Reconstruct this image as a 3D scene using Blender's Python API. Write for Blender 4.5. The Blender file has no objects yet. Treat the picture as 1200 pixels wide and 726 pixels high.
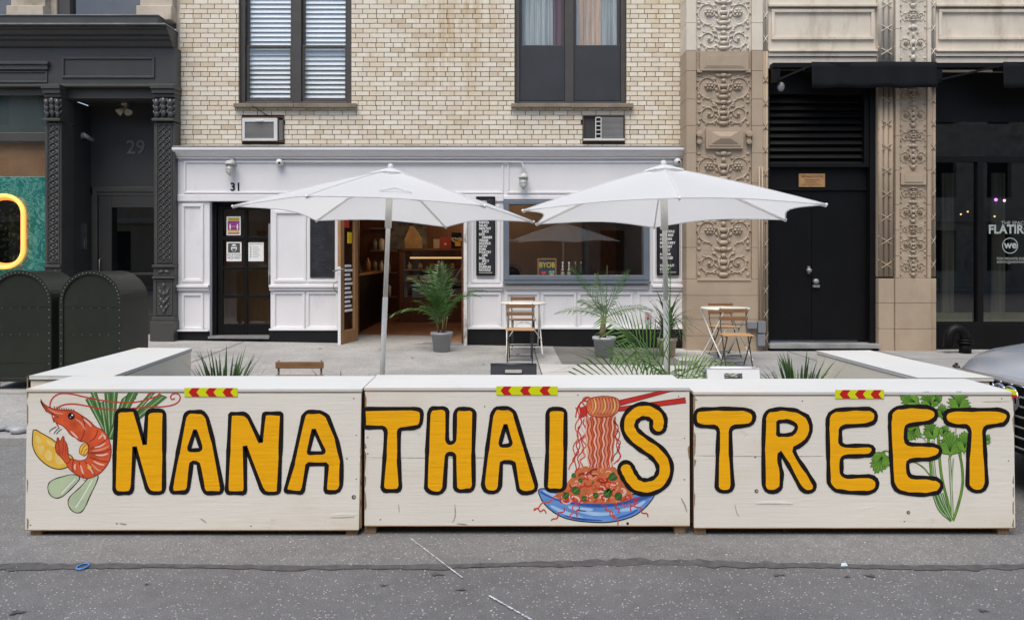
import bpy, math, random
from mathutils import Vector, Matrix
from mathutils.geometry import tessellate_polygon
random.seed(7)
S = bpy.context.scene
COL = S.collection
R = math.radians
PI = math.pi

# ------------------------------------------------------------------ camera, sky, sun, exposure
F, EYE, VX, VY = 930.0, 1.63, 590.0, 300.0      # focal length in photo pixels, eye height, vanishing point of the street's depth lines
cam = bpy.data.cameras.new('camera'); camo = bpy.data.objects.new('camera', cam); COL.objects.link(camo)
camo.location = (0, 0, EYE); camo.rotation_euler = (R(90), 0, 0)
cam.sensor_width = 36; cam.lens = F / 1200 * 36
cam.shift_x = (600 - VX) / 1200; cam.shift_y = (VY - 363) / 1200
cam.clip_start = 0.1; cam.clip_end = 2000
S.camera = camo
W = bpy.data.worlds.new('World'); S.world = W; W.use_nodes = True
wn = W.node_tree.nodes; sky = wn.new('ShaderNodeTexSky'); sky.sky_type = 'NISHITA'; sky.sun_disc = False
SUN_EL, SUN_AZ = R(62), R(200)                   # azimuth clockwise from +Y: the light comes from behind the camera, a little to the left
sky.sun_elevation = SUN_EL; sky.sun_rotation = SUN_AZ; sky.air_density = 1.0; sky.dust_density = 2.0; sky.ozone_density = 1.0
W.node_tree.links.new(sky.outputs[0], wn['Background'].inputs[0]); wn['Background'].inputs[1].default_value = 0.13
sl = bpy.data.lights.new('sun', 'SUN'); sl.energy = 2.4; sl.angle = R(45); sl.color = (1, 0.93, 0.83)
so = bpy.data.objects.new('sun', sl); COL.objects.link(so)
sd = Vector((math.sin(SUN_AZ) * math.cos(SUN_EL), math.cos(SUN_AZ) * math.cos(SUN_EL), math.sin(SUN_EL)))
so.rotation_euler = sd.to_track_quat('Z', 'Y').to_euler()
S.view_settings.view_transform = 'Standard'; S.view_settings.look = 'None'
S.view_settings.exposure = 0.46; S.view_settings.gamma = 1.0; S.view_settings.use_curve_mapping = False

# ------------------------------------------------------------------ measuring helpers: photo pixels at a known distance -> metres
def PX(px, Y): return (px - VX) * Y / F
def PZ(py, Y): return EYE - (py - VY) * Y / F
def clamp(a, lo, hi): return max(lo, min(hi, a))
def fz(x): return .148 - .0163 * clamp(x, -7.5, 3.5)
def sz(x, Y): return .08 + clamp((Y - 6.95) / 6.4, 0, 1) * (fz(x) - .08)      # pavement height

# ------------------------------------------------------------------ materials
def nt(name):
    m = bpy.data.materials.new(name); m.use_nodes = True
    return m, m.node_tree.nodes, m.node_tree.links, m.node_tree.nodes['Principled BSDF']
def node(ns, t, **kw):
    n = ns.new(t)
    for k, v in kw.items(): setattr(n, k, v)
    return n
def mixcol(ns, ln, fac, a, b, mode='MIX'):
    n = node(ns, 'ShaderNodeMix', data_type='RGBA', blend_type=mode)
    for i, v in ((0, fac), (6, a), (7, b)):
        if hasattr(v, 'is_linked'): ln.new(v, n.inputs[i])
        elif i == 0: n.inputs[0].default_value = v
        else: n.inputs[i].default_value = (*v[:3], 1)
    return n.outputs[2]
def noise(ns, ln, scale, detail=4, stretch=(1, 1, 1), rough=.6, coord='Object'):
    tc = ns.new('ShaderNodeTexCoord'); mp = ns.new('ShaderNodeMapping'); mp.inputs['Scale'].default_value = stretch
    ln.new(tc.outputs[coord], mp.inputs[0])
    n = ns.new('ShaderNodeTexNoise'); n.inputs['Scale'].default_value = scale; n.inputs['Detail'].default_value = detail
    n.inputs['Roughness'].default_value = rough
    ln.new(mp.outputs[0], n.inputs['Vector']); return n.outputs[0]
def ramp(ns, ln, fac, stops):
    r = ns.new('ShaderNodeValToRGB'); ln.new(fac, r.inputs[0])
    e = r.color_ramp.elements
    while len(e) < len(stops): e.new(.5)
    for i, (p, c) in enumerate(stops):
        e[i].position = p; e[i].color = (*c, 1) if hasattr(c, '__len__') else (c, c, c, 1)
    return r.outputs[0]
def bumpit(ns, ln, b, h, strength, dist=.01):
    n = ns.new('ShaderNodeBump'); n.inputs['Strength'].default_value = strength; n.inputs['Distance'].default_value = dist
    ln.new(h, n.inputs['Height']); ln.new(n.outputs[0], b.inputs['Normal'])
def M(name, col, rough=.6, var=.18, vs=3.0, bump=.15, bs=60.0, metal=0.0, stretch=(1, 1, 1), spec=.5, stain=None, sscale=1.3, sstretch=(1, 1, 1), slo=.5, shi=.7, dist=.004):
    m, ns, ln, b = nt(name)
    c = tuple(col)
    f = noise(ns, ln, vs, 5, stretch)
    lo = tuple(x * (1 - var) for x in c); hi = tuple(min(1, x * (1 + var)) for x in c)
    out = ramp(ns, ln, f, [(.3, lo), (.7, hi)])
    if stain:
        s = ramp(ns, ln, noise(ns, ln, sscale, 6, sstretch, .7), [(slo, 0.0), (shi, 1.0)])
        out = mixcol(ns, ln, s, out, stain)
    ln.new(out, b.inputs['Base Color'])
    b.inputs['Roughness'].default_value = rough; b.inputs['Metallic'].default_value = metal
    b.inputs['Specular IOR Level'].default_value = spec
    if bump: bumpit(ns, ln, b, noise(ns, ln, bs, 4, stretch), bump, dist)
    return m
def EM(name, col, strength):
    m, ns, ln, b = nt(name)
    b.inputs['Base Color'].default_value = (*col, 1); b.inputs['Emission Color'].default_value = (*col, 1); b.inputs['Emission Strength'].default_value = strength
    return m
def GLASS(name, tint=(1, 1, 1), refl=1.0):
    m = bpy.data.materials.new(name); m.use_nodes = True; ns = m.node_tree.nodes; ln = m.node_tree.links; ns.clear()
    o = ns.new('ShaderNodeOutputMaterial'); mx = ns.new('ShaderNodeMixShader'); t = ns.new('ShaderNodeBsdfTransparent'); g = ns.new('ShaderNodeBsdfGlossy')
    g.inputs['Roughness'].default_value = 0.005; t.inputs[0].default_value = (*tint, 1); g.inputs[0].default_value = (1, 1, 1, 1)
    lw = ns.new('ShaderNodeLayerWeight'); lw.inputs[0].default_value = .5
    pw = node(ns, 'ShaderNodeMath', operation='POWER'); pw.inputs[1].default_value = 5; ln.new(lw.outputs['Facing'], pw.inputs[0])
    mu = node(ns, 'ShaderNodeMath', operation='MULTIPLY_ADD', use_clamp=True); mu.inputs[1].default_value = .95; mu.inputs[2].default_value = .048 * refl
    ln.new(pw.outputs[0], mu.inputs[0]); ln.new(mu.outputs[0], mx.inputs[0]); ln.new(t.outputs[0], mx.inputs[1]); ln.new(g.outputs[0], mx.inputs[2]); ln.new(mx.outputs[0], o.inputs[0])
    return m

# ------------------------------------------------------------------ mesh builder
class B:
    def __init__(s): s.v = []; s.f = []; s.fm = []; s.fs = []; s.mats = []; s.cur = 0
    def mat(s, m):
        if m not in s.mats: s.mats.append(m)
        s.cur = s.mats.index(m); return s
    def face(s, idx, smooth=False): s.f.append(tuple(idx)); s.fm.append(s.cur); s.fs.append(smooth)
    def poly(s, pts, smooth=False):
        n = len(s.v); s.v += [tuple(p) for p in pts]; s.face(range(n, n + len(pts)), smooth)
    def box(s, x0, x1, y0, y1, z0, z1):
        if x0 > x1: x0, x1 = x1, x0
        if y0 > y1: y0, y1 = y1, y0
        if z0 > z1: z0, z1 = z1, z0
        n = len(s.v)
        s.v += [(x, y, z) for z in (z0, z1) for y in (y0, y1) for x in (x0, x1)]
        for q in ((0, 2, 3, 1), (4, 5, 7, 6), (0, 1, 5, 4), (2, 6, 7, 3), (0, 4, 6, 2), (1, 3, 7, 5)): s.face([n + i for i in q])
        return s
    def obox(s, c, sx, sy, sz_, mtx):                      # a box turned by a matrix
        n = len(s.v); c = Vector(c)
        for z in (-.5, .5):
            for y in (-.5, .5):
                for x in (-.5, .5): s.v.append(tuple(c + mtx @ Vector((x * sx, y * sy, z * sz_))))
        for q in ((0, 2, 3, 1), (4, 5, 7, 6), (0, 1, 5, 4), (2, 6, 7, 3), (0, 4, 6, 2), (1, 3, 7, 5)): s.face([n + i for i in q])
    def bar(s, p0, p1, w, h):                              # rectangular bar between two points
        p0 = Vector(p0); p1 = Vector(p1); d = p1 - p0
        q = d.to_track_quat('X', 'Z').to_matrix(); s.obox((p0 + p1) / 2, d.length, w, h, q)
    def tube(s, pts, r, n=8, closed=False, caps=True):
        pts = [Vector(p) for p in pts]; k = len(pts); rs = r if hasattr(r, '__len__') else [r] * k
        base = len(s.v); up = None
        for i, p in enumerate(pts):
            a = pts[(i - 1) % k] if (closed or i > 0) else p
            b = pts[(i + 1) % k] if (closed or i < k - 1) else p
            t = (b - a); t = t.normalized() if t.length > 1e-9 else Vector((0, 0, 1))
            if up is None:
                up = Vector((0, 1, 0)) if abs(t.y) < .9 else Vector((1, 0, 0))
            x = up - t * up.dot(t)
            x = x.normalized() if x.length > 1e-6 else t.orthogonal().normalized()
            up = x; y = t.cross(x)
            for j in range(n):
                a_ = 2 * PI * j / n; s.v.append(tuple(p + (x * math.cos(a_) + y * math.sin(a_)) * rs[i]))
        for i in range(k if closed else k - 1):
            i2 = (i + 1) % k
            for j in range(n):
                j2 = (j + 1) % n; s.face((base + i * n + j, base + i * n + j2, base + i2 * n + j2, base + i2 * n + j), True)
        if caps and not closed:
            s.face([base + j for j in range(n - 1, -1, -1)]); s.face([base + (k - 1) * n + j for j in range(n)])
        return s
    def cyl(s, p0, p1, r0, r1=None, n=16): return s.tube([p0, p1], [r0, r0 if r1 is None else r1], n)
    def lathe(s, prof, c=(0, 0, 0), n=24, smooth=True, axis='Z'):
        base = len(s.v); k = len(prof)
        for r, z in prof:
            for j in range(n):
                a = 2 * PI * j / n; u, v, w_ = r * math.cos(a), r * math.sin(a), z
                p = (u, v, w_) if axis == 'Z' else ((u, w_, v) if axis == 'Y' else (w_, u, v))
                s.v.append((c[0] + p[0], c[1] + p[1], c[2] + p[2]))
        for i in range(k - 1):
            for j in range(n):
                j2 = (j + 1) % n; s.face((base + i * n + j, base + i * n + j2, base + (i + 1) * n + j2, base + (i + 1) * n + j), smooth)
        s.face([base + j for j in range(n - 1, -1, -1)]); s.face([base + (k - 1) * n + j for j in range(n)])
        return s
    def ell(s, c, r, n=8, rot=None):
        base = len(s.v); c = Vector(c); m = n // 2 + 1
        for i in range(m):
            th = PI * i / (m - 1)
            for j in range(n):
                a = 2 * PI * j / n
                p = Vector((r[0] * math.sin(th) * math.cos(a), r[1] * math.sin(th) * math.sin(a), r[2] * math.cos(th)))
                if rot is not None: p = rot @ p
                s.v.append(tuple(c + p))
        for i in range(m - 1):
            for j in range(n):
                j2 = (j + 1) % n; s.face((base + i * n + j, base + (i + 1) * n + j, base + (i + 1) * n + j2, base + i * n + j2), True)
        return s
    def prism(s, poly, d, holes=()):                        # a flat outline (list of 3D points) given a thickness vector d
        loops = [[Vector(p) for p in poly]] + [[Vector(p) for p in h] for h in holes]
        tris = tessellate_polygon(loops); flat = [p for l in loops for p in l]; d = Vector(d); n = len(s.v)
        s.v += [tuple(p) for p in flat]; s.v += [tuple(p + d) for p in flat]; k = len(flat)
        for t in tris: s.face([n + i for i in t]); s.face([n + k + i for i in reversed(t)])
        o = 0
        for l in loops:
            for i in range(len(l)):
                a, b = o + i, o + (i + 1) % len(l); s.face((n + a, n + b, n + k + b, n + k + a))
            o += len(l)
        return s
    def sheet(s, poly, holes=()):
        loops = [[Vector(p) for p in poly]] + [[Vector(p) for p in h] for h in holes]
        flat = [p for l in loops for p in l]; n = len(s.v); s.v += [tuple(p) for p in flat]
        for t in tessellate_polygon(loops): s.face([n + i for i in t])
        return s
    def loft(s, rings, smooth=True, closed=True, cap=True):
        base = len(s.v); n = len(rings[0])
        for r in rings: s.v += [tuple(p) for p in r]
        for i in range(len(rings) - 1):
            for j in range(n if closed else n - 1):
                j2 = (j + 1) % n; s.face((base + i * n + j, base + i * n + j2, base + (i + 1) * n + j2, base + (i + 1) * n + j), smooth)
        if cap: s.face([base + j for j in range(n - 1, -1, -1)]); s.face([base + (len(rings) - 1) * n + j for j in range(n)])
        return s
    def text(s, body, size, fn, bold=0.0, align='CENTER', sx=1.0, thick=None):
        c = bpy.data.curves.new('lettering', 'FONT'); c.body = body; c.size = size; c.align_x = align; c.offset = bold; c.resolution_u = 3
        o = bpy.data.objects.new('lettering', c); COL.objects.link(o)
        dg = bpy.context.evaluated_depsgraph_get(); me = bpy.data.meshes.new_from_object(o.evaluated_get(dg))
        n = len(s.v); s.v += [tuple(fn(v.co.x * sx, v.co.y)) for v in me.vertices]
        for p in me.polygons: s.face([n + i for i in p.vertices])
        COL.objects.unlink(o); bpy.data.objects.remove(o); bpy.data.curves.remove(c); bpy.data.meshes.remove(me)
    def build(s, name, m=None, parent=None, bevel=0, loc=None):
        off = Vector((0, 0, 0)); p = parent
        while p is not None: off += p.location; p = p.parent
        if loc is not None: off = off + Vector(loc)
        me = bpy.data.meshes.new(name)
        me.from_pydata([(x - off.x, y - off.y, z - off.z) for x, y, z in s.v], [], s.f)
        if m is not None and not s.mats: me.materials.append(m)
        else:
            for q in s.mats: me.materials.append(q)
            me.polygons.foreach_set('material_index', s.fm)
        me.polygons.foreach_set('use_smooth', s.fs)
        me.update()
        o = bpy.data.objects.new(name, me); COL.objects.link(o)
        if parent is not None: o.parent = parent
        if loc is not None: o.location = loc
        if bevel:
            md = o.modifiers.new('edge', 'BEVEL'); md.width = bevel; md.segments = 2; md.limit_method = 'ANGLE'; md.angle_limit = R(40)
        return o
def tag(o, label=None, cat=None, group=None, kind=None):
    for k, v in (('label', label), ('category', cat), ('group', group), ('kind', kind)):
        if v: o[k] = v
    return o
def thing(name, loc, label, cat, group=None):
    o = bpy.data.objects.new(name, None); COL.objects.link(o); o.location = loc; o.empty_display_size = .2
    return tag(o, label, cat, group)
def one(b, name, m, loc, label, cat, group=None, bevel=0):
    return tag(b.build(name, m, None, bevel, loc), label, cat, group)
def copy_tree(o, parent=None):
    c = o.copy(); COL.objects.link(c)
    if parent is not None: c.parent = parent
    for ch in [x for x in bpy.data.objects if x.parent == o and x != c]: copy_tree(ch, c)
    return c
def chaikin(p, it=2, closed=True):
    p = [(a[0], a[1]) for a in p]
    for _ in range(it):
        q = []; n = len(p)
        if not closed: q.append(p[0])
        for i in range(n if closed else n - 1):
            a, b = p[i], p[(i + 1) % n]
            q.append((.75 * a[0] + .25 * b[0], .75 * a[1] + .25 * b[1])); q.append((.25 * a[0] + .75 * b[0], .25 * a[1] + .75 * b[1]))
        if not closed: q.append(p[-1])
        p = q
    return p

# ------------------------------------------------------------------ the materials of the place
def asphalt(name='asphalt', lo=(.108, .109, .112), hi=(.165, .166, .169)):
    m, ns, ln, b = nt(name)
    big = noise(ns, ln, .7, 6); mid = noise(ns, ln, 9, 5); fine = noise(ns, ln, 130, 4, rough=.8)
    base = ramp(ns, ln, big, [(.3, lo), (.7, hi)])
    base = mixcol(ns, ln, .5, base, ramp(ns, ln, mid, [(.35, .66), (.65, 1.0)]), 'MULTIPLY')
    base = mixcol(ns, ln, .85, base, ramp(ns, ln, fine, [(.32, .30), (.68, 1.65)]), 'MULTIPLY')
    tc = ns.new('ShaderNodeTexCoord'); vo = ns.new('ShaderNodeTexVoronoi'); vo.inputs['Scale'].default_value = 75; ln.new(tc.outputs['Object'], vo.inputs['Vector'])
    sel = ramp(ns, ln, vo.outputs['Color'], [(.70, 0.0), (.78, 1.0)]); dot = ramp(ns, ln, vo.outputs['Distance'], [(.22, 1.0), (.38, 0.0)])
    mu = ns.new('ShaderNodeMath'); mu.operation = 'MULTIPLY'; ln.new(sel, mu.inputs[0]); ln.new(dot, mu.inputs[1])
    base = mixcol(ns, ln, mu.outputs[0], base, (.46, .45, .43))
    v2 = ns.new('ShaderNodeTexVoronoi'); v2.inputs['Scale'].default_value = 14; ln.new(tc.outputs['Object'], v2.inputs['Vector'])
    s0 = ramp(ns, ln, v2.outputs['Distance'], [(.03, 1.0), (.055, 0.0)]); s1 = ramp(ns, ln, v2.outputs['Color'], [(.74, 0.0), (.80, 1.0)]); ms = node(ns, 'ShaderNodeMath', operation='MULTIPLY'); ln.new(s0, ms.inputs[0]); ln.new(s1, ms.inputs[1]); sp = ms.outputs[0]
    base = mixcol(ns, ln, sp, base, (.40, .40, .39))
    ln.new(base, b.inputs['Base Color']); b.inputs['Roughness'].default_value = .85
    bumpit(ns, ln, b, fine, .6, .006); return m
def concrete(name, lo, hi, spk=.5):
    m, ns, ln, b = nt(name)
    base = ramp(ns, ln, noise(ns, ln, 1.6, 7, rough=.7), [(.3, lo), (.7, hi)])
    base = mixcol(ns, ln, spk, base, ramp(ns, ln, noise(ns, ln, 48, 6, rough=.9), [(.34, .38), (.62, 1.3)]), 'MULTIPLY')
    base = mixcol(ns, ln, ramp(ns, ln, noise(ns, ln, 5, 3), [(.66, 0.0), (.74, .5)]), base, tuple(x * .55 for x in lo))
    ln.new(base, b.inputs['Base Color']); b.inputs['Roughness'].default_value = .9
    bumpit(ns, ln, b, noise(ns, ln, 70, 4), .35, .005); return m
def brick():
    m, ns, ln, b = nt('cream_brick')
    g = ns.new('ShaderNodeNewGeometry')
    c = ramp(ns, ln, g.outputs['Random Per Island'], [(0, (.58, .48, .34)), (.10, (.68, .59, .45)), (.5, (.73, .66, .53)), (.85, (.77, .71, .59)), (1, (.66, .58, .47))])
    st = ramp(ns, ln, noise(ns, ln, .55, 6, (1.6, 1, .55), .65), [(.55, 0.0), (.78, .7)])
    c = mixcol(ns, ln, st, c, (.55, .40, .19))
    tc = ns.new('ShaderNodeTexCoord'); mp = ns.new('ShaderNodeMapping'); mp.inputs['Location'].default_value = (-.41, 0, -2.85); ln.new(tc.outputs['Object'], mp.inputs[0])
    mp.inputs['Scale'].default_value = (1.0, 0, .52); le = node(ns, 'ShaderNodeVectorMath', operation='LENGTH'); ln.new(mp.outputs[0], le.inputs[0])
    near = ramp(ns, ln, le.outputs['Value'], [(.1, 1.0), (1.0, 0.0)]); drip = ramp(ns, ln, noise(ns, ln, 4.5, 6, (1.6, 1, .22), .7), [(.42, 0.0), (.62, .85)])
    mm = node(ns, 'ShaderNodeMath', operation='MULTIPLY'); ln.new(near, mm.inputs[0]); ln.new(drip, mm.inputs[1]); c = mixcol(ns, ln, mm.outputs[0], c, (.50, .33, .15))
    gr = ramp(ns, ln, noise(ns, ln, 2.2, 6, (2.2, 1, .5), .7), [(.62, 0.0), (.85, .5)])
    c = mixcol(ns, ln, gr, c, (.30, .26, .21))
    c = mixcol(ns, ln, .5, c, ramp(ns, ln, noise(ns, ln, 25, 4), [(.3, .78), (.65, 1.05)]), 'MULTIPLY')
    ln.new(c, b.inputs['Base Color']); b.inputs['Roughness'].default_value = .5
    bumpit(ns, ln, b, noise(ns, ln, 45, 4), .25, .004); return m
def plypaint(name, col, dirt):
    m, ns, ln, b = nt(name)
    g1 = noise(ns, ln, 5, 6, (.35, 1, 5), .65)
    c = ramp(ns, ln, noise(ns, ln, 1.3, 5), [(.3, tuple(x * .93 for x in col)), (.7, col)])
    c = mixcol(ns, ln, ramp(ns, ln, g1, [(.60, 0.0), (.85, .45)]), c, dirt)
    c = mixcol(ns, ln, ramp(ns, ln, noise(ns, ln, 3.2, 5, (1, 1, 1.5), .7), [(.64, 0.0), (.76, .45)]), c, tuple(x * .62 for x in dirt))
    c = mixcol(ns, ln, ramp(ns, ln, noise(ns, ln, 9, 7, (1.4, 1, 1), .75), [(.68, 0.0), (.72, .55)]), c, tuple(x * .5 for x in dirt))
    c = mixcol(ns, ln, ramp(ns, ln, noise(ns, ln, 1.7, 3, (.8, 1, 2.2), .5), [(.56, 0.0), (.70, .35)]), c, (.62, .54, .40))
    ln.new(c, b.inputs['Base Color']); b.inputs['Roughness'].default_value = .55
    bumpit(ns, ln, b, noise(ns, ln, 14, 6, (.22, 1, 4), .7), .28, .006); return m
def lettering_paint(name, col, var):
    m, ns, ln, b = nt(name)
    b.inputs['Specular IOR Level'].default_value = .25
    c = ramp(ns, ln, noise(ns, ln, 9, 6, (.5, 1, 3), .7), [(.3, tuple(x * (1 - var) for x in col)), (.7, tuple(min(1, x * (1 + var)) for x in col))])
    ln.new(c, b.inputs['Base Color']); b.inputs['Roughness'].default_value = .5
    bumpit(ns, ln, b, noise(ns, ln, 14, 6, (.25, 1, 4), .7), .45, .006); return m
def wood(name, a, bcol, scale=6, stretch=(1, 8, 8), rough=.55):
    m, ns, ln, b = nt(name)
    n = noise(ns, ln, scale, 6, stretch, .65)
    ln.new(ramp(ns, ln, n, [(.3, a), (.7, bcol)]), b.inputs['Base Color']); b.inputs['Roughness'].default_value = rough
    bumpit(ns, ln, b, n, .2, .004); return m
def canopy_mat():
    m, ns, ln, b = nt('canopy_fabric'); o = ns['Material Output']
    b.inputs['Base Color'].default_value = (.80, .82, .84, 1); b.inputs['Roughness'].default_value = .8
    t = ns.new('ShaderNodeBsdfTranslucent'); t.inputs[0].default_value = (.88, .88, .87, 1)
    mx = ns.new('ShaderNodeMixShader'); mx.inputs[0].default_value = .48
    ln.new(b.outputs[0], mx.inputs[1]); ln.new(t.outputs[0], mx.inputs[2]); ln.new(mx.outputs[0], o.inputs[0])
    n = noise(ns, ln, 3, 4); bumpit(ns, ln, b, n, .25, .03); return m
def leafmat(name, lo, hi):
    m, ns, ln, b = nt(name); o = ns['Material Output']
    g = ns.new('ShaderNodeNewGeometry')
    c = ramp(ns, ln, g.outputs['Random Per Island'], [(0, lo), (1, hi)])
    ln.new(c, b.inputs['Base Color']); b.inputs['Roughness'].default_value = .4
    t = ns.new('ShaderNodeBsdfTranslucent'); ln.new(c, t.inputs[0]); mx = ns.new('ShaderNodeMixShader'); mx.inputs[0].default_value = .25
    ln.new(b.outputs[0], mx.inputs[1]); ln.new(t.outputs[0], mx.inputs[2]); ln.new(mx.outputs[0], o.inputs[0]); return m
def marble():
    m, ns, ln, b = nt('teal_marbled_paper')
    d = noise(ns, ln, 4, 5); tc = ns.new('ShaderNodeTexCoord')
    ad = node(ns, 'ShaderNodeVectorMath', operation='ADD'); ln.new(tc.outputs['Object'], ad.inputs[0])
    cn = ns.new('ShaderNodeTexNoise'); cn.inputs['Scale'].default_value = 3; ln.new(tc.outputs['Object'], cn.inputs['Vector']); ln.new(cn.outputs['Color'], ad.inputs[1])
    w = ns.new('ShaderNodeTexNoise'); w.inputs['Scale'].default_value = 7; w.inputs['Detail'].default_value = 3; w.inputs['Distortion'].default_value = 2.2
    ln.new(ad.outputs[0], w.inputs['Vector'])
    c = ramp(ns, ln, w.outputs[0], [(.40, (.008, .16, .14)), (.52, (.02, .23, .19)), (.58, (.22, .46, .40)), (.64, (.02, .24, .2))])
    ln.new(c, b.inputs['Base Color']); b.inputs['Roughness'].default_value = .35; return m
def tiles():
    m, ns, ln, b = nt('terracotta_floor_tile')
    tc = ns.new('ShaderNodeTexCoord'); bt = ns.new('ShaderNodeTexBrick'); bt.offset = 0
    ln.new(tc.outputs['Object'], bt.inputs['Vector'])
    bt.inputs['Color1'].default_value = (.34, .17, .09, 1); bt.inputs['Color2'].default_value = (.28, .14, .075, 1); bt.inputs['Mortar'].default_value = (.15, .10, .07, 1)
    bt.inputs['Scale'].default_value = 1; bt.inputs['Brick Width'].default_value = .3; bt.inputs['Row Height'].default_value = .3; bt.inputs['Mortar Size'].default_value = .008
    ln.new(bt.outputs[0], b.inputs['Base Color']); b.inputs['Roughness'].default_value = .4; return m

m_asph = asphalt(); m_asph_pale = asphalt('worn_pale_asphalt', (.150, .151, .153), (.205, .206, .208))
m_conc = concrete('pavement_concrete', (.27, .265, .25), (.41, .402, .385), .9)
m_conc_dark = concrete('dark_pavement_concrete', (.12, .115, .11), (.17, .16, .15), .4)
m_conc_light = concrete('pale_pavement_concrete', (.42, .41, .385), (.52, .51, .48), .3)
m_kerb = concrete('kerb_granite', (.22, .22, .22), (.34, .335, .33), .5)
m_joint = M('pavement_joint', (.10, .095, .09), .9)
m_tar = M('tar', (.072, .072, .075), .7, .35, 20, .4, 60)
m_chalk = M('chalk', (.48, .50, .53), .9, .5, 60)
m_brick = brick()
m_mortar = M('mortar', (.19, .135, .095), .9, .25, 6, .4, 80)
m_white = M('white_shopfront_paint', (.725, .718, .725), .45, .03, 2, .12, 9, stain=(.57, .57, .60), sscale=1.4, sstretch=(1, 1, .5), slo=.62, shi=.85)
m_plinth = M('black_plinth_paint', (.008, .0085, .0095), .55, .3, 3, .2, 30, spec=.25)
m_black = M('black_paint', (.0042, .0042, .0046), .5, .25, 2, .1, 14, spec=.2)
m_black_door = M('black_steel_door', (.0036, .0037, .0042), .45, .3, 1.6, .12, 7, spec=.2)
m_bronze = M('dark_bronze_frame', (.055, .05, .045), .5, .15, 4, .1)
m_ledge = M('window_ledge_stone', (.20, .165, .125), .8, .25, 5, .3)
m_grey = M('charcoal_iron_paint', (.054, .053, .049), .42, .14, 2, .12, 16)
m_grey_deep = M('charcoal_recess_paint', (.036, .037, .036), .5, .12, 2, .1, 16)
m_grey_orn = M('charcoal_cast_iron', (.062, .063, .062), .36, .15, 6, .2, 40)
m_zinc = M('weathered_zinc', (.25, .25, .245), .5, .3, 3, .2, 20)
m_oldstone = M('buff_sandstone', (.46, .40, .32), .85, .2, 2.5, .35, 40, stain=(.2, .16, .12), slo=.52, shi=.75)
m_stone = M('tan_terracotta', (.375, .295, .212), .75, .10, 1.6, .25, 70, stain=(.27, .19, .12), sscale=.9, sstretch=(1, 1, .5), slo=.55, shi=.85)
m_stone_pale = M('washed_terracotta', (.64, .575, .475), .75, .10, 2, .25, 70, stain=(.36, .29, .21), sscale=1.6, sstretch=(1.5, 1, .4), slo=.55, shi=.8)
m_relief = M('tan_relief', (.375, .298, .218), .75, .12, 7, .45, 18, dist=.025)
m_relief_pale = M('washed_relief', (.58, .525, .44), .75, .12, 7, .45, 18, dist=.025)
m_glass = GLASS('window_glass', (.97, .98, .98))
m_glass_dark = GLASS('dark_window_glass', (.80, .81, .80), 1.7)
m_blind = M('blind_slat', (.80, .84, .87), .5, .05, 3, 0)
m_room_dark = M('dark_room', (.02, .02, .022), .8)
m_curtain = M('grey_curtain', (.42, .45, .44), .8, .3, 4, 0, stretch=(6, 1, .3))
m_curtain_red = M('red_curtain', (.13, .018, .02), .8, .2, 5, 0)
m_curtain_tan = M('tan_curtain', (.62, .46, .33), .8, .35, 4, 0, stretch=(5, 1, .3))
m_screen = M('black_window_screen', (.022, .026, .033), .6, .2, 2, .2, 3)
m_ac_white = M('off_white_plastic', (.62, .62, .60), .45, .06, 5, 0)
m_ac_grey = M('ac_grille', (.26, .255, .25), .5, .1, 4, 0)
m_ac_dark = M('ac_dark_metal', (.035, .033, .032), .5, .2, 6, 0)
m_rust = M('rusty_steel', (.10, .055, .035), .8, .4, 14, .3)
m_board = M('blackboard', (.010, .011, .015), .5, .25, 6, 0, stain=(.03, .032, .04), sscale=7)
m_chalkw = M('white_board_lettering', (.78, .78, .76), .8, .05, 10, 0)
m_wood_edge = wood('raw_plywood_edge', (.20, .115, .06), (.38, .25, .14), 5, (1, 6, 14))
m_foot = wood('timber_foot', (.16, .10, .055), (.30, .20, .11), 6, (6, 6, 1))
m_ply = plypaint('white_painted_plywood', (.76, .735, .665), (.58, .53, .44))
m_ply_top = plypaint('white_painted_lid', (.61, .62, .60), (.47, .45, .40))
m_ply_in = plypaint('cream_painted_plywood', (.80, .75, .64), (.60, .54, .44))
m_orange = lettering_paint('orange_yellow_paint', (.84, .41, .004), .07)
m_outline = lettering_paint('black_outline_paint', (.009, .0065, .0075), .3)
m_canopy = canopy_mat()
m_pole = M('cream_pole_paint', (.88, .86, .79), .4, .05, 6, 0)
m_slat = wood('acacia_slat', (.36, .20, .09), (.50, .31, .155), 7, (1, 9, 9))
m_slat_dark = wood('brown_slat', (.16, .08, .035), (.25, .135, .06), 7, (1, 9, 9))
m_steel_dark = M('dark_chair_steel', (.035, .033, .032), .4, .2, 8, 0)
m_cream_steel = M('cream_table_steel', (.70, .68, .60), .38, .05, 6, 0)
m_palm = leafmat('palm_leaf', (.018, .062, .008), (.065, .16, .02))
m_palm_light = leafmat('bright_palm_leaf', (.045, .115, .018), (.13, .25, .05))
m_grassy = leafmat('spiky_leaf', (.016, .05, .012), (.075, .15, .035))
m_stem = M('palm_stem', (.17, .13, .06), .8, .3, 20, .4, 60)
m_soil = M('potting_soil', (.03, .022, .016), .95, .4, 30, .6, 60)
m_pot_grey = M('grey_plastic_pot', (.29, .295, .31), .5, .06, 4, .1)
m_pot_pale = M('pale_grey_pot', (.42, .44, .46), .55, .1, 5, .1)
m_pot_beige = M('beige_clay_pot', (.42, .36, .27), .8, .15, 6, .3)
m_olive = M('dark_olive_paint', (.015, .0185, .012), .42, .22, 2.2, .18, 8, stain=(.045, .048, .038), sscale=3, slo=.62, shi=.8)
m_chrome = M('chrome', (.75, .76, .78), .12, .03, 4, 0, metal=1)
m_lightmetal = M('pale_grey_metal', (.48, .48, .46), .45, .12, 8, .1)
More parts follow.
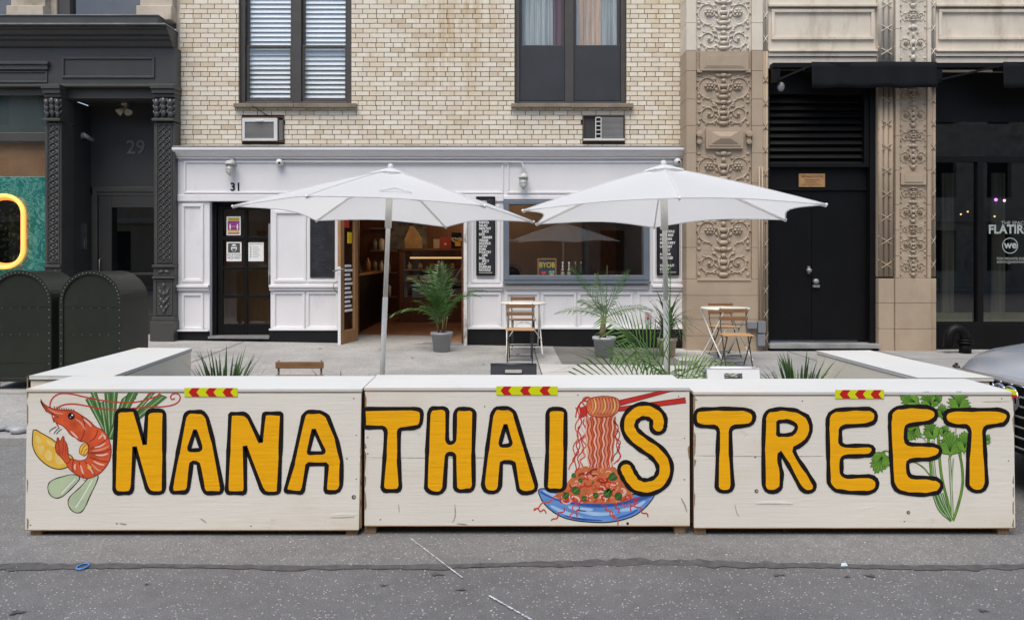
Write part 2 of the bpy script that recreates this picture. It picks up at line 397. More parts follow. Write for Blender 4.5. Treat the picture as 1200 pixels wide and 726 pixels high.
m_dullmetal = M('dull_grey_metal', (.26, .26, .26), .45, .12, 8, .1, metal=.3)
m_brass = M('worn_brass', (.46, .26, .11), .5, .2, 12, .2, metal=.35)
m_awning = M('black_awning_cloth', (.0075, .0085, .011), .85, .2, 3, .3, 6, spec=.15)
m_wood_dark = wood('dark_red_wood', (.075, .028, .014), (.15, .06, .028), 4, (6, 6, 1))
m_wood_tan = wood('varnished_door_wood', (.26, .13, .05), (.40, .22, .095), 4, (8, 8, 1))
m_tan_wall = M('tan_plaster', (.25, .18, .125), .8, .1, 1.5, .1)
m_tiles = tiles()
m_bluegrey = M('blue_grey_frame_paint', (.125, .15, .18), .45, .1, 3, .1)
m_marble = marble()
m_kraft = M('brown_kraft_paper', (.22, .12, .055), .8, .2, 1.2, .5, 3, dist=.03)
m_grass_yellow = M('worn_gravel', (.3, .29, .27), .95, .4, 40, .6)

# ================================================================== THE SETTING: ground, road, kerb, pavement
D = 13.3
def fx(px): return PX(px, D)
def fy(py): return PZ(py, D)
def fbox(b, x0, y0, x1, y1, ya, yb): return b.box(fx(x0), fx(x1), ya, yb, fy(y1), fy(y0))
def ring(b, x0, y0, x1, y1, w, ya, yb):          # a raised rectangular moulding in facade pixels, w in metres, four butted bars
    X0, X1, Z0, Z1 = fx(x0), fx(x1), fy(y1), fy(y0)
    b.box(X0, X1, ya, yb, Z1 - w, Z1); b.box(X0, X1, ya, yb, Z0, Z0 + w)
    b.box(X0, X0 + w, ya, yb, Z0 + w, Z1 - w); b.box(X1 - w, X1, ya, yb, Z0 + w, Z1 - w)

b = B(); b.box(-400, 400, -400, 500, -.9, -.5); tag(b.build('ground', m_asph), kind='structure')
b = B()
xs = [-60, -20] + [-10 + i for i in range(21)] + [20, 60]
b.box(-120, 120, -9.0, 6.80, -.4, 0.0)
tag(b.build('road', m_asph), kind='structure')
b = B(); rnd = random.Random(3)
lo, hi = [], []
for i in range(361):
    x = -9 + i * .05; yc = 4.17 + .025 * math.sin(x * .8 + 1) + .02 * math.sin(x * 2.3)
    lo.append(yc - .018 - .035 * abs(math.sin(x * 3.1 + math.sin(x * 1.3))) * rnd.random() - .012 * rnd.random()); hi.append(yc + .016 + .05 * max(0, math.sin(x * 1.7)) * rnd.random() + .016 * rnd.random())
for i in range(360):
    x0, x1 = -9 + i * .05, -9 + (i + 1) * .05; b.poly([(x0, lo[i], .004), (x1, lo[i + 1], .004), (x1, hi[i + 1], .004), (x0, hi[i], .004)])
tag(b.build('tar_seam', m_tar), kind='structure')
b = B()
for i in range(-30, 30): b.box(i * 2, i * 2 + 2, 4.172, 6.80, -.05, .002)
tag(b.build('road_patch', m_asph_pale), kind='structure')
b = B()
def blot(cx, cy, rx, ry, z, n=26):
    ph = rnd.uniform(0, 6); f = [(.62 + .25 * math.sin(3 * 2 * PI * k / n + ph) + .2 * math.sin(5 * 2 * PI * k / n - ph)) * rnd.uniform(.8, 1.15) for k in range(n)]
    b.poly([(cx + rx * math.cos(2 * PI * k / n) * f[k], cy + ry * math.sin(2 * PI * k / n) * f[k], z) for k in range(n)])
for px, py, w, h in ((512, 673, 10, 3), (540, 691, 8, 2), (1020, 675, 8, 2.4), (912, 674, 11, 1.4), (993, 676, 5, 1.4), (1152, 716, 8, 2.2), (20, 718, 12, 3), (450, 686, 7, 1.5), (172, 685, 5, 1.2), (560, 664, 8, 2.5), (575, 662, 6, 2)):
    Y = EYE * F / (py - VY); blot(PX(px, Y), Y, w * Y / F, h * Y * Y / (F * EYE), .006)
tag(b.build('road_stains', m_tar), kind='structure')
b = B()
def chalkline(p, q, w):
    pts = []
    for k in range(45):
        t = k / 44; px = p[0] + (q[0] - p[0]) * t; py = p[1] + (q[1] - p[1]) * t; Y = EYE * F / (py - VY); pts.append((PX(px, Y), Y))
    for k in range(44):
        if rnd.random() < .12: continue
        a, c = pts[k], pts[k + 1]; d = Vector((c[0] - a[0], c[1] - a[1])).normalized(); nn = Vector((-d.y, d.x)) * w * rnd.uniform(.25, 1.15)
        b.poly([(a[0] - nn.x, a[1] - nn.y, .008), (c[0] - nn.x, c[1] - nn.y, .008), (c[0] + nn.x, c[1] + nn.y, .008), (a[0] + nn.x, a[1] + nn.y, .008)])
chalkline((479, 630), (542, 678), .0042); chalkline((573, 699), (624, 728), .007)
tag(b.build('chalk_marks', m_chalk), kind='structure')

# kerb: granite lengths with joints
b = B()
x = -60.0
while x < 60:
    b.box(x + .004, x + 1.996, 6.805, 7.05, -.35, sz(x + 1, 6.9)); x += 2
tag(b.build('kerb', m_kerb, bevel=.012), kind='structure')
# pavement: a sloped sheet, then joints and the differently coloured slabs as sheets lying on it
def paved(b, poly, lift, nx=24, ny=6):
    x0, x1, y0, y1 = poly
    for i in range(nx):
        for j in range(ny):
            xa, xb = x0 + (x1 - x0) * i / nx, x0 + (x1 - x0) * (i + 1) / nx; ya, yb = y0 + (y1 - y0) * j / ny, y0 + (y1 - y0) * (j + 1) / ny
            b.poly([(xa, ya, sz(xa, ya) + lift), (xb, ya, sz(xb, ya) + lift), (xb, yb, sz(xb, yb) + lift), (xa, yb, sz(xa, yb) + lift)])
b = B(); rnd = random.Random(17)
for k in range(60):
    x, Y = rnd.uniform(-5, 5), rnd.uniform(8, 13.1); r = rnd.uniform(.012, .035); f = [rnd.uniform(.7, 1.2) for _ in range(9)]
    b.poly([(x + r * f[q] * math.cos(2 * PI * q / 9), Y + r * f[q] * math.sin(2 * PI * q / 9), sz(x, Y) + .009) for q in range(9)])
tag(b.build('pavement_spots', m_joint), kind='structure')
b = B(); paved(b, (-60, -7.5, 7.05, 14.6), -.002, 4); paved(b, (-7.5, 3.5, 7.05, 14.6), -.002, 44, 12); paved(b, (3.5, 60, 7.05, 14.6), -.002, 4)
tag(b.build('pavement', m_conc), kind='structure')
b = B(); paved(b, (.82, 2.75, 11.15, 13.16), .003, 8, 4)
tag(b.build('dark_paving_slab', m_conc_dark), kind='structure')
b = B(); paved(b, (.50, 2.55, 7.06, 11.12), .003, 8, 8); paved(b, (2.57, 3.2, 11.6, 13.1), .006, 4, 4)
tag(b.build('pale_paving_slab', m_conc_light), kind='structure')
b = B(); paved(b, (3.22, 9, 7.06, 12.85), .003, 8, 8)
tag(b.build('grey_paving_slab', concrete('grey_pavement_concrete', (.24, .24, .235), (.33, .33, .32), .4)), kind='structure')
b = B()
for X in (-9, -7.4, -5.9, -4.3, .49, 4.6, 6.1, 7.6): paved(b, (X - .007, X + .007, 7.06, 13.2), .007, 1, 10)
for Y in (8.7, 10.3, 11.9): paved(b, (-12, -4.3, Y - .007, Y + .007), .0075, 10, 1); paved(b, (3.22, 9, Y - .007, Y + .007), .0075, 8, 1)
tag(b.build('pavement_joints', m_joint), kind='structure')

# ================================================================== THE CREAM BRICK HOUSE WITH THE WHITE SHOPFRONT
brickhouse = thing('brick_house', (fx(506), 13.4, .1), 'cream brick house above a white painted shopfront numbered 31', 'building')
X0, X1 = fx(208.5), fx(803); TOP = fy(-75)
W1 = (278, 411, -60, 121); W2 = (603, 735, -60, 121)       # upper window openings in photo pixels
A1 = (282, 332, 136, 166.5); A2 = (683, 733, 134.5, 166)   # sleeve openings of the air conditioners
b = B()
def wallpieces(b, xa, xb, za, zb, holes, ya, yb):
    xs = sorted({xa, xb} | {h[0] for h in holes} | {h[1] for h in holes}); zs = sorted({za, zb} | {h[2] for h in holes} | {h[3] for h in holes})
    for i in range(len(xs) - 1):
        j = 0
        while j < len(zs) - 1:
            def hole(j): 
                cx, cz = (xs[i] + xs[i + 1]) / 2, (zs[j] + zs[j + 1]) / 2
                return any(h[0] < cx < h[1] and h[2] < cz < h[3] for h in holes)
            if hole(j): j += 1; continue
            k = j
            while k < len(zs) - 1 and not hole(k): k += 1
            b.box(xs[i], xs[i + 1], ya, yb, zs[j], zs[k]); j = k
holes = [(fx(a), fx(c), fy(d), fy(e)) for a, c, e, d in (W1, W2, A1, A2)]
wallpieces(b, X0, X1, fy(186), TOP, holes, 13.40, 13.65)
b.build('masonry_core', m_mortar, brickhouse)
b = B(); rnd = random.Random(11); rh = 5.68 / F * D; z = fy(174); row = 0
def inhole(x0, x1, z0, z1):
    for h in holes:
        if x1 > h[0] + .001 and x0 < h[1] - .001 and z1 > h[2] + .02 and z0 < h[3] - .02: return h
    return None
def bk(x0, x1, z0, z1):
    j = rnd.uniform(-.0025, .0025); b.box(x0, x1, 13.362 + j, 13.402, z0, z1)
while z < TOP:
    L = 16.6 / F * D; header = row % 6 == 3
    if header: L *= .62
    off = (row % 2) * L * .5 + rnd.uniform(-.01, .01)
    x = X0 - off
    while x < X1:
        a, c = max(x + .0055, X0), min(x + L - .0055, X1); x += L
        if c - a < .03: continue
        segs = [(a, c)]
        for h in holes:
            n2 = []
            for s0, s1 in segs:
                if z + rh > h[2] + .02 and z < h[3] - .02 and s1 > h[0] and s0 < h[1]:
                    if s0 < h[0] - .02: n2.append((s0, h[0] - .001))
                    if s1 > h[1] + .02: n2.append((h[1] + .001, s1))
                else: n2.append((s0, s1))
            segs = n2
        for s0, s1 in segs: bk(s0, s1, z + .0055, z + rh - .0055)
    z += rh; row += 1
b.build('brickwork', m_brick, brickhouse)
# upper windows
def sash_window(x0, x1, ytop, ybot, xm, kind):
    w = B(); YF = 13.50
    xa, xb, za, zb = fx(x0), fx(x1), fy(ybot), fy(ytop)
    w.box(xa, xa + .085, 13.44, 13.60, za, zb); w.box(xb - .085, xb, 13.44, 13.60, za, zb)
    w.box(fx(xm) - .075, fx(xm) + .075, 13.45, 13.60, za, zb)
    w.box(xa + .085, fx(xm) - .075, 13.44, 13.60, za, za + .055); w.box(fx(xm) + .075, xb - .085, 13.44, 13.60, za, za + .055)
    o = w.build('window', m_bronze, brickhouse, .006)
    for (l, r) in ((xa + .085, fx(xm) - .075), (fx(xm) + .075, xb - .085)):
        q = B(); zm = fy(51); t = .05
        for (z0, z1, yy) in ((za + .057, zm + .025, 13.50), (zm - .025, zb, 13.535)):
            q.box(l + .002, l + t, yy, yy + .03, z0, z1); q.box(r - t, r - .002, yy, yy + .03, z0, z1)
            q.box(l + t, r - t, yy, yy + .03, z0, z0 + t); q.box(l + t, r - t, yy, yy + .03, z1 - t * .9, z1)
        q.build('sash', m_bronze, o, .004)
        g = B(); g.box(l + t, r - t, 13.553, 13.557, zm, zb); g.build('pane', m_glass, o); g = B(); g.box(l + t, r - t, 13.517, 13.521, za + .1, zm - .02); g.build('pane', m_glass, o)
        if kind == 'blind':
            s = B(); z = za + .10 + rnd.uniform(0, .02)
            while z < zb:
                s.obox(((l + r) / 2, 13.60, z), r - l - .06, .0905, .004, Matrix.Rotation(R(62), 3, 'X')); z += .0805
            s.build('blind', m_blind, o)
        else:
            s = B()
            s.box(l + .004, r - .004, 13.478, 13.484, za + .075, zm + .012); s.build('window_screen', m_screen, o)
            t_ = B(); n = 40
            for i in range(n):
                u0, u1 = i / n, (i + 1) / n
                f_ = lambda u: 13.68 + .03 * math.sin(u * 38 + l) + .015 * math.sin(u * 91)
                mm = m_curtain if l < fx(xm) else (m_curtain_tan if .1 < u0 < .62 else m_curtain)
                if l < fx(xm) and u0 > .74: mm = m_curtain_red
                t_.mat(mm); xa_, xb_ = l + (r - l) * u0, l + (r - l) * u1
                t_.poly([(xa_, f_(u0), za), (xb_, f_(u1), za), (xb_, f_(u1), zb), (xa_, f_(u0), zb)], True)
            t_.build('curtain', None, o)
    bk_ = B(); bk_.box(xa - .1, xb + .1, 13.82, 13.86, za - .1, zb); bk_.build('dark_room', m_room_dark, o)
    s = B(); s.box(fx(x0 - 4), fx((x0 + x1) / 2) - .002, 13.27, 13.44, fy(ybot + 5), fy(ybot) - .003); s.box(fx((x0 + x1) / 2) + .002, fx(x1 + 7), 13.27, 13.44, fy(ybot + 5.3), fy(ybot) - .003)
    s.build('window_ledge', m_ledge, o, .008)
sash_window(W1[0], W1[1], W1[2], 121, 345, 'blind')
sash_window(W2[0], W2[1], W2[2], 121, 668, 'curtain')
# shopfront walls (openings: door, entrance, window)
b = B(); YS, YB = 13.25, 13.52
fbox(b, 209, 186, 803, 236, YS, YB)
for x0, x1, y1 in ((210, 247, 408), (318, 400, 412), (548, 590, 412)): fbox(b, x0, 236, x1, y1, YS, YB)
fbox(b, 590, 328, 760, 412, YS, YB); fbox(b, 760, 236, 803, 412, YS, YB)
shop = b.build('shopfront', m_white, brickhouse, .006)
b = B()     # cornice profile
xa, xb = fx(207.5), fx(803.5)
prof = [(13.42, 174), (13.09, 174.6), (13.09, 177.4), (13.11, 177.6), (13.11, 178.6), (13.15, 181.5), (13.18, 184), (13.21, 184.3), (13.20, 186.5), (13.245, 186.5), (13.42, 186.5)]
b.loft([[(xa, y, fy(p)) for y, p in prof], [(xb, y, fy(p)) for y, p in prof]], smooth=False)
b.build('cornice', m_white, shop)
b = B(); b.box(fx(208), fx(803), 13.10, 13.40, fy(173.9), fy(172.6)); b.build('flashing', m_zinc, shop)
b = B(); fbox(b, 210.2, 228.3, 590, 236.2, 13.215, YS + .002); fbox(b, 590, 229.5, 803, 234, 13.22, YS + .002); b.build('fascia_band', m_white, shop, .008)
for r_ in ((217, 189, 590, 227, .035), (594, 189, 799, 227, .035)): b = B(); ring(b, *r_, 13.228, YS + .002); b.build('panel_moulding', m_white, shop, .008)
for r_ in ((214.5, 239, 240, 330), (322, 247, 360, 330), (361.2, 242, 397, 330), (552, 240, 586, 331), (764, 240, 800, 330)): b = B(); ring(b, *r_, .05, 13.225, YS + .002); b.build('panel_moulding', m_white, shop, .008)
for r_ in ((214.5, 343, 240, 386), (321, 341, 358.5, 385), (360, 341, 398, 385), (551, 342, 587.5, 384), (592, 342, 632, 384), (634, 342, 675, 384), (677, 342, 741, 384), (746, 342, 800, 384)): b = B(); ring(b, *r_, .045, 13.225, YS + .002); b.build('panel_moulding', m_white, shop, .008)
for x0, x1 in ((209.5, 247.2), (317.5, 400.2), (547.8, 589), (763, 803.5)): b = B(); fbox(b, x0, 333.5, x1, 336.5, 13.17, YS + .002); fbox(b, x0, 336.6, x1, 340, 13.20, YS + .002); b.build('chair_rail', m_white, shop, .006)
for x0, x1, y0 in ((209.3, 247.3, 387.5), (317.3, 400.2, 386.5), (547.6, 803.4, 385)): b = B(); fbox(b, x0, y0, x1, 412, 13.20, YS + .003); b.build('plinth', m_plinth, shop, .006)
for q in ((209, 247, 13.16, 13.2, 387.3, 385.5), (317.4, 400, 13.18, 13.22, 386.3, 384.3), (548, 803, 13.18, 13.22, 384.8, 382.6)): b = B(); b.box(fx(q[0]), fx(q[1]), q[2], q[3], fy(q[4]), fy(q[5])); b.build('skirting_bead', m_white, shop, .004)
# door 31
b = B(); za, zb = fy(394), fy(236.5); xa, xb = fx(247), fx(318)
b.box(xa, xa + .075, 13.36, 13.50, za, zb); b.box(xb - .03, xb, 13.36, 13.50, za, zb); b.box(xa + .075, xb - .03, 13.36, 13.50, zb - .05, zb)
d31 = b.build('door', m_black, shop, .005)
b = B(); xl, xr = fx(252.6), fx(316); pz = [(245, 277), (281, 312.5), (316, 345.5), (349.5, 380)]
cols = [(xl, fx(259)), (fx(284), fx(288)), (fx(313.4), xr - .003)]
for c0, c1 in cols: b.box(c0 + .003, c1, 13.395, 13.44, za + .02, zb - .055)
zs_ = [fy(392)] + [v for p in reversed(pz) for v in (fy(p[1]), fy(p[0]))] + [zb - .055]
for g0, g1 in ((fx(259), fx(284)), (fx(288), fx(313.4))):
    for k in range(0, len(zs_), 2): b.box(g0, g1, 13.397, 13.438, zs_[k], zs_[k + 1])
b.build('door_leaf', m_black, d31, .004)
b = B(); b.box(fx(259), fx(313.4), 13.417, 13.421, fy(380), fy(245)); b.build('door_glass', m_glass, d31)
b = B(); b.box(xa, xb, 13.17, 13.5, fy(395.6), fy(393)); b.build('threshold', m_dullmetal, d31)
b = B(); b.box(fx(314.4), fx(317), 13.30, 13.35, fy(322), fy(262)); b.tube([(fx(315), 13.36, fy(316)), (fx(315), 13.31, fy(318)), (fx(315), 13.31, fy(334)), (fx(315), 13.36, fy(336))], .012); b.build('handle', m_dullmetal, d31)
# its lobby
b = B(); b.box(fx(240), fx(325), 14.6, 14.65, .1, 3); b.box(fx(240) - .05, fx(240), 13.53, 14.6, .1, 3); b.box(fx(325), fx(325) + .05, 13.53, 14.6, .1, 3); b.mat(m_tan_wall)
lob = B(); lob.mat(wood('lobby_wall', (.34, .18, .075), (.46, .26, .12), 3, (3, 3, .6)))
lob.box(fx(238), fx(330), 14.60, 14.65, .1, 3.0); lob.box(fx(238) - .05, fx(238), 13.53, 14.65, .1, 3.0); lob.box(fx(330), fx(330) + .05, 13.53, 14.65, .1, 3.0)
lob.mat(m_room_dark).box(fx(292), fx(312), 14.52, 14.595, .12, 2.6); lob.box(fx(238), fx(330), 13.53, 14.6, .16, .2); lob.box(fx(238), fx(330), 13.53, 14.6, 3.0, 3.04)
lob.build('lobby', None, brickhouse)
# cafe entrance: jambs, folded-back leaf, head
b = B(); za = fy(405)
fbox(b, 544, 236, 548, 405, 13.10, 13.5)
b.build('jamb', M('peeling_white_paint', (.66, .65, .61), .6, .1, 5, .3, 20, stain=(.22, .13, .07), sscale=5, sstretch=(1, 1, .4), slo=.55, shi=.66), shop, .004)
b = B(); fbox(b, 541, 236, 543.8, 403, 13.3, 13.5); fbox(b, 400, 236, 543, 238.5, 13.3, 13.5); b.build('door_lining', m_wood_dark, shop)
leaf = thing('folded_door', (fx(400.5), 13.22, sz(fx(400), 13.2)), 'open wooden shop door with long glass pane, hinged at cafe entrance', 'door')
# the leaf opens inwards: its near edge stands at the left jamb, the rest runs into the room
def leafpt(u, w_, z): return (fx(401) + .10 * u + w_, 13.05 + .62 * u, z)
b = B(); zl, zt = fy(407), fy(236); th = .05; ga, gb = .13, .50; gz0, gz1 = fy(388), fy(250)
mt = Matrix(((.16, 0, 0), (1, 0, 0), (0, 0, 1)))
xL = fx(400.4); ang = math.atan2(.62, .17); dirv = Vector((math.cos(ang), math.sin(ang), 0)); nrm = Matrix.Rotation(ang, 3, 'Z'); Lw = .64
def lb(bb, u0, u1, z0, z1, t=.05):
    c = Vector((xL + .03, 12.98, 0)) + dirv * ((u0 + u1) / 2); bb.obox((c.x, c.y, (z0 + z1) / 2), u1 - u0, t, z1 - z0, nrm)
lb(b.mat(m_white), -.012, .0, zl, fy(312)); b.mat(m_wood_tan); lb(b, -.012, .0, fy(311.8), zt)
lb(b, 0, .12, zl, zt); lb(b, .52, .64, zl, zt); lb(b, .12, .52, zl, fy(386)); lb(b, .12, .52, fy(248), zt)
b.build('leaf_frame', None, leaf, .004)
b = B(); lb(b, .12, .52, fy(386), fy(248), .006); b.build('door_glass', m_glass, leaf)
b = B()
for k in range(11): lb(b, .2, .42 + .05 * math.sin(k * 2.1), fy(312 + k * 5.2) - .01, fy(310 + k * 5.2), .012)
b.build('opening_hours_lettering', m_chalkw, leaf)
b = B(); b.mat(M('yellow_sticker', (.75, .5, .02), .5, .05)); lb(b, .30, .44, fy(285), fy(272), .013); b.mat(M('red_sticker', (.5, .04, .03), .5, .05)); lb(b, .16, .34, fy(267), fy(258), .013); b.build('sticker', None, leaf)
b = B(); b.tube([(xL - .03, 12.99, fy(317)), (xL - .07, 12.95, fy(317)), (xL + .08, 12.9, fy(315)), (xL + .12, 13.0, fy(315))], .011); b.tube([(xL - .0, 12.96, fy(329)), (xL - .05, 12.92, fy(331)), (xL - .06, 12.92, fy(336)), (xL - .0, 12.96, fy(342))], .008); b.build('handle', m_dullmetal, leaf)
# shop window
b = B(); x0, x1, z0, z1 = fx(590), fx(760), fy(328), fy(236); t = .095
b.box(x0, x0 + t, 13.19, 13.42, z0, z1); b.box(x1 - t, x1, 13.19, 13.42, z0, z1); b.box(x0 + t, x1 - t, 13.19, 13.42, z1 - t * .6, z1); b.box(x0 + t, x1 - t, 13.19, 13.42, z0, z0 + t * .85)
win = b.build('shop_window', m_bluegrey, shop, .006)
b = B(); b.box(x0 + t, x1 - t, 13.30, 13.306, z0 + t * .85, z1 - t * .6); b.build('pane', m_glass, win)
b = B(); b.box(x0 - .01, x1 + .01, 13.12, 13.25, z0 - .055, z0 - .012); b.build('window_sill', m_bluegrey, win, .004)
b = B(); b.box(fx(593), fx(758), 13.20, 13.252, fy(338.5), fy(334)); b.build('sill_moulding', m_white, win, .006)
# cafe room behind entrance and window
rm = B(); RX0, RX1, RY0, RY1, RZ0, RZ1 = fx(330), fx(790), 13.53, 20.2, .165, 3.15
rm.mat(m_tiles).box(RX0, RX1, 13.5, RY1, RZ0 - .1, RZ0)
rm.mat(m_room_dark).box(RX0, RX1, 13.54, RY1, RZ1, RZ1 + .05)
rm.mat(m_wood_dark).box(RX0 - .05, RX0, RY0, RY1, RZ0, RZ1); rm.box(RX0, RX1, RY1, RY1 + .05, RZ0, RZ1); rm.mat(m_room_dark).box(RX1, RX1 + .05, RY0, RY1, RZ0, RZ1)
rm.mat(m_wood_dark).box(RX0, fx(404), 14.6, 14.66, RZ0, RZ1)
rm.mat(m_tan_wall).box(PX(578, 14.9), PX(682, 14.9), 14.9, 14.98, RZ0, RZ1)
rm.mat(m_bronze).box(PX(682.2, 14.9), PX(690, 14.9), 14.86, 15.0, RZ0, RZ1)
rm.build('cafe_room', None, brickhouse)
b = B(); b.box(fx(400), fx(544), 13.16, 13.52, .1, .168); b.build('threshold', concrete('step_concrete', (.17, .17, .175), (.23, .23, .235), .3), shop)
b = B(); b.text('31', .19, lambda x, y: (fx(277.5) + x, 13.236, fy(223.6) + y), .002); b2 = b.build('house_number', m_black, brickhouse)
b2.modifiers.new('thick', 'SOLIDIFY').thickness = .012

# ================================================================== THE CHARCOAL IRON SHOPFRONT, NUMBER 29
LD = 13.25
def lx(px): return PX(px, LD)
def ly(py): return PZ(py, LD)
dark = thing('iron_shopfront', (lx(100), 13.4, .2), 'charcoal painted cast iron shopfront numbered 29 with decorated pilasters', 'building')
def lbox(b, x0, y0, x1, y1, ya, yb): return b.box(lx(x0), lx(x1), ya, yb, ly(y1), ly(y0))
def lring(b, x0, y0, x1, y1, w, ya, yb):
    A0, A1_, Z0, Z1 = lx(x0), lx(x1), ly(y1), ly(y0)
    b.box(A0, A1_, ya, yb, Z1 - w, Z1); b.box(A0, A1_, ya, yb, Z0, Z0 + w); b.box(A0, A0 + w, ya, yb, Z0 + w, Z1 - w); b.box(A1_ - w, A1_, ya, yb, Z0 + w, Z1 - w)
XE = -330
b = B(); lbox(b, XE, 57, 209, 103, 13.20, 13.6); lbox(b, XE, 100.2, 208, 103.2, 13.15, 13.2); lbox(b, 76, 103.2, 186, 115, 13.28, 13.6); lbox(b, XE, 103.2, 58, 111.5, 13.26, 13.6)
lbox(b, 53, 111.5, 58, 420, 13.24, 13.6); lbox(b, XE, 155, 53, 165.5, 13.26, 13.5)
lbox(b, XE, 330, 53, 420, 13.25, 13.5)
b.build('frieze', m_grey, dark, .008)
b = B(); prof = [(13.6, 36.5), (12.92, 37), (12.92, 40), (12.97, 41), (13.0, 45), (13.06, 46), (13.06, 49), (13.12, 51), (13.15, 56), (13.2, 57.4), (13.6, 57.4)]
b.loft([[(lx(XE), y, ly(p)) for y, p in prof], [(lx(205), y, ly(p)) for y, p in prof]], smooth=False); b.build('cornice', m_grey, dark)
b = B(); lbox(b, XE, 26.8, 197, 35.5, 12.86, 13.1); b.build('gutter', m_grey, dark, .006)
b = B(); lbox(b, XE, 35.5, 206, 36.6, 12.84, 13.5); lbox(b, XE, 25.8, 198, 26.7, 12.84, 13.5); b.build('flashing', m_zinc, dark)
b = B(); lring(b, 75, 68, 183, 92.5, .035, 13.175, 13.202); lbox(b, XE, 74, 61, 77.5, 13.12, 13.2); lbox(b, XE, 77.6, 59.5, 83, 13.15, 13.2); lring(b, XE, 84, 58, 98, .03, 13.18, 13.202); b.build('frieze_panel', m_grey_orn, dark, .005)
# pilasters
def leafcap(b, xa, xb, za, zb, y):
    n = max(3, int((xb - xa) / .1))
    for i in range(n):
        cx = xa + (xb - xa) * (i + .5) / n; w = (xb - xa) / n
        for k in range(3):
            zc = za + (zb - za) * (.22 + .26 * k + .06 * (i % 2))
            b.ell((cx, y - .015 - .012 * k, zc), (w * .42, .035, (zb - za) * .20), 8)
            for s in (-1, 1): b.ell((cx + s * w * .38, y - .008 * k, zc + .02), (w * .2, .022, (zb - za) * .15), 6, Matrix.Rotation(s * .5, 3, 'Y'))
def iron_pilaster(x0, x1, twin):
    a = B(); xa, xb = lx(x0), lx(x1); fr = 13.12
    for p0, p1, yy, g in ((102, 107, 13.02, 2), (107, 112, 13.05, 1), (112, 116, 13.09, .5), (141, 144, 13.05, 1), (145, 310, fr, 0), (310.2, 313, 13.06, 1), (313.2, 323.5, 13.10, .5), (323.7, 326, 13.06, 1), (326.2, 370, 13.10, .5), (370.2, 375, 13.06, 1), (375.2, 402, 13.02, 2)):
        a.box(xa - g * .012, xb + g * .012, yy, 13.5, ly(p1), ly(p0))
    a.box(xa, xb, 13.13, 13.5, ly(141), ly(116))
    o = a.build('pilaster', m_grey, dark, .006)
    c = B(); leafcap(c, xa, xb, ly(141), ly(116.5), 13.11); c.build('leaf_capital', m_grey_orn, o)
    g = B(); xa2, xb2 = xa + (xb - xa) * .2, xb - (xb - xa) * .2; zz0, zz1 = ly(306), ly(148)
    g.box(xa2 - .025, xa2 - .008, fr - .016, fr + .01, zz0, zz1); g.box(xb2 + .008, xb2 + .025, fr - .016, fr + .01, zz0, zz1); g.box(xa2 - .025, xb2 + .025, fr - .016, fr + .01, zz1 + .001, zz1 + .02); g.box(xa2 - .025, xb2 + .025, fr - .016, fr + .01, zz0 - .02, zz0 - .001)
    lanes = [((xa2 + xb2) / 2, (xb2 - xa2) / 2)] if not twin else [((xa2 * 3 + xb2) / 4, (xb2 - xa2) / 4.3), ((xa2 + xb2 * 3) / 4, (xb2 - xa2) / 4.3)]
    for cx, hw in lanes:
        per = .205; n = int((zz1 - zz0) / per * 12)
        for ph in (0, PI):
            g.tube([(cx + hw * .92 * math.sin(PI * k / 6 + ph), fr - .004 - .006 * math.cos(PI * k / 6 + ph), zz0 + (zz1 - zz0) * k / n) for k in range(n + 1)], .0125, 5)
        k = 0
        while zz0 + per * (.25 + .5 * k) < zz1: g.ell((cx, fr - .004, zz0 + per * (.25 + .5 * k)), (hw * .34, .018, hw * .34), 6); k += 1
    g.build('guilloche_carving', m_grey_orn, o)
    e = B(); cx = (xa + xb) / 2
    for s in (-1, 1):
        e.ell((cx + s * .05, 13.095, ly(318)), (.055, .02, .03), 8, Matrix.Rotation(s * .3, 3, 'Y'))
        for k in range(3): e.ell((cx + s * (.03 + .012 * k), 13.095, ly(360 - k * 9)), (.03, .02, .055), 8, Matrix.Rotation(s * (.6 - .1 * k), 3, 'Y')); e.ell((cx + s * .075, 13.095, ly(356 - k * 9)), (.022, .016, .022), 6)
    for k in range(4): e.ell((cx, 13.095, ly(364 - 10 * k)), (.03, .025, .045), 8)
    A0, A1_, Z0, Z1 = xa + .03, xb - .03, ly(368), ly(328)
    e.box(A0, A1_, 13.085, 13.102, Z1 - .015, Z1); e.box(A0, A1_, 13.085, 13.102, Z0, Z0 + .015); e.box(A0, A0 + .015, 13.085, 13.102, Z0 + .015, Z1 - .015); e.box(A1_ - .015, A1_, 13.085, 13.102, Z0 + .015, Z1 - .015)
    e.build('carved_base', m_grey_orn, o)
iron_pilaster(58.5, 77, False); iron_pilaster(184.5, 208.5, True); iron_pilaster(-180, -161, False)
# recessed entrance
b = B(); yb = 14.06; xa, xb = lx(77.2), lx(184.3); f0 = ly(393)
b.box(xa - .05, xa, 13.5, yb, .1, ly(115)); b.box(xb, xb + .05, 13.5, yb, .1, ly(115)); b.box(xa - .05, xb + .05, yb, yb + .05, ly(219 + 5), ly(90))
b.box(xa, xb, 13.6, yb, ly(114), ly(112))
def rx(px): return PX(px, yb)
def ry(py): return PZ(py, yb)
b.box(xa, rx(109), yb, yb + .05, .1, ry(219)); b.box(rx(184.6) - .0, rx(200), yb + .001, yb + .05, .1, ry(219))
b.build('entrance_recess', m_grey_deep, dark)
b = B()
b.box(rx(109), rx(115), yb - .03, yb + .05, .2, ry(225)); b.box(rx(109), rx(193), yb - .03, yb + .05, ry(225), ry(219)); b.box(rx(115), rx(193), yb - .015, yb + .04, ry(229), ry(225.2))
dd = b.build('door', m_grey, dark, .005)
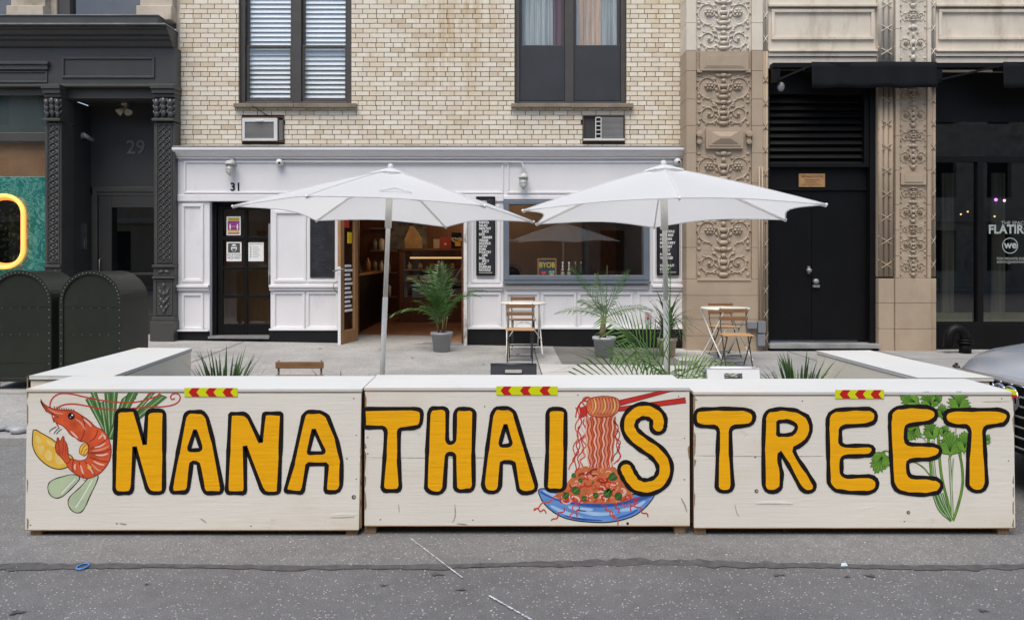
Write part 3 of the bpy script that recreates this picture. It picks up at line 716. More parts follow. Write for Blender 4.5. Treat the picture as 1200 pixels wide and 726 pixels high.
b = B(); b.box(rx(116), rx(131), yb - .01, yb + .03, .24, ry(229.5)); b.box(rx(185.5), rx(193), yb - .01, yb + .03, .24, ry(229.5)); b.box(rx(131), rx(185.5), yb - .01, yb + .03, ry(243), ry(229.5)); b.box(rx(131), rx(185.5), yb - .01, yb + .03, .24, ry(368)); b.box(rx(131), rx(185.5), yb - .02, yb + .02, ry(322), ry(319.5))
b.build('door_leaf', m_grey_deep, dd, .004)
b = B(); b.box(rx(131), rx(185.5), yb + .008, yb + .012, ry(368), ry(243)); b.build('door_glass', m_glass_dark, dd)
b = B(); b.tube([(rx(118.5), yb - .01, ry(303)), (rx(118.5), yb - .06, ry(304)), (rx(118.5), yb - .06, ry(318)), (rx(118.5), yb - .01, ry(319))], .011); b.build('handle', m_dullmetal, dd)
b = B(); b.mat(M('hall_wall', (.085, .055, .022), .7, .3, 1)); b.box(rx(100), rx(200), 15.6, 15.65, .1, 3.2); b.mat(m_room_dark); b.box(rx(100), rx(101), yb + .06, 15.6, .1, 3.2); b.box(rx(199), rx(200), yb + .06, 15.6, .1, 3.2); b.box(rx(100), rx(200), yb + .06, 15.6, 3.2, 3.25); b.box(rx(100), rx(200), yb + .06, 15.6, .15, .2)
b.build('hallway', None, dark)
b = B(); b.text('29', .34, lambda x, y: (PX(157.5, 14.0) + x, yb - .012, PZ(179.5, 14.0) + y), .005); o = b.build('house_number', M('pewter_number', (.12, .12, .11), .5, .1), dark); o.modifiers.new('thick', 'SOLIDIFY').thickness = .012
# shop window with paper and marbled board
b = B(); b.box(lx(XE), lx(53), 13.33, 13.336, ly(330), ly(111)); b.build('shop_window_pane', m_glass, dark)
b = B(); b.mat(m_kraft).box(lx(XE), lx(53), 13.37, 13.375, ly(206), ly(166)); b.mat(M('green_painted_glass_room', (.045, .065, .06), .6, .3, 1)); b.box(lx(XE), lx(53), 13.39, 13.4, ly(156), ly(111)); b.build('window_backing', None, dark)
b = B(); cx, zc, hw, hh = lx(1), ly(271), .30, .56
def rrect(hw, hh, r, n=10):
    pts = []
    for qx, qz, a0 in ((1, 1, 0), (-1, 1, 90), (-1, -1, 180), (1, -1, 270)):
        for k in range(n + 1):
            a = R(a0 + 90 * k / n); pts.append((qx * (hw - r) + r * math.cos(a), qz * (hh - r) + r * math.sin(a)))
    return pts
hole = [(cx + x, 13.36, zc + z) for x, z in rrect(hw, hh, .28)]
b.prism([(lx(XE), 13.36, ly(331)), (lx(53), 13.36, ly(331)), (lx(53), 13.36, ly(206.3)), (lx(XE), 13.36, ly(206.3))], (0, .02, 0), [hole]); b.build('marbled_display_board', m_marble, dark)
b = B(); b.mat(m_room_dark); b.box(lx(XE), lx(53), 14.3, 14.35, .1, 3); b.box(lx(53) - .02, lx(53), 13.5, 14.3, .1, 3)
rnd = random.Random(5); b.mat(m_palm)
for k in range(260):
    c = Vector((cx + rnd.uniform(-.4, .4), 13.9 + rnd.uniform(-.2, .2), zc + rnd.uniform(-.5, .5))); q = Matrix.Rotation(rnd.uniform(0, 6), 3, 'X') @ Matrix.Rotation(rnd.uniform(0, 6), 3, 'Z')
    b.poly([c + q @ Vector(v) for v in ((-.05, 0, 0), (0, .02, 0), (.05, 0, 0), (0, -.02, .01))])
b.build('reflected_greenery', None, dark)  # room backing plus leaves standing in for greenery reflected in the pane
b = B(); b.tube([(cx + x, 13.295, zc + z) for x, z in rrect(hw + .04, hh + .04, .31)], .032, 10, True)
one(b, 'neon_ring', EM('neon_tube', (1.0, .40, .09), 1.15), (cx, 13.25, zc), 'glowing orange neon tube ring in front of teal marbled board', 'neon sign')
b = B(); b.tube([(cx + x, 13.39, zc + z) for x, z in rrect(hw + .02, hh + .02, .3)], .05, 8, True); b.build('board_edge_glow', EM('neon_edge_glow', (1.0, .36, .07), .7), dark)  # orange glow around the neon put into an edge that emits by itself
# storey above: sandstone piers and windows
b = B()
def lfull(x0, x1, y0, y1, ya): b.box(lx(x0), lx(x1), ya, 13.7, ly(y1), ly(y0))
for x0, x1 in ((14, 54), (165, 203), (-160, -120)): lfull(x0, x1, -80, 9, 13.22); lfull(x0 - 2, x1 + 1, 8.8, 25.5, 13.14)
lfull(54.2, 62, -80, 25.5, 13.36); lfull(203, 208.3, -80, 60, 13.36); lfull(-120, 13.8, 23, 25.5, 13.36); lfull(62, 164.8, 23.5, 25.5, 13.36)
b.build('sandstone_pier', m_oldstone, dark, .012)
b = B(); 
for x0, x1 in ((62, 164.8), (-90, 12)):
    b.box(lx(x0), lx(x0 + 14), 13.40, 13.6, ly(23.4), ly(-80)); b.box(lx(x1 - 5), lx(x1), 13.40, 13.6, ly(23.4), ly(-80)); b.box(lx(x0 + 14), lx(x1 - 5), 13.40, 13.6, ly(23.4), ly(17.5))
up = b.build('upper_window', m_grey, dark, .006)
b = B(); b.box(lx(76), lx(160), 13.5, 13.505, ly(17.5), ly(-80)); b.box(lx(-76), lx(7), 13.5, 13.505, ly(17.5), ly(-80)); b.build('pane', m_glass_dark, up)
b = B(); b.box(lx(-95), lx(168), 14.2, 14.25, ly(30), ly(-80)); b.build('dark_room', M('brown_room', (.10, .07, .055), .8, .4, 2), up)

# ================================================================== THE TAN TERRACOTTA BUILDING ON THE OTHER SIDE
SD = 12.95
def tx(px): return PX(px, SD)
def ty(py): return PZ(py, SD)
stone = thing('terracotta_building', (tx(1000), 13.2, .1), 'tan terracotta building with carved pilasters and black doorway', 'building')
def tbox(b, x0, y0, x1, y1, ya, yb, g=.0025): return b.box(tx(x0) + g, tx(x1) - g, ya, yb, ty(y1) + g, ty(y0) - g)
def spiral(b, cx, cz, r, turns, a0, s, y, tr, n=26):
    pts = []; rs = []
    for k in range(n + 1):
        t = k / n; rad = r * (1 - t) ** .8 + r * .12; a = a0 + turns * 2 * PI * t
        pts.append((cx + s * rad * math.cos(a), y - .012 * t, cz + rad * math.sin(a))); rs.append(tr * (1 - .45 * t))
    b.tube(pts, rs, 6)
    for k in range(0, int(n * .62), 2):
        p = Vector(pts[k]); q = Vector((p.x - cx, 0, p.z - cz)); a = math.atan2(q.z, q.x)
        b.ell(p + q.normalized() * tr * 1.1, (tr * 1.9, tr * 1.1, tr * .75), 6, Matrix.Rotation(-a + s * .7, 3, 'Y'))
def relief_row(b, cx, z0, z1, hw, y, style):
    h = z1 - z0; zc = (z0 + z1) / 2; r = min(h * .44, hw * .42); tr = r * .11
    for s in (-1, 1):
        sx = cx + s * hw * .54
        if style == 0:
            spiral(b, sx, zc, r, 1.15, -PI * .55, s, y, tr)
            for k in range(6):
                a = 2 * PI * k / 6; b.ell((sx + r * .25 * math.cos(a), y - .02, zc + r * .25 * math.sin(a)), (r * .17, .03, r * .12), 6, Matrix.Rotation(-a, 3, 'Y'))
            b.ell((sx, y - .035, zc), (r * .13, .025, r * .13), 6)
        else:
            spiral(b, sx, zc - h * .04, r * .92, 1.6, PI * .6, s, y, tr)
            b.ell((sx, y - .03, zc - h * .04), (r * .16, .03, r * .16), 6)
        for k in range(4):
            a = R(35 + 40 * k); b.ell((cx + s * (hw * .22 + .1 * r * k), y - .01, z0 + h * (.16 + .2 * k)), (r * .24, .022, r * .09), 6, Matrix.Rotation(-s * (PI / 2 - a * .5), 3, 'Y'))
        b.ell((cx + s * hw * .9, y - .005, z0 + h * .1), (r * .16, .02, r * .22), 6); b.ell((cx + s * hw * .9, y - .005, z1 - h * .1), (r * .2, .02, r * .13), 6)
    for k in range(5):
        w_ = (.16, .11, .14, .08, .12)[k] * hw * 1.2; b.ell((cx, y - .015, z0 + h * (.1 + .2 * k)), (w_, .038, h * .085), 8)
    for s in (-1, 1): b.ell((cx + s * hw * .16, y - .01, z0 + h * .42), (hw * .05, .03, h * .2), 6, Matrix.Rotation(s * .25, 3, 'Y')); b.ell((cx + s * hw * .2, y - .01, z1 - h * .1), (hw * .15, .026, h * .06), 6, Matrix.Rotation(-s * .35, 3, 'Y'))
PF = 12.90
def courses(b, x0, x1, cuts, ya, yb=13.5):
    for i in range(len(cuts) - 1): tbox(b, x0, cuts[i], x1, cuts[i + 1], ya, yb)
# big pilaster
for part_, mm, mr, cuts in (('washed_pilaster', m_stone_pale, m_relief_pale, [-80, -40, 0, 28, 60]), ('pilaster', m_stone, m_relief, [60, 84, 117, 148, 180, 215, 250, 290, 327])):
    b = B(); b.mat(m_stone_pale if part_ == 'washed_pilaster' else m_stone); courses(b, 803.5, 815, cuts, PF); courses(b, 880, 893, cuts, PF)
    if part_ == 'pilaster':
        for c0, c1 in ((327, 346), (346, 374), (374, 393), (393, 414)): tbox(b, 803.5, c0, 893, c1, PF)if False else tbox(b, 803.5, c0, 893, c1, PF, 13.5)
    b.mat(mr); tbox(b, 815, cuts[0], 880, cuts[-1], PF + .045, 13.5, 0)
    o = b.build(part_, m_stone, stone, .004)
    cx = tx(847.5); hw = (tx(880) - tx(815)) / 2 - .01
    if part_ == 'washed_pilaster': rows = [(-60, -30), (-30, 0), (0, 30), (30, 59.5)]
    else: rows = [(85.5, 117), (117, 148), (176.5, 213), (213, 251), (251, 288), (288, 325.5)]
    for i, (p0, p1) in enumerate(rows): e = B(); relief_row(e, cx, ty(p1), ty(p0), hw, PF + .045, i % 2); e.build('carved_relief', mr, o)
    if part_ == 'pilaster':
        c = B()
        tbox(c, 819, 61.5, 876, 84, 12.885, 13.0); tbox(c, 826, 66, 869, 79, 12.872, 12.9); tbox(c, 823.5, 64.2, 871.5, 81, 12.879, 12.9); tbox(c, 816, 82, 822, 86, 12.89, 13.0); tbox(c, 873, 82, 879, 86, 12.89, 13.0)
        c.build('carved_tablet', m_stone, o, .004)
        c = B(); tbox(c, 826, 150.5, 870, 175, 12.885, 13.0); tbox(c, 829, 153, 867, 172, 12.875, 12.9)
        p = [Vector((tx(x), 12.872, ty(y))) for x, y in ((832, 169.5), (864, 169.5), (864, 155), (832, 155))]; q = [Vector((tx(x), 12.835, ty(y))) for x, y in ((842, 163.5), (854, 163.5), (854, 161), (842, 161))]
        for k in range(4): c.poly([p[k], p[(k + 1) % 4], q[(k + 1) % 4], q[k]])
        c.poly(q)
        for s in (818.5, 876.5): c.lathe([(.001, 12.84), (.05, 12.84), (.05, 12.93), (.03, 12.93)], (tx(s), 0, ty(158)), 12, axis='Y'); c.lathe([(.001, 12.86), (.04, 12.86), (.04, 12.93), (.03, 12.93)], (tx(s), 0, ty(167)), 12, axis='Y'); c.box(tx(s) - .03, tx(s) + .03, 12.87, 12.93, ty(168), ty(158))
        c.build('carved_tablet', m_stone, o, .004)
        c = B(); tbox(c, 816, 326, 879, 329, 12.885, 13.0); c.build('relief_ledge', m_stone, o, .004)
# engaged rods with ribbon crossings beside each pilaster
def rods(x0, x1, y0, y1, mm, hasribbon=True):
    b = B(); w_ = tx(x1) - tx(x0); n = 3 if w_ > .2 else 2
    b.box(tx(x0), tx(x1), 12.965, 13.5, ty(y1), ty(y0))
    for k in range(n):
        r = w_ / n / 2; b.cyl((tx(x0) + r * (2 * k + 1), 12.965, ty(y1)), (tx(x0) + r * (2 * k + 1), 12.965, ty(y0)), r * .95, n=10)
    if hasribbon:
        y = y1 - 14
        while y > y0 + 6:
            for s in (-1, 1): b.tube([(tx(x0) + w_ * (.5 - s * .5 * q), 12.962 - w_ / n / 2 * .9 - (.0 if abs(q) < .8 else -.03), ty(y) + .085 * q) for q in (-1, -.5, 0, .5, 1)], .0085, 6)
            y -= 27.5
    return b.build('ribbon_wrapped_rods', mm, stone)
rods(893.2, 900.5, -80, 60, m_stone_pale); rods(893.2, 900.5, 60.2, 410, m_stone)
rods(1028.5, 1048, -80, 75, m_stone_pale); rods(1029, 1047.5, 75.2, 324, m_stone); rods(1089.5, 1097, -80, 75, m_stone_pale); rods(1089.5, 1097, 75.2, 324, m_stone)
# second pilaster
b = B(); b.mat(m_stone_pale); cuts = [-80, -40, -5, 35, 75]; courses(b, 1048, 1053, cuts, PF); courses(b, 1085, 1089.5, cuts, PF); b.mat(m_relief_pale); tbox(b, 1053, -80, 1085, 75, PF + .035, 13.5, 0)
o = b.build('washed_pilaster', m_stone_pale, stone, .004)
for i, (p0, p1) in enumerate([(-50, -20), (-20, 10), (12, 26), (28, 73)]): e = B(); relief_row(e, tx(1069), ty(p1), ty(p0), (tx(1085) - tx(1053)) / 2 - .005, PF + .035, (i + 1) % 2); e.build('carved_relief', m_relief_pale, o)
b = B(); b.mat(m_stone); cuts = [75, 118, 160, 200, 240, 270, 300, 326]; courses(b, 1048, 1053, cuts, PF); courses(b, 1085, 1089.5, cuts, PF)
for c0, c1 in ((326, 355), (355, 385), (385, 412)): tbox(b, 1047.5, c0, 1090, c1, PF, 13.5); tbox(b, 1029, c0, 1047.5, c1, 12.93, 13.5); tbox(b, 1090, c0, 1097, c1, 12.94, 13.5)
b.mat(m_relief); tbox(b, 1053, 75, 1085, 326, PF + .035, 13.5, 0)
o = b.build('pilaster', m_stone, stone, .006)
for i, (p0, p1) in enumerate([(104, 118), (119, 150), (151, 166), (168, 199), (219, 232), (234, 262), (263, 273), (275, 297), (298, 324)]): e = B(); relief_row(e, tx(1069), ty(p1), ty(p0), (tx(1085) - tx(1053)) / 2 - .005, PF + .035, (i + 1) % 2); e.build('carved_relief', m_relief, o)
e = B(); tbox(e, 1054, 202, 1084, 217, 12.90, 12.94); tbox(e, 1058, 205, 1080, 214, 12.89, 12.92); e.build('carved_tablet', m_stone, o, .004)
# spandrels above the openings
def spandrel(x0, x1):
    b = B()
    tbox(b, x0, -80, x1, 4.5, 12.98, 13.5); tbox(b, x0, 4.6, x1, 8, 12.93, 13.5); tbox(b, x0, 8.1, x1, 58, 13.0, 13.5); tbox(b, x0, 58.1, x1, 61, 12.93, 13.5); tbox(b, x0, 61.1, x1, 66, 12.96, 13.5); tbox(b, x0, 66.1, x1, 80, 12.99, 13.5)
    X0_, X1_, Z0, Z1, w_ = tx(x0 + 4), tx(x1 - 3), ty(46), ty(10.5), .05
    b.box(X0_, X1_, 12.96, 13.002, Z1 - w_, Z1); b.box(X0_, X1_, 12.96, 13.002, Z0, Z0 + w_); b.box(X0_, X0_ + w_, 12.96, 13.002, Z0 + w_, Z1 - w_); b.box(X1_ - w_, X1_, 12.96, 13.002, Z0 + w_, Z1 - w_)
    b.build('spandrel', m_stone_pale, stone, .006)
spandrel(900.7, 1028.3); spandrel(1097.2, 1290)
b = B(); courses(b, 1290, 1360, [-80, -20, 40, 100, 160, 220, 280, 340, 412], PF); b.build('corner_pier', m_stone, stone, .005)
# black entrance
b = B(); tbox(b, 900.7, 80, 904, 412, 13.02, 13.5, 0); tbox(b, 1022, 80, 1028.3, 412, 13.02, 13.5, 0); tbox(b, 904, 80, 1022, 108, 13.1, 13.5, 0); tbox(b, 904, 190, 1022, 195, 13.05, 13.5, 0); tbox(b, 904, 195, 1022, 221, 13.15, 13.5, 0)
b.build('entrance_frame', m_black, stone, .006)
b = B(); y = 110
while y < 190: b.obox((tx(962), 13.16, ty(y + 4)), tx(1016) - tx(904), .012, .15, Matrix.Rotation(R(-35), 3, 'X')); y += 8.2
b.box(tx(1016), tx(1022), 13.05, 13.3, ty(190), ty(108)); b.build('louvre', m_black, stone)
b = B(); b.box(tx(904), tx(1022), 13.3, 13.35, ty(190), ty(108)); b.build('louvre_backing', m_room_dark, stone)
b = B(); b.box(tx(904), tx(957) - .004, 13.16, 13.25, ty(400), ty(222)); b.box(tx(957) + .004, tx(1022), 13.16, 13.25, ty(400), ty(222)); b.box(tx(904), tx(1022), 13.13, 13.16, ty(222), ty(219.5))
dr = b.build('entrance_door', m_black_door, stone, .004)
b = B(); b.lathe([(.001, 13.08), (.035, 13.08), (.045, 13.10), (.045, 13.16)], (tx(961), 0, ty(330)), 14, axis='Y'); b.box(tx(957.8), tx(965), 13.10, 13.16, ty(337), ty(334)); b.lathe([(.001, 13.09), (.035, 13.09), (.04, 13.16)], (tx(953), 0, ty(317)), 12, axis='Y'); b.box(tx(951.5), tx(954), 13.12, 13.16, ty(321), ty(312)); b.build('door_lock', m_dullmetal, dr)
b = B(); b.box(tx(900), tx(1029), 12.86, 13.3, ty(407.5), ty(402.5)); b.build('door_sill', m_zinc, stone, .006)
b = B(); b.box(tx(941), tx(972), 13.125, 13.15, ty(218), ty(202)); pl = b.build('brass_plaque', m_brass, stone, .003)
b = B(); b.text('WEST FREIGHT ELEVATOR', .042, lambda x, y: (tx(956.5) + x, 13.1235, ty(206.8) + y), .001, sx=.75)
for k, w_ in enumerate((.25, .18, .22, .32)): b.box(tx(956.5) - w_ / 2, tx(956.5) + w_ / 2, 13.1225, 13.1245, ty(209.4 + k * 2.1) - .004, ty(209.4 + k * 2.1) + .004)
b.build('engraved_lettering', M('engraving', (.12, .06, .03), .7), pl)
# shop window bays on the far end
b = B(); xa = 1097.2
tbox(b, xa, 80, 1290, 140, 13.25, 13.4, 0); tbox(b, xa, 181, 1290, 188, 13.14, 13.3, 0); tbox(b, xa, 380, 1290, 412, 13.12, 13.3, 0); tbox(b, 1154, 188, 1161, 380, 13.14, 13.3, 0); tbox(b, 1221, 188, 1228, 380, 13.14, 13.3, 0); tbox(b, xa, 140, 1100, 380, 13.15, 13.3, 0); tbox(b, xa, 378, 1290, 381, 13.13, 13.14, 0)
sw = b.build('shop_window', m_black, stone, .005)
b = B(); b.box(tx(1100), tx(1290), 13.20, 13.206, ty(380), ty(140)); b.build('pane', m_glass_dark, sw)
b = B(); b.mat(M('showroom_floor', (.05, .05, .045), .5)); b.box(tx(1097), tx(1310), 13.41, 19, .05, .15); b.mat(m_room_dark); b.box(tx(1097), tx(1310), 19, 19.05, .1, 4); b.box(tx(1097) - .05, tx(1097), 13.5, 19, .1, 4); b.box(tx(1310), tx(1310) + .05, 13.5, 19, .1, 4); b.box(tx(1097), tx(1310), 13.45, 19, 4, 4.05)
b.mat(M('showroom_wall', (.22, .21, .18), .7)); b.box(6.9, 8.3, 17.5, 17.56, .15, 3.2); b.mat(M('showroom_plant_box', (.22, .22, .10), .8)); b.box(7.2, 10.5, 14.0, 14.3, .15, .62)
b.mat(M('showroom_curtain', (.26, .25, .2), .8, .4, 3, 0, stretch=(8, 1, .2))); b.box(PX(1104, 15), PX(1118, 15), 15, 15.05, .15, 3.2); b.box(PX(1163, 15), PX(1178, 15), 15, 15.05, .15, 3.2)
b.build('showroom', None, sw)
b = B(); yy = 13.196
def wtext(body, size, px, py, bold=0.0, sx=1.0): b.text(body, size, lambda x, y: (tx(px) + x, yy, ty(py) + y), bold, sx=sx)
wtext('THE SPACE', .085, 1199.5, 262.5); wtext('FLATIRON', .20, 1201, 272.8, .006, .95); wtext('FOR PRIVATE EVENTS', .062, 1199.5, 304.5, sx=.95); wtext('EVENTS@WEWORK.COM', .055, 1201, 308.4, sx=.95); wtext('we', .175, 1195.5, 290.5, .005)
m_frost = M('frosted_lettering', (.34, .38, .36), .6, .03); b.build('window_lettering', m_frost, sw); b = B()
cxw, czw = tx(1195), ty(287.5); n = 40
for k in range(n):
    a, c = 2 * PI * k / n, 2 * PI * (k + 1) / n
    b.poly([(cxw + .132 * math.cos(a), yy, czw + .132 * math.sin(a)), (cxw + .132 * math.cos(c), yy, czw + .132 * math.sin(c)), (cxw + .119 * math.cos(c), yy, czw + .119 * math.sin(c)), (cxw + .119 * math.cos(a), yy, czw + .119 * math.sin(a))])
b.build('logo_ring', m_frost, sw)
b = B(); b.mat(EM('purple_lamp', (.65, .2, 1.0), 3)); b.ell((PX(1167, 15), 15, PZ(234, 15)), (.03, .03, .03)); b.mat(EM('pink_lamp', (1, .5, .9), 3)); b.ell((PX(1177, 15), 15, PZ(235, 15)), (.025, .025, .025)); b.mat(EM('amber_lamp', (1, .55, .2), 2.5))
for px, py in ((1165.5, 253.5), (1134, 248), (1126, 251)): b.ell((PX(px, 15), 15, PZ(py, 15)), (.016, .016, .016))
b.build('indoor_lamp', None, sw)

# ================================================================== the houses across the street (seen only as reflections in the panes)
def far_house(x0, x1, h, m, label):
    t = thing('town_house', ((x0 + x1) / 2, -12.5, 0), label, 'building'); b = B(); hs = []
    n = max(2, int((x1 - x0) / 2.6))
    for fl in range(int(h // 3.6)):
        for i in range(n):
            c = x0 + (x1 - x0) * (i + .5) / n; hs.append((c - .6, c + .6, fl * 3.6 + .9, fl * 3.6 + 2.9))
    wallpieces(b, x0, x1, 0, h, hs, -12.9, -12.5); b.build('wall', m, t)
    g = B()
    for q in hs: g.box(q[0], q[1], -12.85, -12.8, q[2], q[3])
    g.build('window_panes', m_room_dark, t)
    k = B(); k.box(x0, x1, -12.49, -12.1, h - .5, h); k.box(x0, x1, -12.49, -12.3, 3.3, 3.6); k.build('cornice', m_oldstone, t)
far_house(-45, -5.02, 11, m_stone, 'tan house across the street with a low roofline'); far_house(-5, 4, 9, M('red_brick_far', (.2, .09, .06), .8, .2, 4), 'red brick house across the street'); far_house(4.02, 50, 11, m_oldstone, 'sandstone house across the street')
b = B(); b.box(-120, 120, -12.6, -9.0, -.4, .12); tag(b.build('far_pavement', m_conc), kind='structure')

# ================================================================== THE PAINTED STREET BARRIERS
m_prawn = M('prawn_red_paint', (.60, .085, .022), .5, .25, 14, .1)
m_prawn_dk = M('prawn_dark_paint', (.25, .018, .012), .5, .1, 10, 0)
m_prawn_lt = M('prawn_highlight_paint', (.75, .27, .17), .5, .15, 10, 0)
m_pinkpaint = M('pale_pink_paint', (.78, .50, .42), .5, .1, 10, 0)
m_redpaint = M('red_paint', (.52, .025, .018), .5, .12, 10, 0)
m_noodle = M('noodle_orange_paint', (.56, .15, .05), .5, .25, 14, 0)
m_lemon = M('lemon_paint', (.76, .46, .05), .5, .12, 12, 0)
m_lemon_lt = M('pale_lemon_paint', (.80, .58, .18), .5, .1, 14, 0)
m_leek = M('leek_green_paint', (.07, .19, .045), .5, .3, 16, 0, stretch=(3, 1, 1))
m_leek_lt = M('pale_leek_paint', (.45, .55, .36), .5, .12, 8, 0)
m_herb = M('herb_green_paint', (.13, .30, .028), .5, .3, 12, 0)
m_herb_dk = M('dark_green_paint', (.035, .105, .02), .5, .2, 12, 0)
m_blue = M('blue_paint', (.12, .28, .64), .5, .25, 8, 0, stretch=(.5, 1, 3))
m_blue_dk = M('dark_blue_paint', (.03, .09, .36), .5, .2, 10, 0)
m_blue_lt = M('pale_blue_paint', (.36, .55, .82), .5, .1, 10, 0)
m_whitepaint = M('white_paint', (.8, .8, .78), .5, .03, 10, 0)
m_tape_y = M('lime_reflective_tape', (.62, .68, .005), .35, .04, 20, 0)
m_tape_r = M('red_reflective_tape', (.50, .012, .010), .35, .05, 20, 0)

class Paint(B):
    """Paint on a panel: outlines given in photo pixels, carried onto the panel's own plane."""
    def __init__(s, Y, tr=lambda x, y: (x, y)): super().__init__(); s.Y = Y; s.tr = tr
    def at(s, p, k): return (PX(p[0], s.Y), s.Y - .0008 - .00012 * k, PZ(p[1], s.Y))
    def fill(s, pts, m, k, it=2, holes=()):
        s.mat(m); c = chaikin([s.tr(*p) for p in pts], it); hs = [chaikin([s.tr(*p) for p in h], it) for h in holes]
        s.sheet([s.at(p, k) for p in c], [[s.at(p, k) for p in h] for h in hs]); return s
    def line(s, pts, w, m, k, closed=False, it=2, taper=False, jit=.0):
        s.mat(m); c = chaikin([s.tr(*p) for p in pts], it, closed); n = len(c); L, Rr = [], []
        for i in range(n):
            a = c[(i - 1) % n] if (closed or i) else c[i]; d = c[(i + 1) % n] if (closed or i < n - 1) else c[i]
            dx, dy = d[0] - a[0], d[1] - a[1]; l = math.hypot(dx, dy) or 1; ww = w / 2 * (1 + jit * math.sin(i * .9 + pts[0][0]))
            if taper: ww *= max(.15, math.sin(PI * (.08 + .84 * i / (n - 1))))
            nx, ny = -dy / l * ww, dx / l * ww; L.append((c[i][0] + nx, c[i][1] + ny)); Rr.append((c[i][0] - nx, c[i][1] - ny))
        for i in range(n if closed else n - 1):
            j = (i + 1) % n; s.poly([s.at(L[i], k), s.at(L[j], k), s.at(Rr[j], k), s.at(Rr[i], k)])
        return s
    def disc(s, c, r, m, k, n=14):
        s.mat(m); s.poly([s.at((s.tr(*c)[0] + r * math.cos(2 * PI * i / n), s.tr(*c)[1] + r * math.sin(2 * PI * i / n)), k) for i in range(n)]); return s
def Z3(x, y): return (120 + x / 3.458, 430 + y / 3.458)
def Z4(x, y): return (410 + x / 3.457, 430 + y / 3.457)
def Z5(x, y): return (600 + x / 3.459, 430 + y / 3.459)
def Z6(x, y): return (800 + x / 3.459, 430 + y / 3.459)
def Z7(x, y): return (980 + x / 2.791, 380 + y / 2.791)
def ident(x, y): return (x, y)
def stroke_outline(c, hw, n=9):
    c = chaikin(c, 3, False); L, Rr = [], []
    for i in range(len(c)):
        a = c[max(i - 1, 0)]; d = c[min(i + 1, len(c) - 1)]; l = math.hypot(d[0] - a[0], d[1] - a[1]); nx, ny = -(d[1] - a[1]) / l * hw, (d[0] - a[0]) / l * hw
        L.append((c[i][0] + nx, c[i][1] + ny)); Rr.append((c[i][0] - nx, c[i][1] - ny))
    def cap(p, q, e):
        a0 = math.atan2(p[1] - e[1], p[0] - e[0]); return [(e[0] + hw * math.cos(a0 - PI * k / n), e[1] + hw * math.sin(a0 - PI * k / n)) for k in range(1, n)]
    return L + cap(L[-1], Rr[-1], c[-1]) + Rr[::-1] + cap(Rr[0], L[0], c[0])
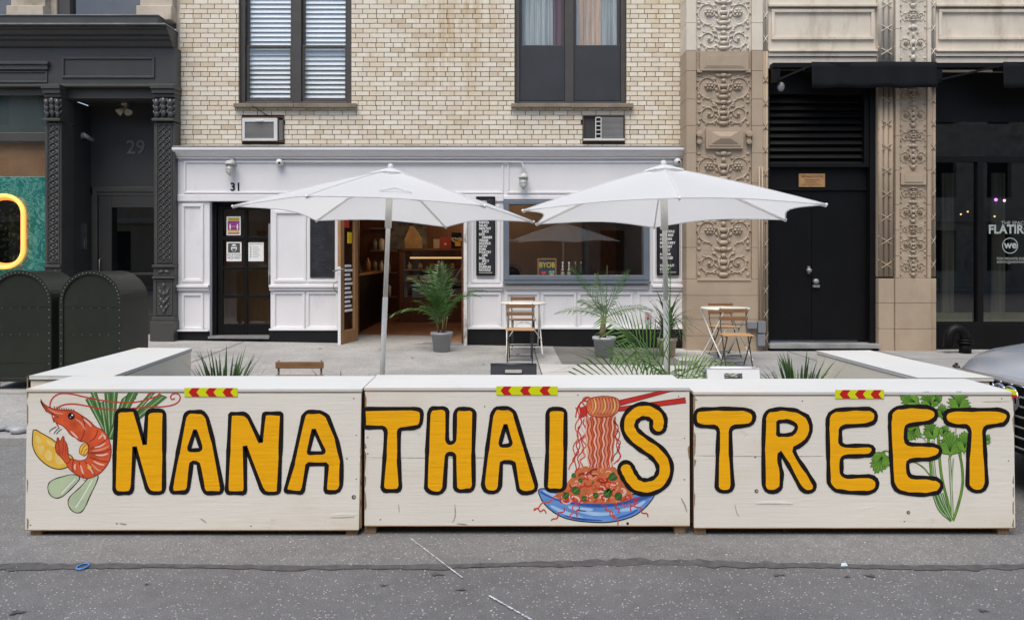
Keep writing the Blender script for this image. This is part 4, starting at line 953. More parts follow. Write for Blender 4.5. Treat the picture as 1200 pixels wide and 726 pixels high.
LETTERS = {
 'one': [
  (Z3, [(50, 350), (58, 185), (72, 173), (130, 173), (138, 190), (172, 316), (180, 190), (192, 175), (240, 174), (252, 184), (251, 350), (250, 492), (243, 508), (196, 509), (181, 492), (131, 318), (122, 492), (113, 508), (60, 510), (48, 496)], []),
  (Z3, [(335, 195), (350, 180), (405, 180), (424, 200), (450, 300), (487, 490), (480, 508), (420, 509), (409, 494), (388, 386), (362, 384), (349, 490), (340, 505), (285, 507), (278, 492), (305, 350)], [[(376, 252), (400, 326), (396, 334), (353, 336), (352, 328)]]),
  (Z3, [(518, 188), (575, 187), (592, 200), (643, 306), (655, 190), (664, 186), (726, 187), (727, 200), (722, 350), (716, 500), (708, 510), (660, 510), (646, 494), (578, 315), (580, 495), (575, 509), (510, 508), (504, 498), (511, 340)], []),
  (Z3, [(815, 195), (830, 180), (885, 180), (912, 196), (950, 290), (970, 380), (968, 480), (955, 504), (908, 505), (903, 494), (910, 392), (832, 392), (814, 496), (806, 508), (745, 502), (742, 494), (772, 390)], [[(857, 250), (898, 338), (894, 346), (837, 347), (836, 339)]])],
 'two': [
  (Z4, [(57, 240), (57, 172), (70, 168), (260, 167), (288, 172), (293, 195), (286, 236), (262, 244), (204, 250), (199, 262), (199, 380), (205, 485), (196, 499), (142, 500), (131, 488), (141, 360), (146, 258), (136, 243), (70, 243)], []),
  (Z4, [(320, 185), (330, 166), (380, 164), (395, 174), (394, 295), (405, 308), (424, 300), (426, 185), (436, 168), (490, 168), (505, 180), (500, 340), (502, 480), (492, 497), (442, 501), (426, 490), (424, 355), (408, 348), (392, 354), (383, 490), (365, 510), (330, 508), (308, 492), (313, 340)], []),
  (Z4, [(575, 190), (590, 165), (645, 165), (666, 180), (708, 320), (756, 478), (750, 502), (705, 511), (682, 497), (663, 384), (614, 382), (608, 485), (592, 506), (552, 504), (538, 478), (556, 330)], [[(630, 230), (653, 306), (645, 316), (612, 318), (609, 308)]]),
  (Z5, [(144, 182), (156, 168), (200, 168), (217, 178), (216, 330), (213, 484), (202, 498), (150, 499), (137, 486), (143, 340)], []),
  (Z5, stroke_outline([(592, 238), (596, 205), (560, 176), (510, 176), (472, 215), (478, 265), (530, 308), (590, 345), (625, 400), (608, 462), (555, 488), (505, 480), (478, 445), (462, 412)], 29), [])],
 'three': [
  (Z6, [(48, 200), (55, 176), (75, 170), (150, 167), (250, 169), (284, 180), (292, 205), (278, 232), (240, 238), (205, 240), (193, 255), (195, 360), (203, 480), (192, 502), (155, 504), (137, 488), (141, 350), (144, 255), (134, 241), (75, 238), (52, 230)], []),
  (Z6, [(330, 200), (345, 176), (400, 167), (460, 174), (508, 200), (523, 245), (508, 290), (475, 318), (447, 330), (465, 368), (505, 425), (537, 478), (530, 500), (500, 506), (478, 490), (430, 400), (393, 340), (391, 380), (402, 430), (398, 488), (375, 505), (340, 502), (328, 480), (326, 330)], [[(386, 220), (425, 217), (456, 230), (462, 245), (448, 268), (425, 274), (386, 274)]]),
  (ident, [(969.5, 500), (970, 486), (978, 480), (1000, 478.5), (1020, 478.5), (1027, 484), (1025.5, 494), (1016, 497.5), (990, 499), (984.6, 502), (984.6, 519), (990, 522), (1008, 521.5), (1021, 521.5), (1024.5, 527), (1020, 533), (1005, 534), (990, 534), (986, 537), (986, 555), (991, 558), (1008, 557.5), (1021, 557), (1028.5, 563), (1027, 573), (1018, 577), (995, 576.5), (978, 574), (971, 566), (970.4, 540)], []),
  (Z7, [(174, 330), (176, 288), (195, 272), (240, 267), (300, 269), (326, 281), (327, 304), (308, 318), (260, 325), (230, 330), (226, 345), (226, 380), (238, 391), (270, 392), (318, 393), (343, 405), (335, 430), (305, 440), (260, 441), (235, 446), (232, 460), (236, 490), (250, 499), (290, 499), (330, 504), (348, 522), (335, 548), (290, 556), (235, 553), (198, 544), (184, 520), (178, 430)], []),
  (Z7, [(352, 302), (360, 283), (385, 278), (450, 278), (530, 277), (558, 286), (564, 302), (550, 325), (510, 331), (488, 335), (482, 350), (487, 430), (492, 520), (480, 543), (450, 546), (428, 528), (430, 430), (437, 348), (428, 332), (385, 330), (360, 322)], [])]}
def tight(pts, d):
    out = []; n = len(pts)
    for i in range(n):
        a, c = pts[i], pts[(i + 1) % n]; l = math.hypot(c[0] - a[0], c[1] - a[1]); out.append(a)
        if l > 2.5 * d: u = d / l; out.append((a[0] + (c[0] - a[0]) * u, a[1] + (c[1] - a[1]) * u)); out.append((c[0] - (c[0] - a[0]) * u, c[1] - (c[1] - a[1]) * u))
    return out
def letters(key, Y, parent):
    for tr, outer, holes in LETTERS[key]:
        p = Paint(Y); q = Paint(Y); p.tr = q.tr = tr; isS = len(outer) > 60; dd = 6 if tr is ident else 20 if tr is not Z7 else 16; outer = outer if isS else tight(outer, dd); holes = [tight(h, dd * .7) for h in holes]
        p.fill(outer, m_orange, 14, 0 if isS else 1, holes)
        q.line(outer, 4.8, m_outline, 15, True, 0 if isS else 1, jit=.12)
        for h in holes: q.line(h, 4.6, m_outline, 15, True, 1, jit=.1)
        o = p.build('painted_letter', None, parent); q.build('letter_outline', None, o)
def wavy(p0, p1, amp, n, ph=0, drift=0):
    pts = []; dx, dy = p1[0] - p0[0], p1[1] - p0[1]; l = math.hypot(dx, dy)
    for i in range(n * 4 + 1):
        t = i / (n * 4); a = amp * math.sin(t * n * 2 * PI + ph) + drift * math.sin(t * PI); pts.append((p0[0] + dx * t - dy / l * a, p0[1] + dy * t + dx / l * a))
    return pts
def arc(c, r, a0, a1, n=8, sy=1): return [(c[0] + r * math.cos(R(a0 + (a1 - a0) * k / n)), c[1] + r * sy * math.sin(R(a0 + (a1 - a0) * k / n))) for k in range(n + 1)]
def prawn(Y, parent):
    def Zs(x, y): return (30 + x / 4.27, 440 + y / 4.27)
    def Zb(x, y): return (20 + x / 3.457, 430 + y / 3.457)
    p = Paint(Y, Zb); K = 0
    tops = [((278, 130), (300, 118), 366), ((295, 91), (318, 91), 372), ((333, 142), (351, 138), 362), ((355, 104), (379, 102), 375), ((382, 92), (408, 93), 380), ((455, 95), (489, 104), 378), ((535, 108), (560, 100), 382), ((575, 108), (607, 120), 384), ((425, 130), (450, 110), 374)]
    for i, (a, c, bx) in enumerate(tops):
        q = [a, c, (bx + 9, 292), (bx - 4, 280)]
        p.fill(q, m_leek, .4 + i * .25, 0); p.line(q, 1.0, m_herb_dk, .5 + i * .25, True, 0)
        p.line([((a[0] + c[0]) / 2, (a[1] + c[1]) / 2 + 5), (bx + 2, 284)], .8, m_leek_lt, .55 + i * .25, it=0)
    p.tr = Zs
    for q in ([(238, 490), (279, 506), (252, 540), (216, 576), (182, 606), (150, 613), (122, 597), (110, 565), (114, 538), (135, 519), (185, 503)], [(312, 510), (371, 490), (350, 545), (321, 602), (297, 660), (276, 685), (243, 684), (216, 656), (211, 626), (225, 598), (262, 568), (297, 532)]):
        p.fill(q, m_leek_lt, 1); p.line(q, 1.0, m_outline, 1.4, True, jit=.2)
    p.line([(180, 590), (215, 550), (250, 515)], 1.2, m_whitepaint, 1.3); p.line([(250, 660), (290, 600), (335, 520)], 1.2, m_whitepaint, 1.3)
    lem = [(40, 262), (85, 290), (130, 314), (165, 340), (205, 385), (242, 408), (228, 440), (205, 460), (165, 468), (120, 456), (75, 422), (45, 382), (33, 340), (35, 295)]
    p.fill(lem, m_lemon, 1); p.line(lem, 1.1, m_outline, 1.6, True)
    for seg in ([(48, 285), (75, 308), (85, 335), (65, 345), (48, 330)], [(52, 350), (85, 345), (100, 360), (80, 395), (65, 390)], [(90, 395), (110, 365), (135, 380), (135, 430), (105, 425)], [(145, 390), (165, 385), (200, 420), (190, 445), (150, 445)], [(95, 310), (150, 335), (150, 360), (115, 350)]):
        p.fill(seg, m_lemon_lt, 1.8, 2); p.line(seg, .7, m_lemon, 2.0, True)
    p.tr = Zb
    for w in ([(150, 222), (136, 175), (132, 140), (160, 107), (210, 104), (290, 124), (380, 140), (470, 145), (540, 127), (582, 110), (575, 97), (548, 99), (528, 112)], [(168, 242), (150, 205), (160, 160), (215, 145), (280, 155), (350, 172), (440, 169), (530, 160), (600, 160), (648, 148), (664, 125), (655, 107), (634, 105), (620, 118), (626, 132), (640, 126)]): p.line(w, 1.5, m_redpaint, 3, it=2)
    p.tr = Zs
    body = [(70, 115), (98, 147), (138, 165), (172, 170), (205, 171), (240, 173), (278, 195), (322, 225), (350, 256), (388, 270), (416, 310), (430, 360), (426, 412), (405, 452), (370, 490), (330, 511), (295, 513), (258, 495), (222, 470), (203, 440), (206, 414), (236, 415), (266, 425), (300, 420), (312, 400), (315, 372), (318, 346), (300, 328), (270, 328), (252, 308), (228, 298), (206, 268), (184, 246), (160, 238), (135, 216), (150, 206), (172, 205), (120, 188), (90, 160)]
    p.fill(body, m_prawn, 4, 1); p.line(body, 1.0, m_prawn_dk, 5, True, 1)
    tail = [(206, 442), (180, 408), (155, 386), (147, 350), (157, 330), (160, 300), (173, 332), (190, 293), (195, 325), (204, 332), (213, 366), (212, 402), (228, 420)]
    p.fill(tail, m_prawn, 5.4, 1); p.line(tail, 1.0, m_prawn_dk, 5.8, True, 1)
    for q in ([(170, 395), (168, 350), (163, 320)], [(185, 400), (190, 350), (190, 315)], [(197, 405), (202, 370), (200, 345)]): p.line(q, .7, m_prawn_dk, 6)
    for q in ([(318, 330), (350, 310), (362, 270)], [(322, 365), (375, 345), (410, 310)], [(320, 385), (380, 385), (428, 365)], [(318, 405), (370, 425), (415, 430)], [(298, 428), (330, 465), (350, 500)], [(268, 430), (280, 470), (290, 508)], [(240, 420), (232, 455), (240, 480)], [(280, 200), (300, 240), (290, 300), (275, 325)]): p.line(q, 1.1, m_prawn_dk, 5.6)
    for q in ([(366, 315), (380, 300), (388, 292)], [(345, 358), (375, 352), (400, 335)], [(350, 395), (385, 398), (415, 388)], [(340, 425), (370, 442), (395, 445)], [(310, 440), (328, 470), (340, 490)], [(275, 445), (283, 472), (290, 492)], [(290, 215), (315, 235), (330, 255)], [(225, 275), (250, 300), (262, 312)], [(250, 440), (245, 455), (250, 470)], [(380, 285), (395, 300), (400, 318)]): p.line(q, 2.0, m_pinkpaint, 6, taper=True)
    for q in ([(250, 215), (280, 235), (300, 270)], [(335, 375), (380, 370), (420, 350)], [(330, 440), (360, 470), (380, 475)], [(110, 165), (150, 185), (190, 190)]): p.line(q, 2.2, m_prawn_lt, 5.7, taper=True)
    legs = [(268, 375), (275, 350), (297, 332), (316, 350), (312, 385), (292, 402), (284, 394), (272, 390)]
    p.fill(legs, m_lemon, 5.5); p.line(legs, .8, m_prawn_dk, 6, True)
    for q in ([(278, 385), (290, 355), (305, 345)], [(290, 395), (300, 370), (312, 362)]): p.line(q, .7, m_prawn_dk, 6.2)
    p.disc((229, 201), 4.1, m_outline, 7); p.disc((234, 196), 1.1, m_whitepaint, 7.6); p.disc((225, 207), .6, m_whitepaint, 7.6); p.disc((320, 458), 2.2, m_lemon, 6.5)
    for i in range(9): x = 150 + i * 12; p.line([(x, 170 + i * 1.2), (x - 7, 152 + i * 1.8)], 1.0, m_prawn_dk, 6.4, it=0, taper=False)
    p.tr = Zb
    for q in ([(160, 240), (140, 250), (130, 262)], [(172, 244), (158, 255), (150, 268)], [(182, 250), (168, 258), (160, 270)], [(120, 180), (100, 150), (97, 128)], [(150, 190), (118, 165), (96, 140)]): p.line(q, .8, m_outline, 6.6)
    p.build('prawn_painting', None, parent)
def noodle_bowl(Y, parent):
    def Zn(x, y): return (620 + x / 4.4, 450 + y / 4.4)
    p = Paint(Y, Zn); rnd = random.Random(4)
    bowl = [(44, 548), (60, 534), (120, 542), (200, 560), (330, 575), (460, 575), (560, 562), (655, 558), (630, 600), (592, 642), (545, 676), (480, 699), (400, 712), (320, 710), (240, 702), (170, 685), (110, 648), (68, 604)]
    p.fill(bowl, m_blue, 1, 1); p.fill([(50, 552), (70, 545), (160, 585), (300, 615), (430, 612), (560, 580), (650, 560), (640, 578), (560, 605), (430, 632), (300, 634), (160, 606), (75, 570)], m_blue_dk, 1.6)
    p.fill([(60, 548), (80, 545), (170, 575), (200, 600), (140, 590)], m_blue_lt, 2.0)
    for q in ([(110, 625), (180, 660), (280, 690)], [(250, 650), (340, 670), (440, 665)], [(460, 650), (540, 640), (600, 600)], [(200, 630), (260, 645), (330, 645)]): p.line(q, 4.5, m_blue_lt, 1.9, taper=True)
    for q in ([(180, 675), (260, 695), (380, 702)], [(450, 690), (520, 670), (560, 645)]): p.line(q, 2.5, m_blue_dk, 1.9, taper=True)
    p.line(bowl, 1.2, m_outline, 2.4, True, 1)
    mound = [(150, 592), (130, 572), (165, 545), (185, 532), (200, 500), (228, 470), (245, 440), (270, 424), (300, 420), (360, 432), (420, 420), (452, 430), (462, 470), (492, 520), (522, 550), (540, 582), (500, 602), (420, 614), (300, 614), (200, 604)]
    p.fill(mound, m_noodle, 3, 1)
    for a in ([(440, 85), (725, 12), (790, 12), (462, 116)], [(435, 118), (818, 70), (822, 98), (430, 150)]): pass
    ch = Paint(Y, ident)
    for i, (k, q) in enumerate([(2.6, [(718, 470.5), (783, 455.6), (795, 455.6), (724, 475.5)]), (2.8, [(716, 478), (803, 465.5), (804, 471.5), (716, 482.5)]), (2.6, [(679, 477.5), (688, 475), (688, 487), (680.5, 489)])]):
        p.tr = ident; p.fill(q, m_redpaint, k, 0); p.line(q, .9, m_prawn_dk, k + .3, True, 0); p.tr = Zn
    col = [(288, 160), (445, 160), (450, 200), (440, 300), (425, 425), (320, 430), (300, 380), (292, 280)]
    p.fill(col, m_noodle, 3.4, 1)
    for i in range(17):
        x0 = 290 + i * 9.6; x1 = 306 + i * 7.4; mm = (m_pinkpaint, m_prawn_dk, m_prawn_lt, m_prawn_dk, m_redpaint)[i % 5]
        p.line(wavy((x0, 165), (x1, 428), 3.5 + 1.5 * (i % 3), 4, i * .35), (1.5, .8, 2.0, .8, 1.2)[i % 5], mm, 4 + .12 * i)
    for i, (a, c) in enumerate([((262, 100), (228, 470)), ((250, 120), (215, 440)), ((275, 170), (262, 430)), ((290, 175), (240, 450)), ((262, 165), (232, 400)), ((282, 260), (265, 420))]): p.line(wavy(a, c, 13, 2.0 if False else 3, i * 2.2, -10), 1.3, (m_redpaint, m_prawn, m_pinkpaint, m_redpaint)[i % 4], 3.2 + .2 * i)
    for i, (a, c) in enumerate([((430, 170), (455, 400)), ((440, 185), (440, 395)), ((425, 160), (440, 300)), ((445, 260), (450, 410))]): p.line(wavy(a, c, 15, 2, i * 2.6, -18), 1.2, (m_redpaint, m_prawn_dk, m_prawn, m_redpaint)[i % 4], 3.2 + .2 * i)
    roll = [(296, 90), (310, 72), (345, 64), (392, 59), (450, 67), (470, 92), (465, 130), (438, 160), (380, 171), (330, 166), (300, 150)]
    p.fill(roll, m_noodle, 6, 1); p.line(roll, .9, m_prawn_dk, 6.3, True, 1)
    for i in range(9):
        x = 312 + i * 16.5; p.line([(x - 8, 155 - abs(i - 4)), (x + 10, 130), (x + 12, 95), (x - 2, 68)], .9, m_prawn_dk, 6.5, it=2); p.line([(x - 4, 150), (x + 14, 128), (x + 15, 98), (x + 5, 72)], 1.5, m_lemon_lt if i % 3 == 1 else m_prawn_lt, 6.6, it=2, taper=True)
    p.line(arc((298, 88), 24, 20, 340), 1.5, m_prawn, 6.8); p.line(arc((285, 110), 26, 60, 300), 1.4, m_redpaint, 6.2); p.line([(310, 62), (250, 105), (240, 170)], 1.4, m_redpaint, 5.8)
    for i in range(95):
        x, y = rnd.uniform(170, 515), rnd.uniform(440, 600)
        if abs(x - 345) > (y - 400) * .95 + 10: continue
        a0 = rnd.uniform(0, 360); p.line(arc((x, y), rnd.uniform(12, 26), a0, a0 + rnd.uniform(120, 230), 7, .75), rnd.uniform(1, 2.2), rnd.choice([m_pinkpaint, m_redpaint, m_prawn_dk, m_prawn_lt, m_redpaint]), 3.6 + i * .02)
    for x, y, r in ((430, 478, 26), (240, 546, 24), (190, 572, 21), (344, 572, 18), (285, 588, 16), (265, 494, 14), (230, 470, 13), (330, 504, 8), (405, 562, 26), (460, 578, 24), (415, 548, 16)):
        q = [(x + r * rnd.uniform(.7, 1.15) * math.cos(2 * PI * k / 11), y + r * rnd.uniform(.7, 1.15) * math.sin(2 * PI * k / 11)) for k in range(11)]
        p.fill(q, m_herb_dk, 5.6, 1); p.line([(x - r * .5, y + r * .4), (x + r * .5, y - r * .4)], .7, m_herb, 5.9, it=0)
    for i, (a, c, nn) in enumerate([((150, 575), (25, 640), 2), ((25, 640), (90, 655), 2), ((185, 640), (118, 705), 2), ((235, 610), (215, 690), 2), ((265, 600), (240, 680), 2), ((375, 610), (440, 690), 3), ((410, 640), (465, 720), 2), ((440, 615), (470, 660), 2), ((560, 580), (520, 650), 2), ((480, 620), (560, 620), 2), ((545, 620), (615, 680), 2), ((500, 570), (560, 600), 2)]): p.line(wavy(a, c, 9, nn, i * 1.3), 1.4, m_redpaint if i % 3 else m_prawn, 5 + .1 * i)
    p.disc((508, 716), 1.6, m_outline, 3)
    p.build('noodle_bowl_painting', None, parent)
def herb(Y, parent):
    def Zh(x, y): return (1015 + x / 4.4, 450 + y / 4.4)
    p = Paint(Y, Zh); rnd = random.Random(9)
    for i, st in enumerate([[(440, 702), (380, 640), (345, 560), (330, 400), (320, 290), (325, 240)], [(440, 702), (400, 620), (350, 480), (345, 290)], [(442, 702), (420, 600), (385, 470), (375, 330), (370, 250)], [(445, 702), (440, 560), (430, 380)], [(447, 702), (470, 640), (500, 520), (495, 420), (480, 350)], [(446, 702), (440, 500), (450, 380)], [(330, 470), (290, 420), (230, 392)], [(310, 295), (280, 262), (262, 240)], [(120, 350), (100, 340), (80, 350)], [(460, 260), (462, 225)], [(444, 700), (478, 610), (498, 500), (488, 350)]]):
        w = 3.2 if i in (0, 1, 2, 3, 4) else 1.6
        p.line(st, w, m_herb_dk, 1 + .1 * i); p.line(st, w * .55, m_leek_lt if i % 2 else m_herb, 2.2 + .05 * i)
    for i, st in enumerate([[(440, 702), (375, 650), (350, 575)], [(440, 702), (395, 640), (365, 570)], [(443, 700), (410, 630), (390, 560)]]): p.line(st, 3.6, m_leek, 2.8 + .2 * i); p.line(st, .8, m_leek_lt, 2.9 + .2 * i)
    for i, (x, y, r, a) in enumerate([(228, 82, 48, 200), (325, 84, 52, 250), (360, 80, 30, 330), (478, 88, 58, 270), (392, 140, 36, 270), (240, 245, 46, 130), (335, 238, 48, 250), (402, 240, 30, 300), (432, 312, 66, 270), (508, 300, 52, 270), (618, 285, 26, 300), (70, 398, 56, 115)]):
        prof = [(-1, 0), (-.72, .12), (-.62, .48), (-.46, .62), (-.40, .92), (-.26, .66), (-.04, .98), (-.02, .66), (.18, .80), (.16, .50), (.14, .36), (.40, .72), (.46, .46), (.72, .50), (.66, .28), (.92, .24), (.84, .10), (1.12, 0)]
        prof = prof + [(u, -v) for u, v in prof[-2:0:-1]]; q = []; r *= 1.18
        for u, v in prof:
            u, v = r * (u * .95 + rnd.uniform(-.06, .06)), r * (v * .95 + rnd.uniform(-.06, .06)); q.append((x + u * math.cos(R(a)) - v * math.sin(R(a)), max(y + u * math.sin(R(a)) + v * math.cos(R(a)), 38)))
        p.fill(q, m_herb, 4 + .3 * i, 0); p.line(q, .8, m_herb_dk, 4.1 + .3 * i, True, 0)
        for d in (-.9, -.45, 0, .45, .9): p.line([(x - r * .45 * math.cos(R(a)), y - r * .45 * math.sin(R(a))), (x + r * .3 * math.cos(R(a) + d), y + r * .3 * math.sin(R(a) + d)), (x + r * .62 * math.cos(R(a) + d), y + r * .62 * math.sin(R(a) + d))], .8, m_herb_dk, 4.2 + .3 * i, it=1)
    p.build('herb_painting', None, parent)
def chevron_tape(Y, px, py, w, parent, ytop=None):
    p = Paint(Y, ident); h = 10.2; p.fill([(px, py), (px + w, py), (px + w, py + h), (px, py + h)], m_tape_y, 1, 0); s = w / 3.15
    for k in range(3):
        x = px + 5 + k * s; p.fill([(x, py + h / 2), (x + 4.2, py + .05), (x + 13.2, py + .05), (x + 9.4, py + h / 2), (x + 13.2, py + h - .05), (x + 4.2, py + h - .05)], m_tape_r, 2, 0)
    p.build('reflective_tape', None, parent)
def barrier(Y, x0t, x1t, x0b, x1b, yt, yb, ybk, label, feet, tilt=0.0):
    zt, zb = PZ(yt, Y), PZ(yb, Y); xa, xb = PX(x0t, Y), PX(x1t, Y); xab, xbb = PX(x0b, Y), PX(x1b, Y); Y2 = Y + .48
    t = thing('street_barrier', ((xa + xb) / 2, Y + .24, 0), label, 'barrier', 'painted plywood street barriers')
    b = B(); b.loft([[(xab, Y, zb), (xbb, Y, zb), (xbb, Y + .018, zb), (xab, Y + .018, zb)], [(xa, Y, zt - .022), (xb, Y, zt - .022), (xb, Y + .018, zt - .022), (xa, Y + .018, zt - .022)]], smooth=False)
    b.build('front_panel', m_ply, t, .002)
    b = B(); b.box(xa - .004, xb + .004, Y - .002, Y2 + .01, zt - .02, zt); b.build('top_board', m_ply_top, t, .003)
    for s0, s1 in ((xa + .005, xa + .022), (xb - .022, xb - .005)): b = B(); b.box(s0, s1, Y + .02, Y2 - .02, zb + .005, zt - .023); b.build('side_panel', m_wood_edge, t)
    b = B(); b.box(xa, xb, Y2 - .018, Y2, zb, zt - .022); b.build('back_panel', m_ply_in, t)
    b = B(); b.box(xa + .03, xb - .03, Y + .02, Y2 - .02, zb + .008, zb + .025); b.build('bottom_board', m_wood_edge, t)
    for fx_ in feet:
        for yy in (Y + .02, Y2 - .1): f = B(); f.box(PX(fx_, Y), PX(fx_ + 13.5, Y), yy, yy + .08, .0, zb + .007); f.build('foot', m_foot, t, .004)
    rnd = random.Random(int(x0t)); s = B()
    for k in range(4):
        for zz in ((zt - .05, zb + .03)[rnd.random() < .5],):
            c = (xa + .06 + (xb - xa - .12) * k / 3 + rnd.uniform(-.05, .05), Y, zz + rnd.uniform(-.01, .01)); s.poly([(c[0] + .004 * math.cos(a), Y - .0005, c[2] + .004 * math.sin(a)) for a in [2 * PI * i / 8 for i in range(8)]])
    for zz in (rnd.uniform(.2, .45), rnd.uniform(.5, .7)): 
        for xx in (xb - .03,): s.poly([(xx + .004 * math.cos(a), Y - .0005, zz + .004 * math.sin(a)) for a in [2 * PI * i / 8 for i in range(8)]])
    s.build('screw_heads', m_rust, t)
    e = B(); e.box(xa + .001, xb - .001, Y - .0005, Y + .005, zt - .0265, zt - .0225); e.box(xab + .001, xbb - .001, Y - .0005, Y + .005, zb - .004, zb - .0005); e.build('worn_edge', m_wood_edge, t)
    g = B(); rnd2 = random.Random(int(x1t))
    for xx, sg in ((xa, 1), (xb, -1)):
        z = zb
        while z < zt - .05:
            hh = rnd2.uniform(.03, .16)
            if rnd2.random() < .55: g.poly([(xx, Y - .0005, z), (xx + sg * rnd2.uniform(.003, .012), Y - .0005, z + hh * .2), (xx + sg * rnd2.uniform(.003, .012), Y - .0005, z + hh * .8), (xx, Y - .0005, z + hh)])
            z += hh + .01
    g.build('chipped_paint', m_wood_edge, t)
    return t
br1 = barrier(4.62, 31.5, 423.5, 29.5, 420.5, 455, 620.5, 441, 'white barrier painted NANA with a prawn, lemon and leeks', (33, 404.5))
br2 = barrier(4.64, 427.5, 808, 427, 808.5, 453.5, 615.5, 441, 'white barrier painted THAI S with a noodle bowl and red chopsticks', (426.5, 791))
br3 = barrier(4.63, 813.5, 1188, 813.5, 1190, 458.5, 618, 442, 'white barrier painted TREET with green herb leaves', (815, 1172))
letters('one', 4.62, br1); letters('two', 4.64, br2); letters('three', 4.63, br3)
prawn(4.62, br1); noodle_bowl(4.64, br2); herb(4.63, br3)
chevron_tape(4.6175, 216, 454.2, 62.5, br1); chevron_tape(4.6375, 581.5, 452.3, 72, br2); chevron_tape(4.6275, 978.5, 456.5, 57.5, br3)
# scuffs, knots, board seams and veneer tears with highlight and shadow painted as strips
m_scuff_and_shadow = M('scuff_and_tear_shadow', (.36, .33, .28), .7, .4, 30, 0); m_tear_highlight = M('torn_veneer_highlight', (.82, .81, .77), .6, .05, 10, .3, 20); m_knot = M('wood_knot', (.10, .07, .05), .7, .4, 40)
for Yp, par, lines, knots in ((4.62, br1, [([(385, 603), (402, 601), (419, 602)], 2.2, 1), ([(386, 606), (400, 606), (416, 605)], 1.0, 0), ([(140, 613), (149, 614)], 2.0, 0), ([(72, 516), (88, 521), (100, 521)], .8, 1), ([(235, 607), (242, 612)], 1.6, 0), ([(96, 561), (108, 566)], 1, 0)], [(406.5, 537, 1), (414.6, 582, 2.6), (137, 613, 1), (51.5, 457.5, 1)]),
    (4.64, br2, [([(430, 535.5), (520, 536.2), (640, 535.4)], .7, 0), ([(533, 590), (534, 605), (530, 612)], 1.4, 0), ([(467, 590), (468, 600)], 1, 0), ([(755, 538), (790, 536)], .7, 0), ([(798, 583), (803, 592), (805, 600)], 2.0, 0), ([(535, 613), (548, 614)], 1.6, 0)], [(431, 512, .9), (431, 531, .9), (568, 476, .8), (450, 523, .8)]),
    (4.63, br3, [([(884, 588.5), (905, 587), (930, 588.8)], 3.0, 1), ([(884, 590.6), (905, 590.2), (930, 590.6)], .8, 0), ([(1005, 595), (1022, 594)], 1.6, 1), ([(940, 585), (953, 584)], 1.4, 1), ([(815, 533.5), (920, 534.5), (965, 533.8)], .7, 0), ([(861, 590), (863, 600), (866, 605)], .9, 0), ([(1150, 470.5), (1184, 470)], .8, 0)], [(886.5, 575, 2.4), (1064.5, 600, 2.2), (885, 535, 1.2)])):
    p = Paint(Yp, ident)
    for pts, w, li in lines: p.line(pts, w, m_tear_highlight if li else m_scuff_and_shadow, .3, taper=True)
    for kx, ky, kr in knots: p.disc((kx, ky), kr, m_knot, .4); p.disc((kx + kr * .2, ky), kr * .55, m_scuff_and_shadow, .5)
    p.build('scuffs_and_tear_shading', None, par)
# wrapped reflective tape at the far end of the TREET barrier
b = B(); xe = PX(1188.6, 4.63) + .005; b.mat(m_tape_y).box(xe - .02, xe + .003, 4.618, 4.70, PZ(462, 4.63), PZ(457.2, 4.63)); b.mat(m_tape_r).box(xe - .02, xe + .003, 4.618, 4.70, PZ(465.5, 4.63), PZ(462.1, 4.63)); b.build('reflective_tape', None, br3)
# side arms
def arm(pts, zt, label):
    """pts: near outer, near inner, far inner, far outer (x, y)."""
    c = sum((Vector((p[0], p[1], 0)) for p in pts), Vector()) / 4
    t = thing('barrier_arm', (c.x, c.y, 0), label, 'barrier', 'side arms of the street barrier')
    b = B(); b.prism([(x, y, zt - .02) for x, y in pts], (0, 0, .02)); b.build('top_board', m_ply_top, t, .003)
    b = B(); q = [Vector((p[0], p[1], 0)) + (c - Vector((p[0], p[1], 0))) * .015 for p in pts]
    for i in range(4):
        a, d = q[i], q[(i + 1) % 4]; n = (c - (a + d) / 2).normalized() * .018
        b.prism([(a.x, a.y, .05), (d.x, d.y, .05), (d.x, d.y, zt - .022), (a.x, a.y, zt - .022)], (n.x, n.y, 0))
    b.build('side_panel', m_ply_in, t)
    for p in q: f = B(); w = p + (c - p) * .12; f.box(w.x - .045, w.x + .045, w.y - .045, w.y + .045, 0, .06); f.build('foot', m_foot, t)
    e = B()
    for i in range(4):
        a, d = q[i], q[(i + 1) % 4]; n = ((a + d) / 2 - c).normalized() * .002; e.prism([(a.x + n.x, a.y + n.y, zt - .028), (d.x + n.x, d.y + n.y, zt - .028), (d.x + n.x, d.y + n.y, zt - .0225), (a.x + n.x, a.y + n.y, zt - .0225)], (-n.x, -n.y, 0))
    e.build('raw_edge', m_wood_edge, t)
arm([(-3.06, 5.12), (-2.52, 5.12), (-2.62, 6.67), (-3.08, 6.70)], .858, 'white plywood side arm beside the dark mailboxes')
arm([(3.17, 5.13), (2.68, 5.13), (2.60, 6.60), (3.05, 6.60)], .845, 'white plywood side arm beside the silver car')

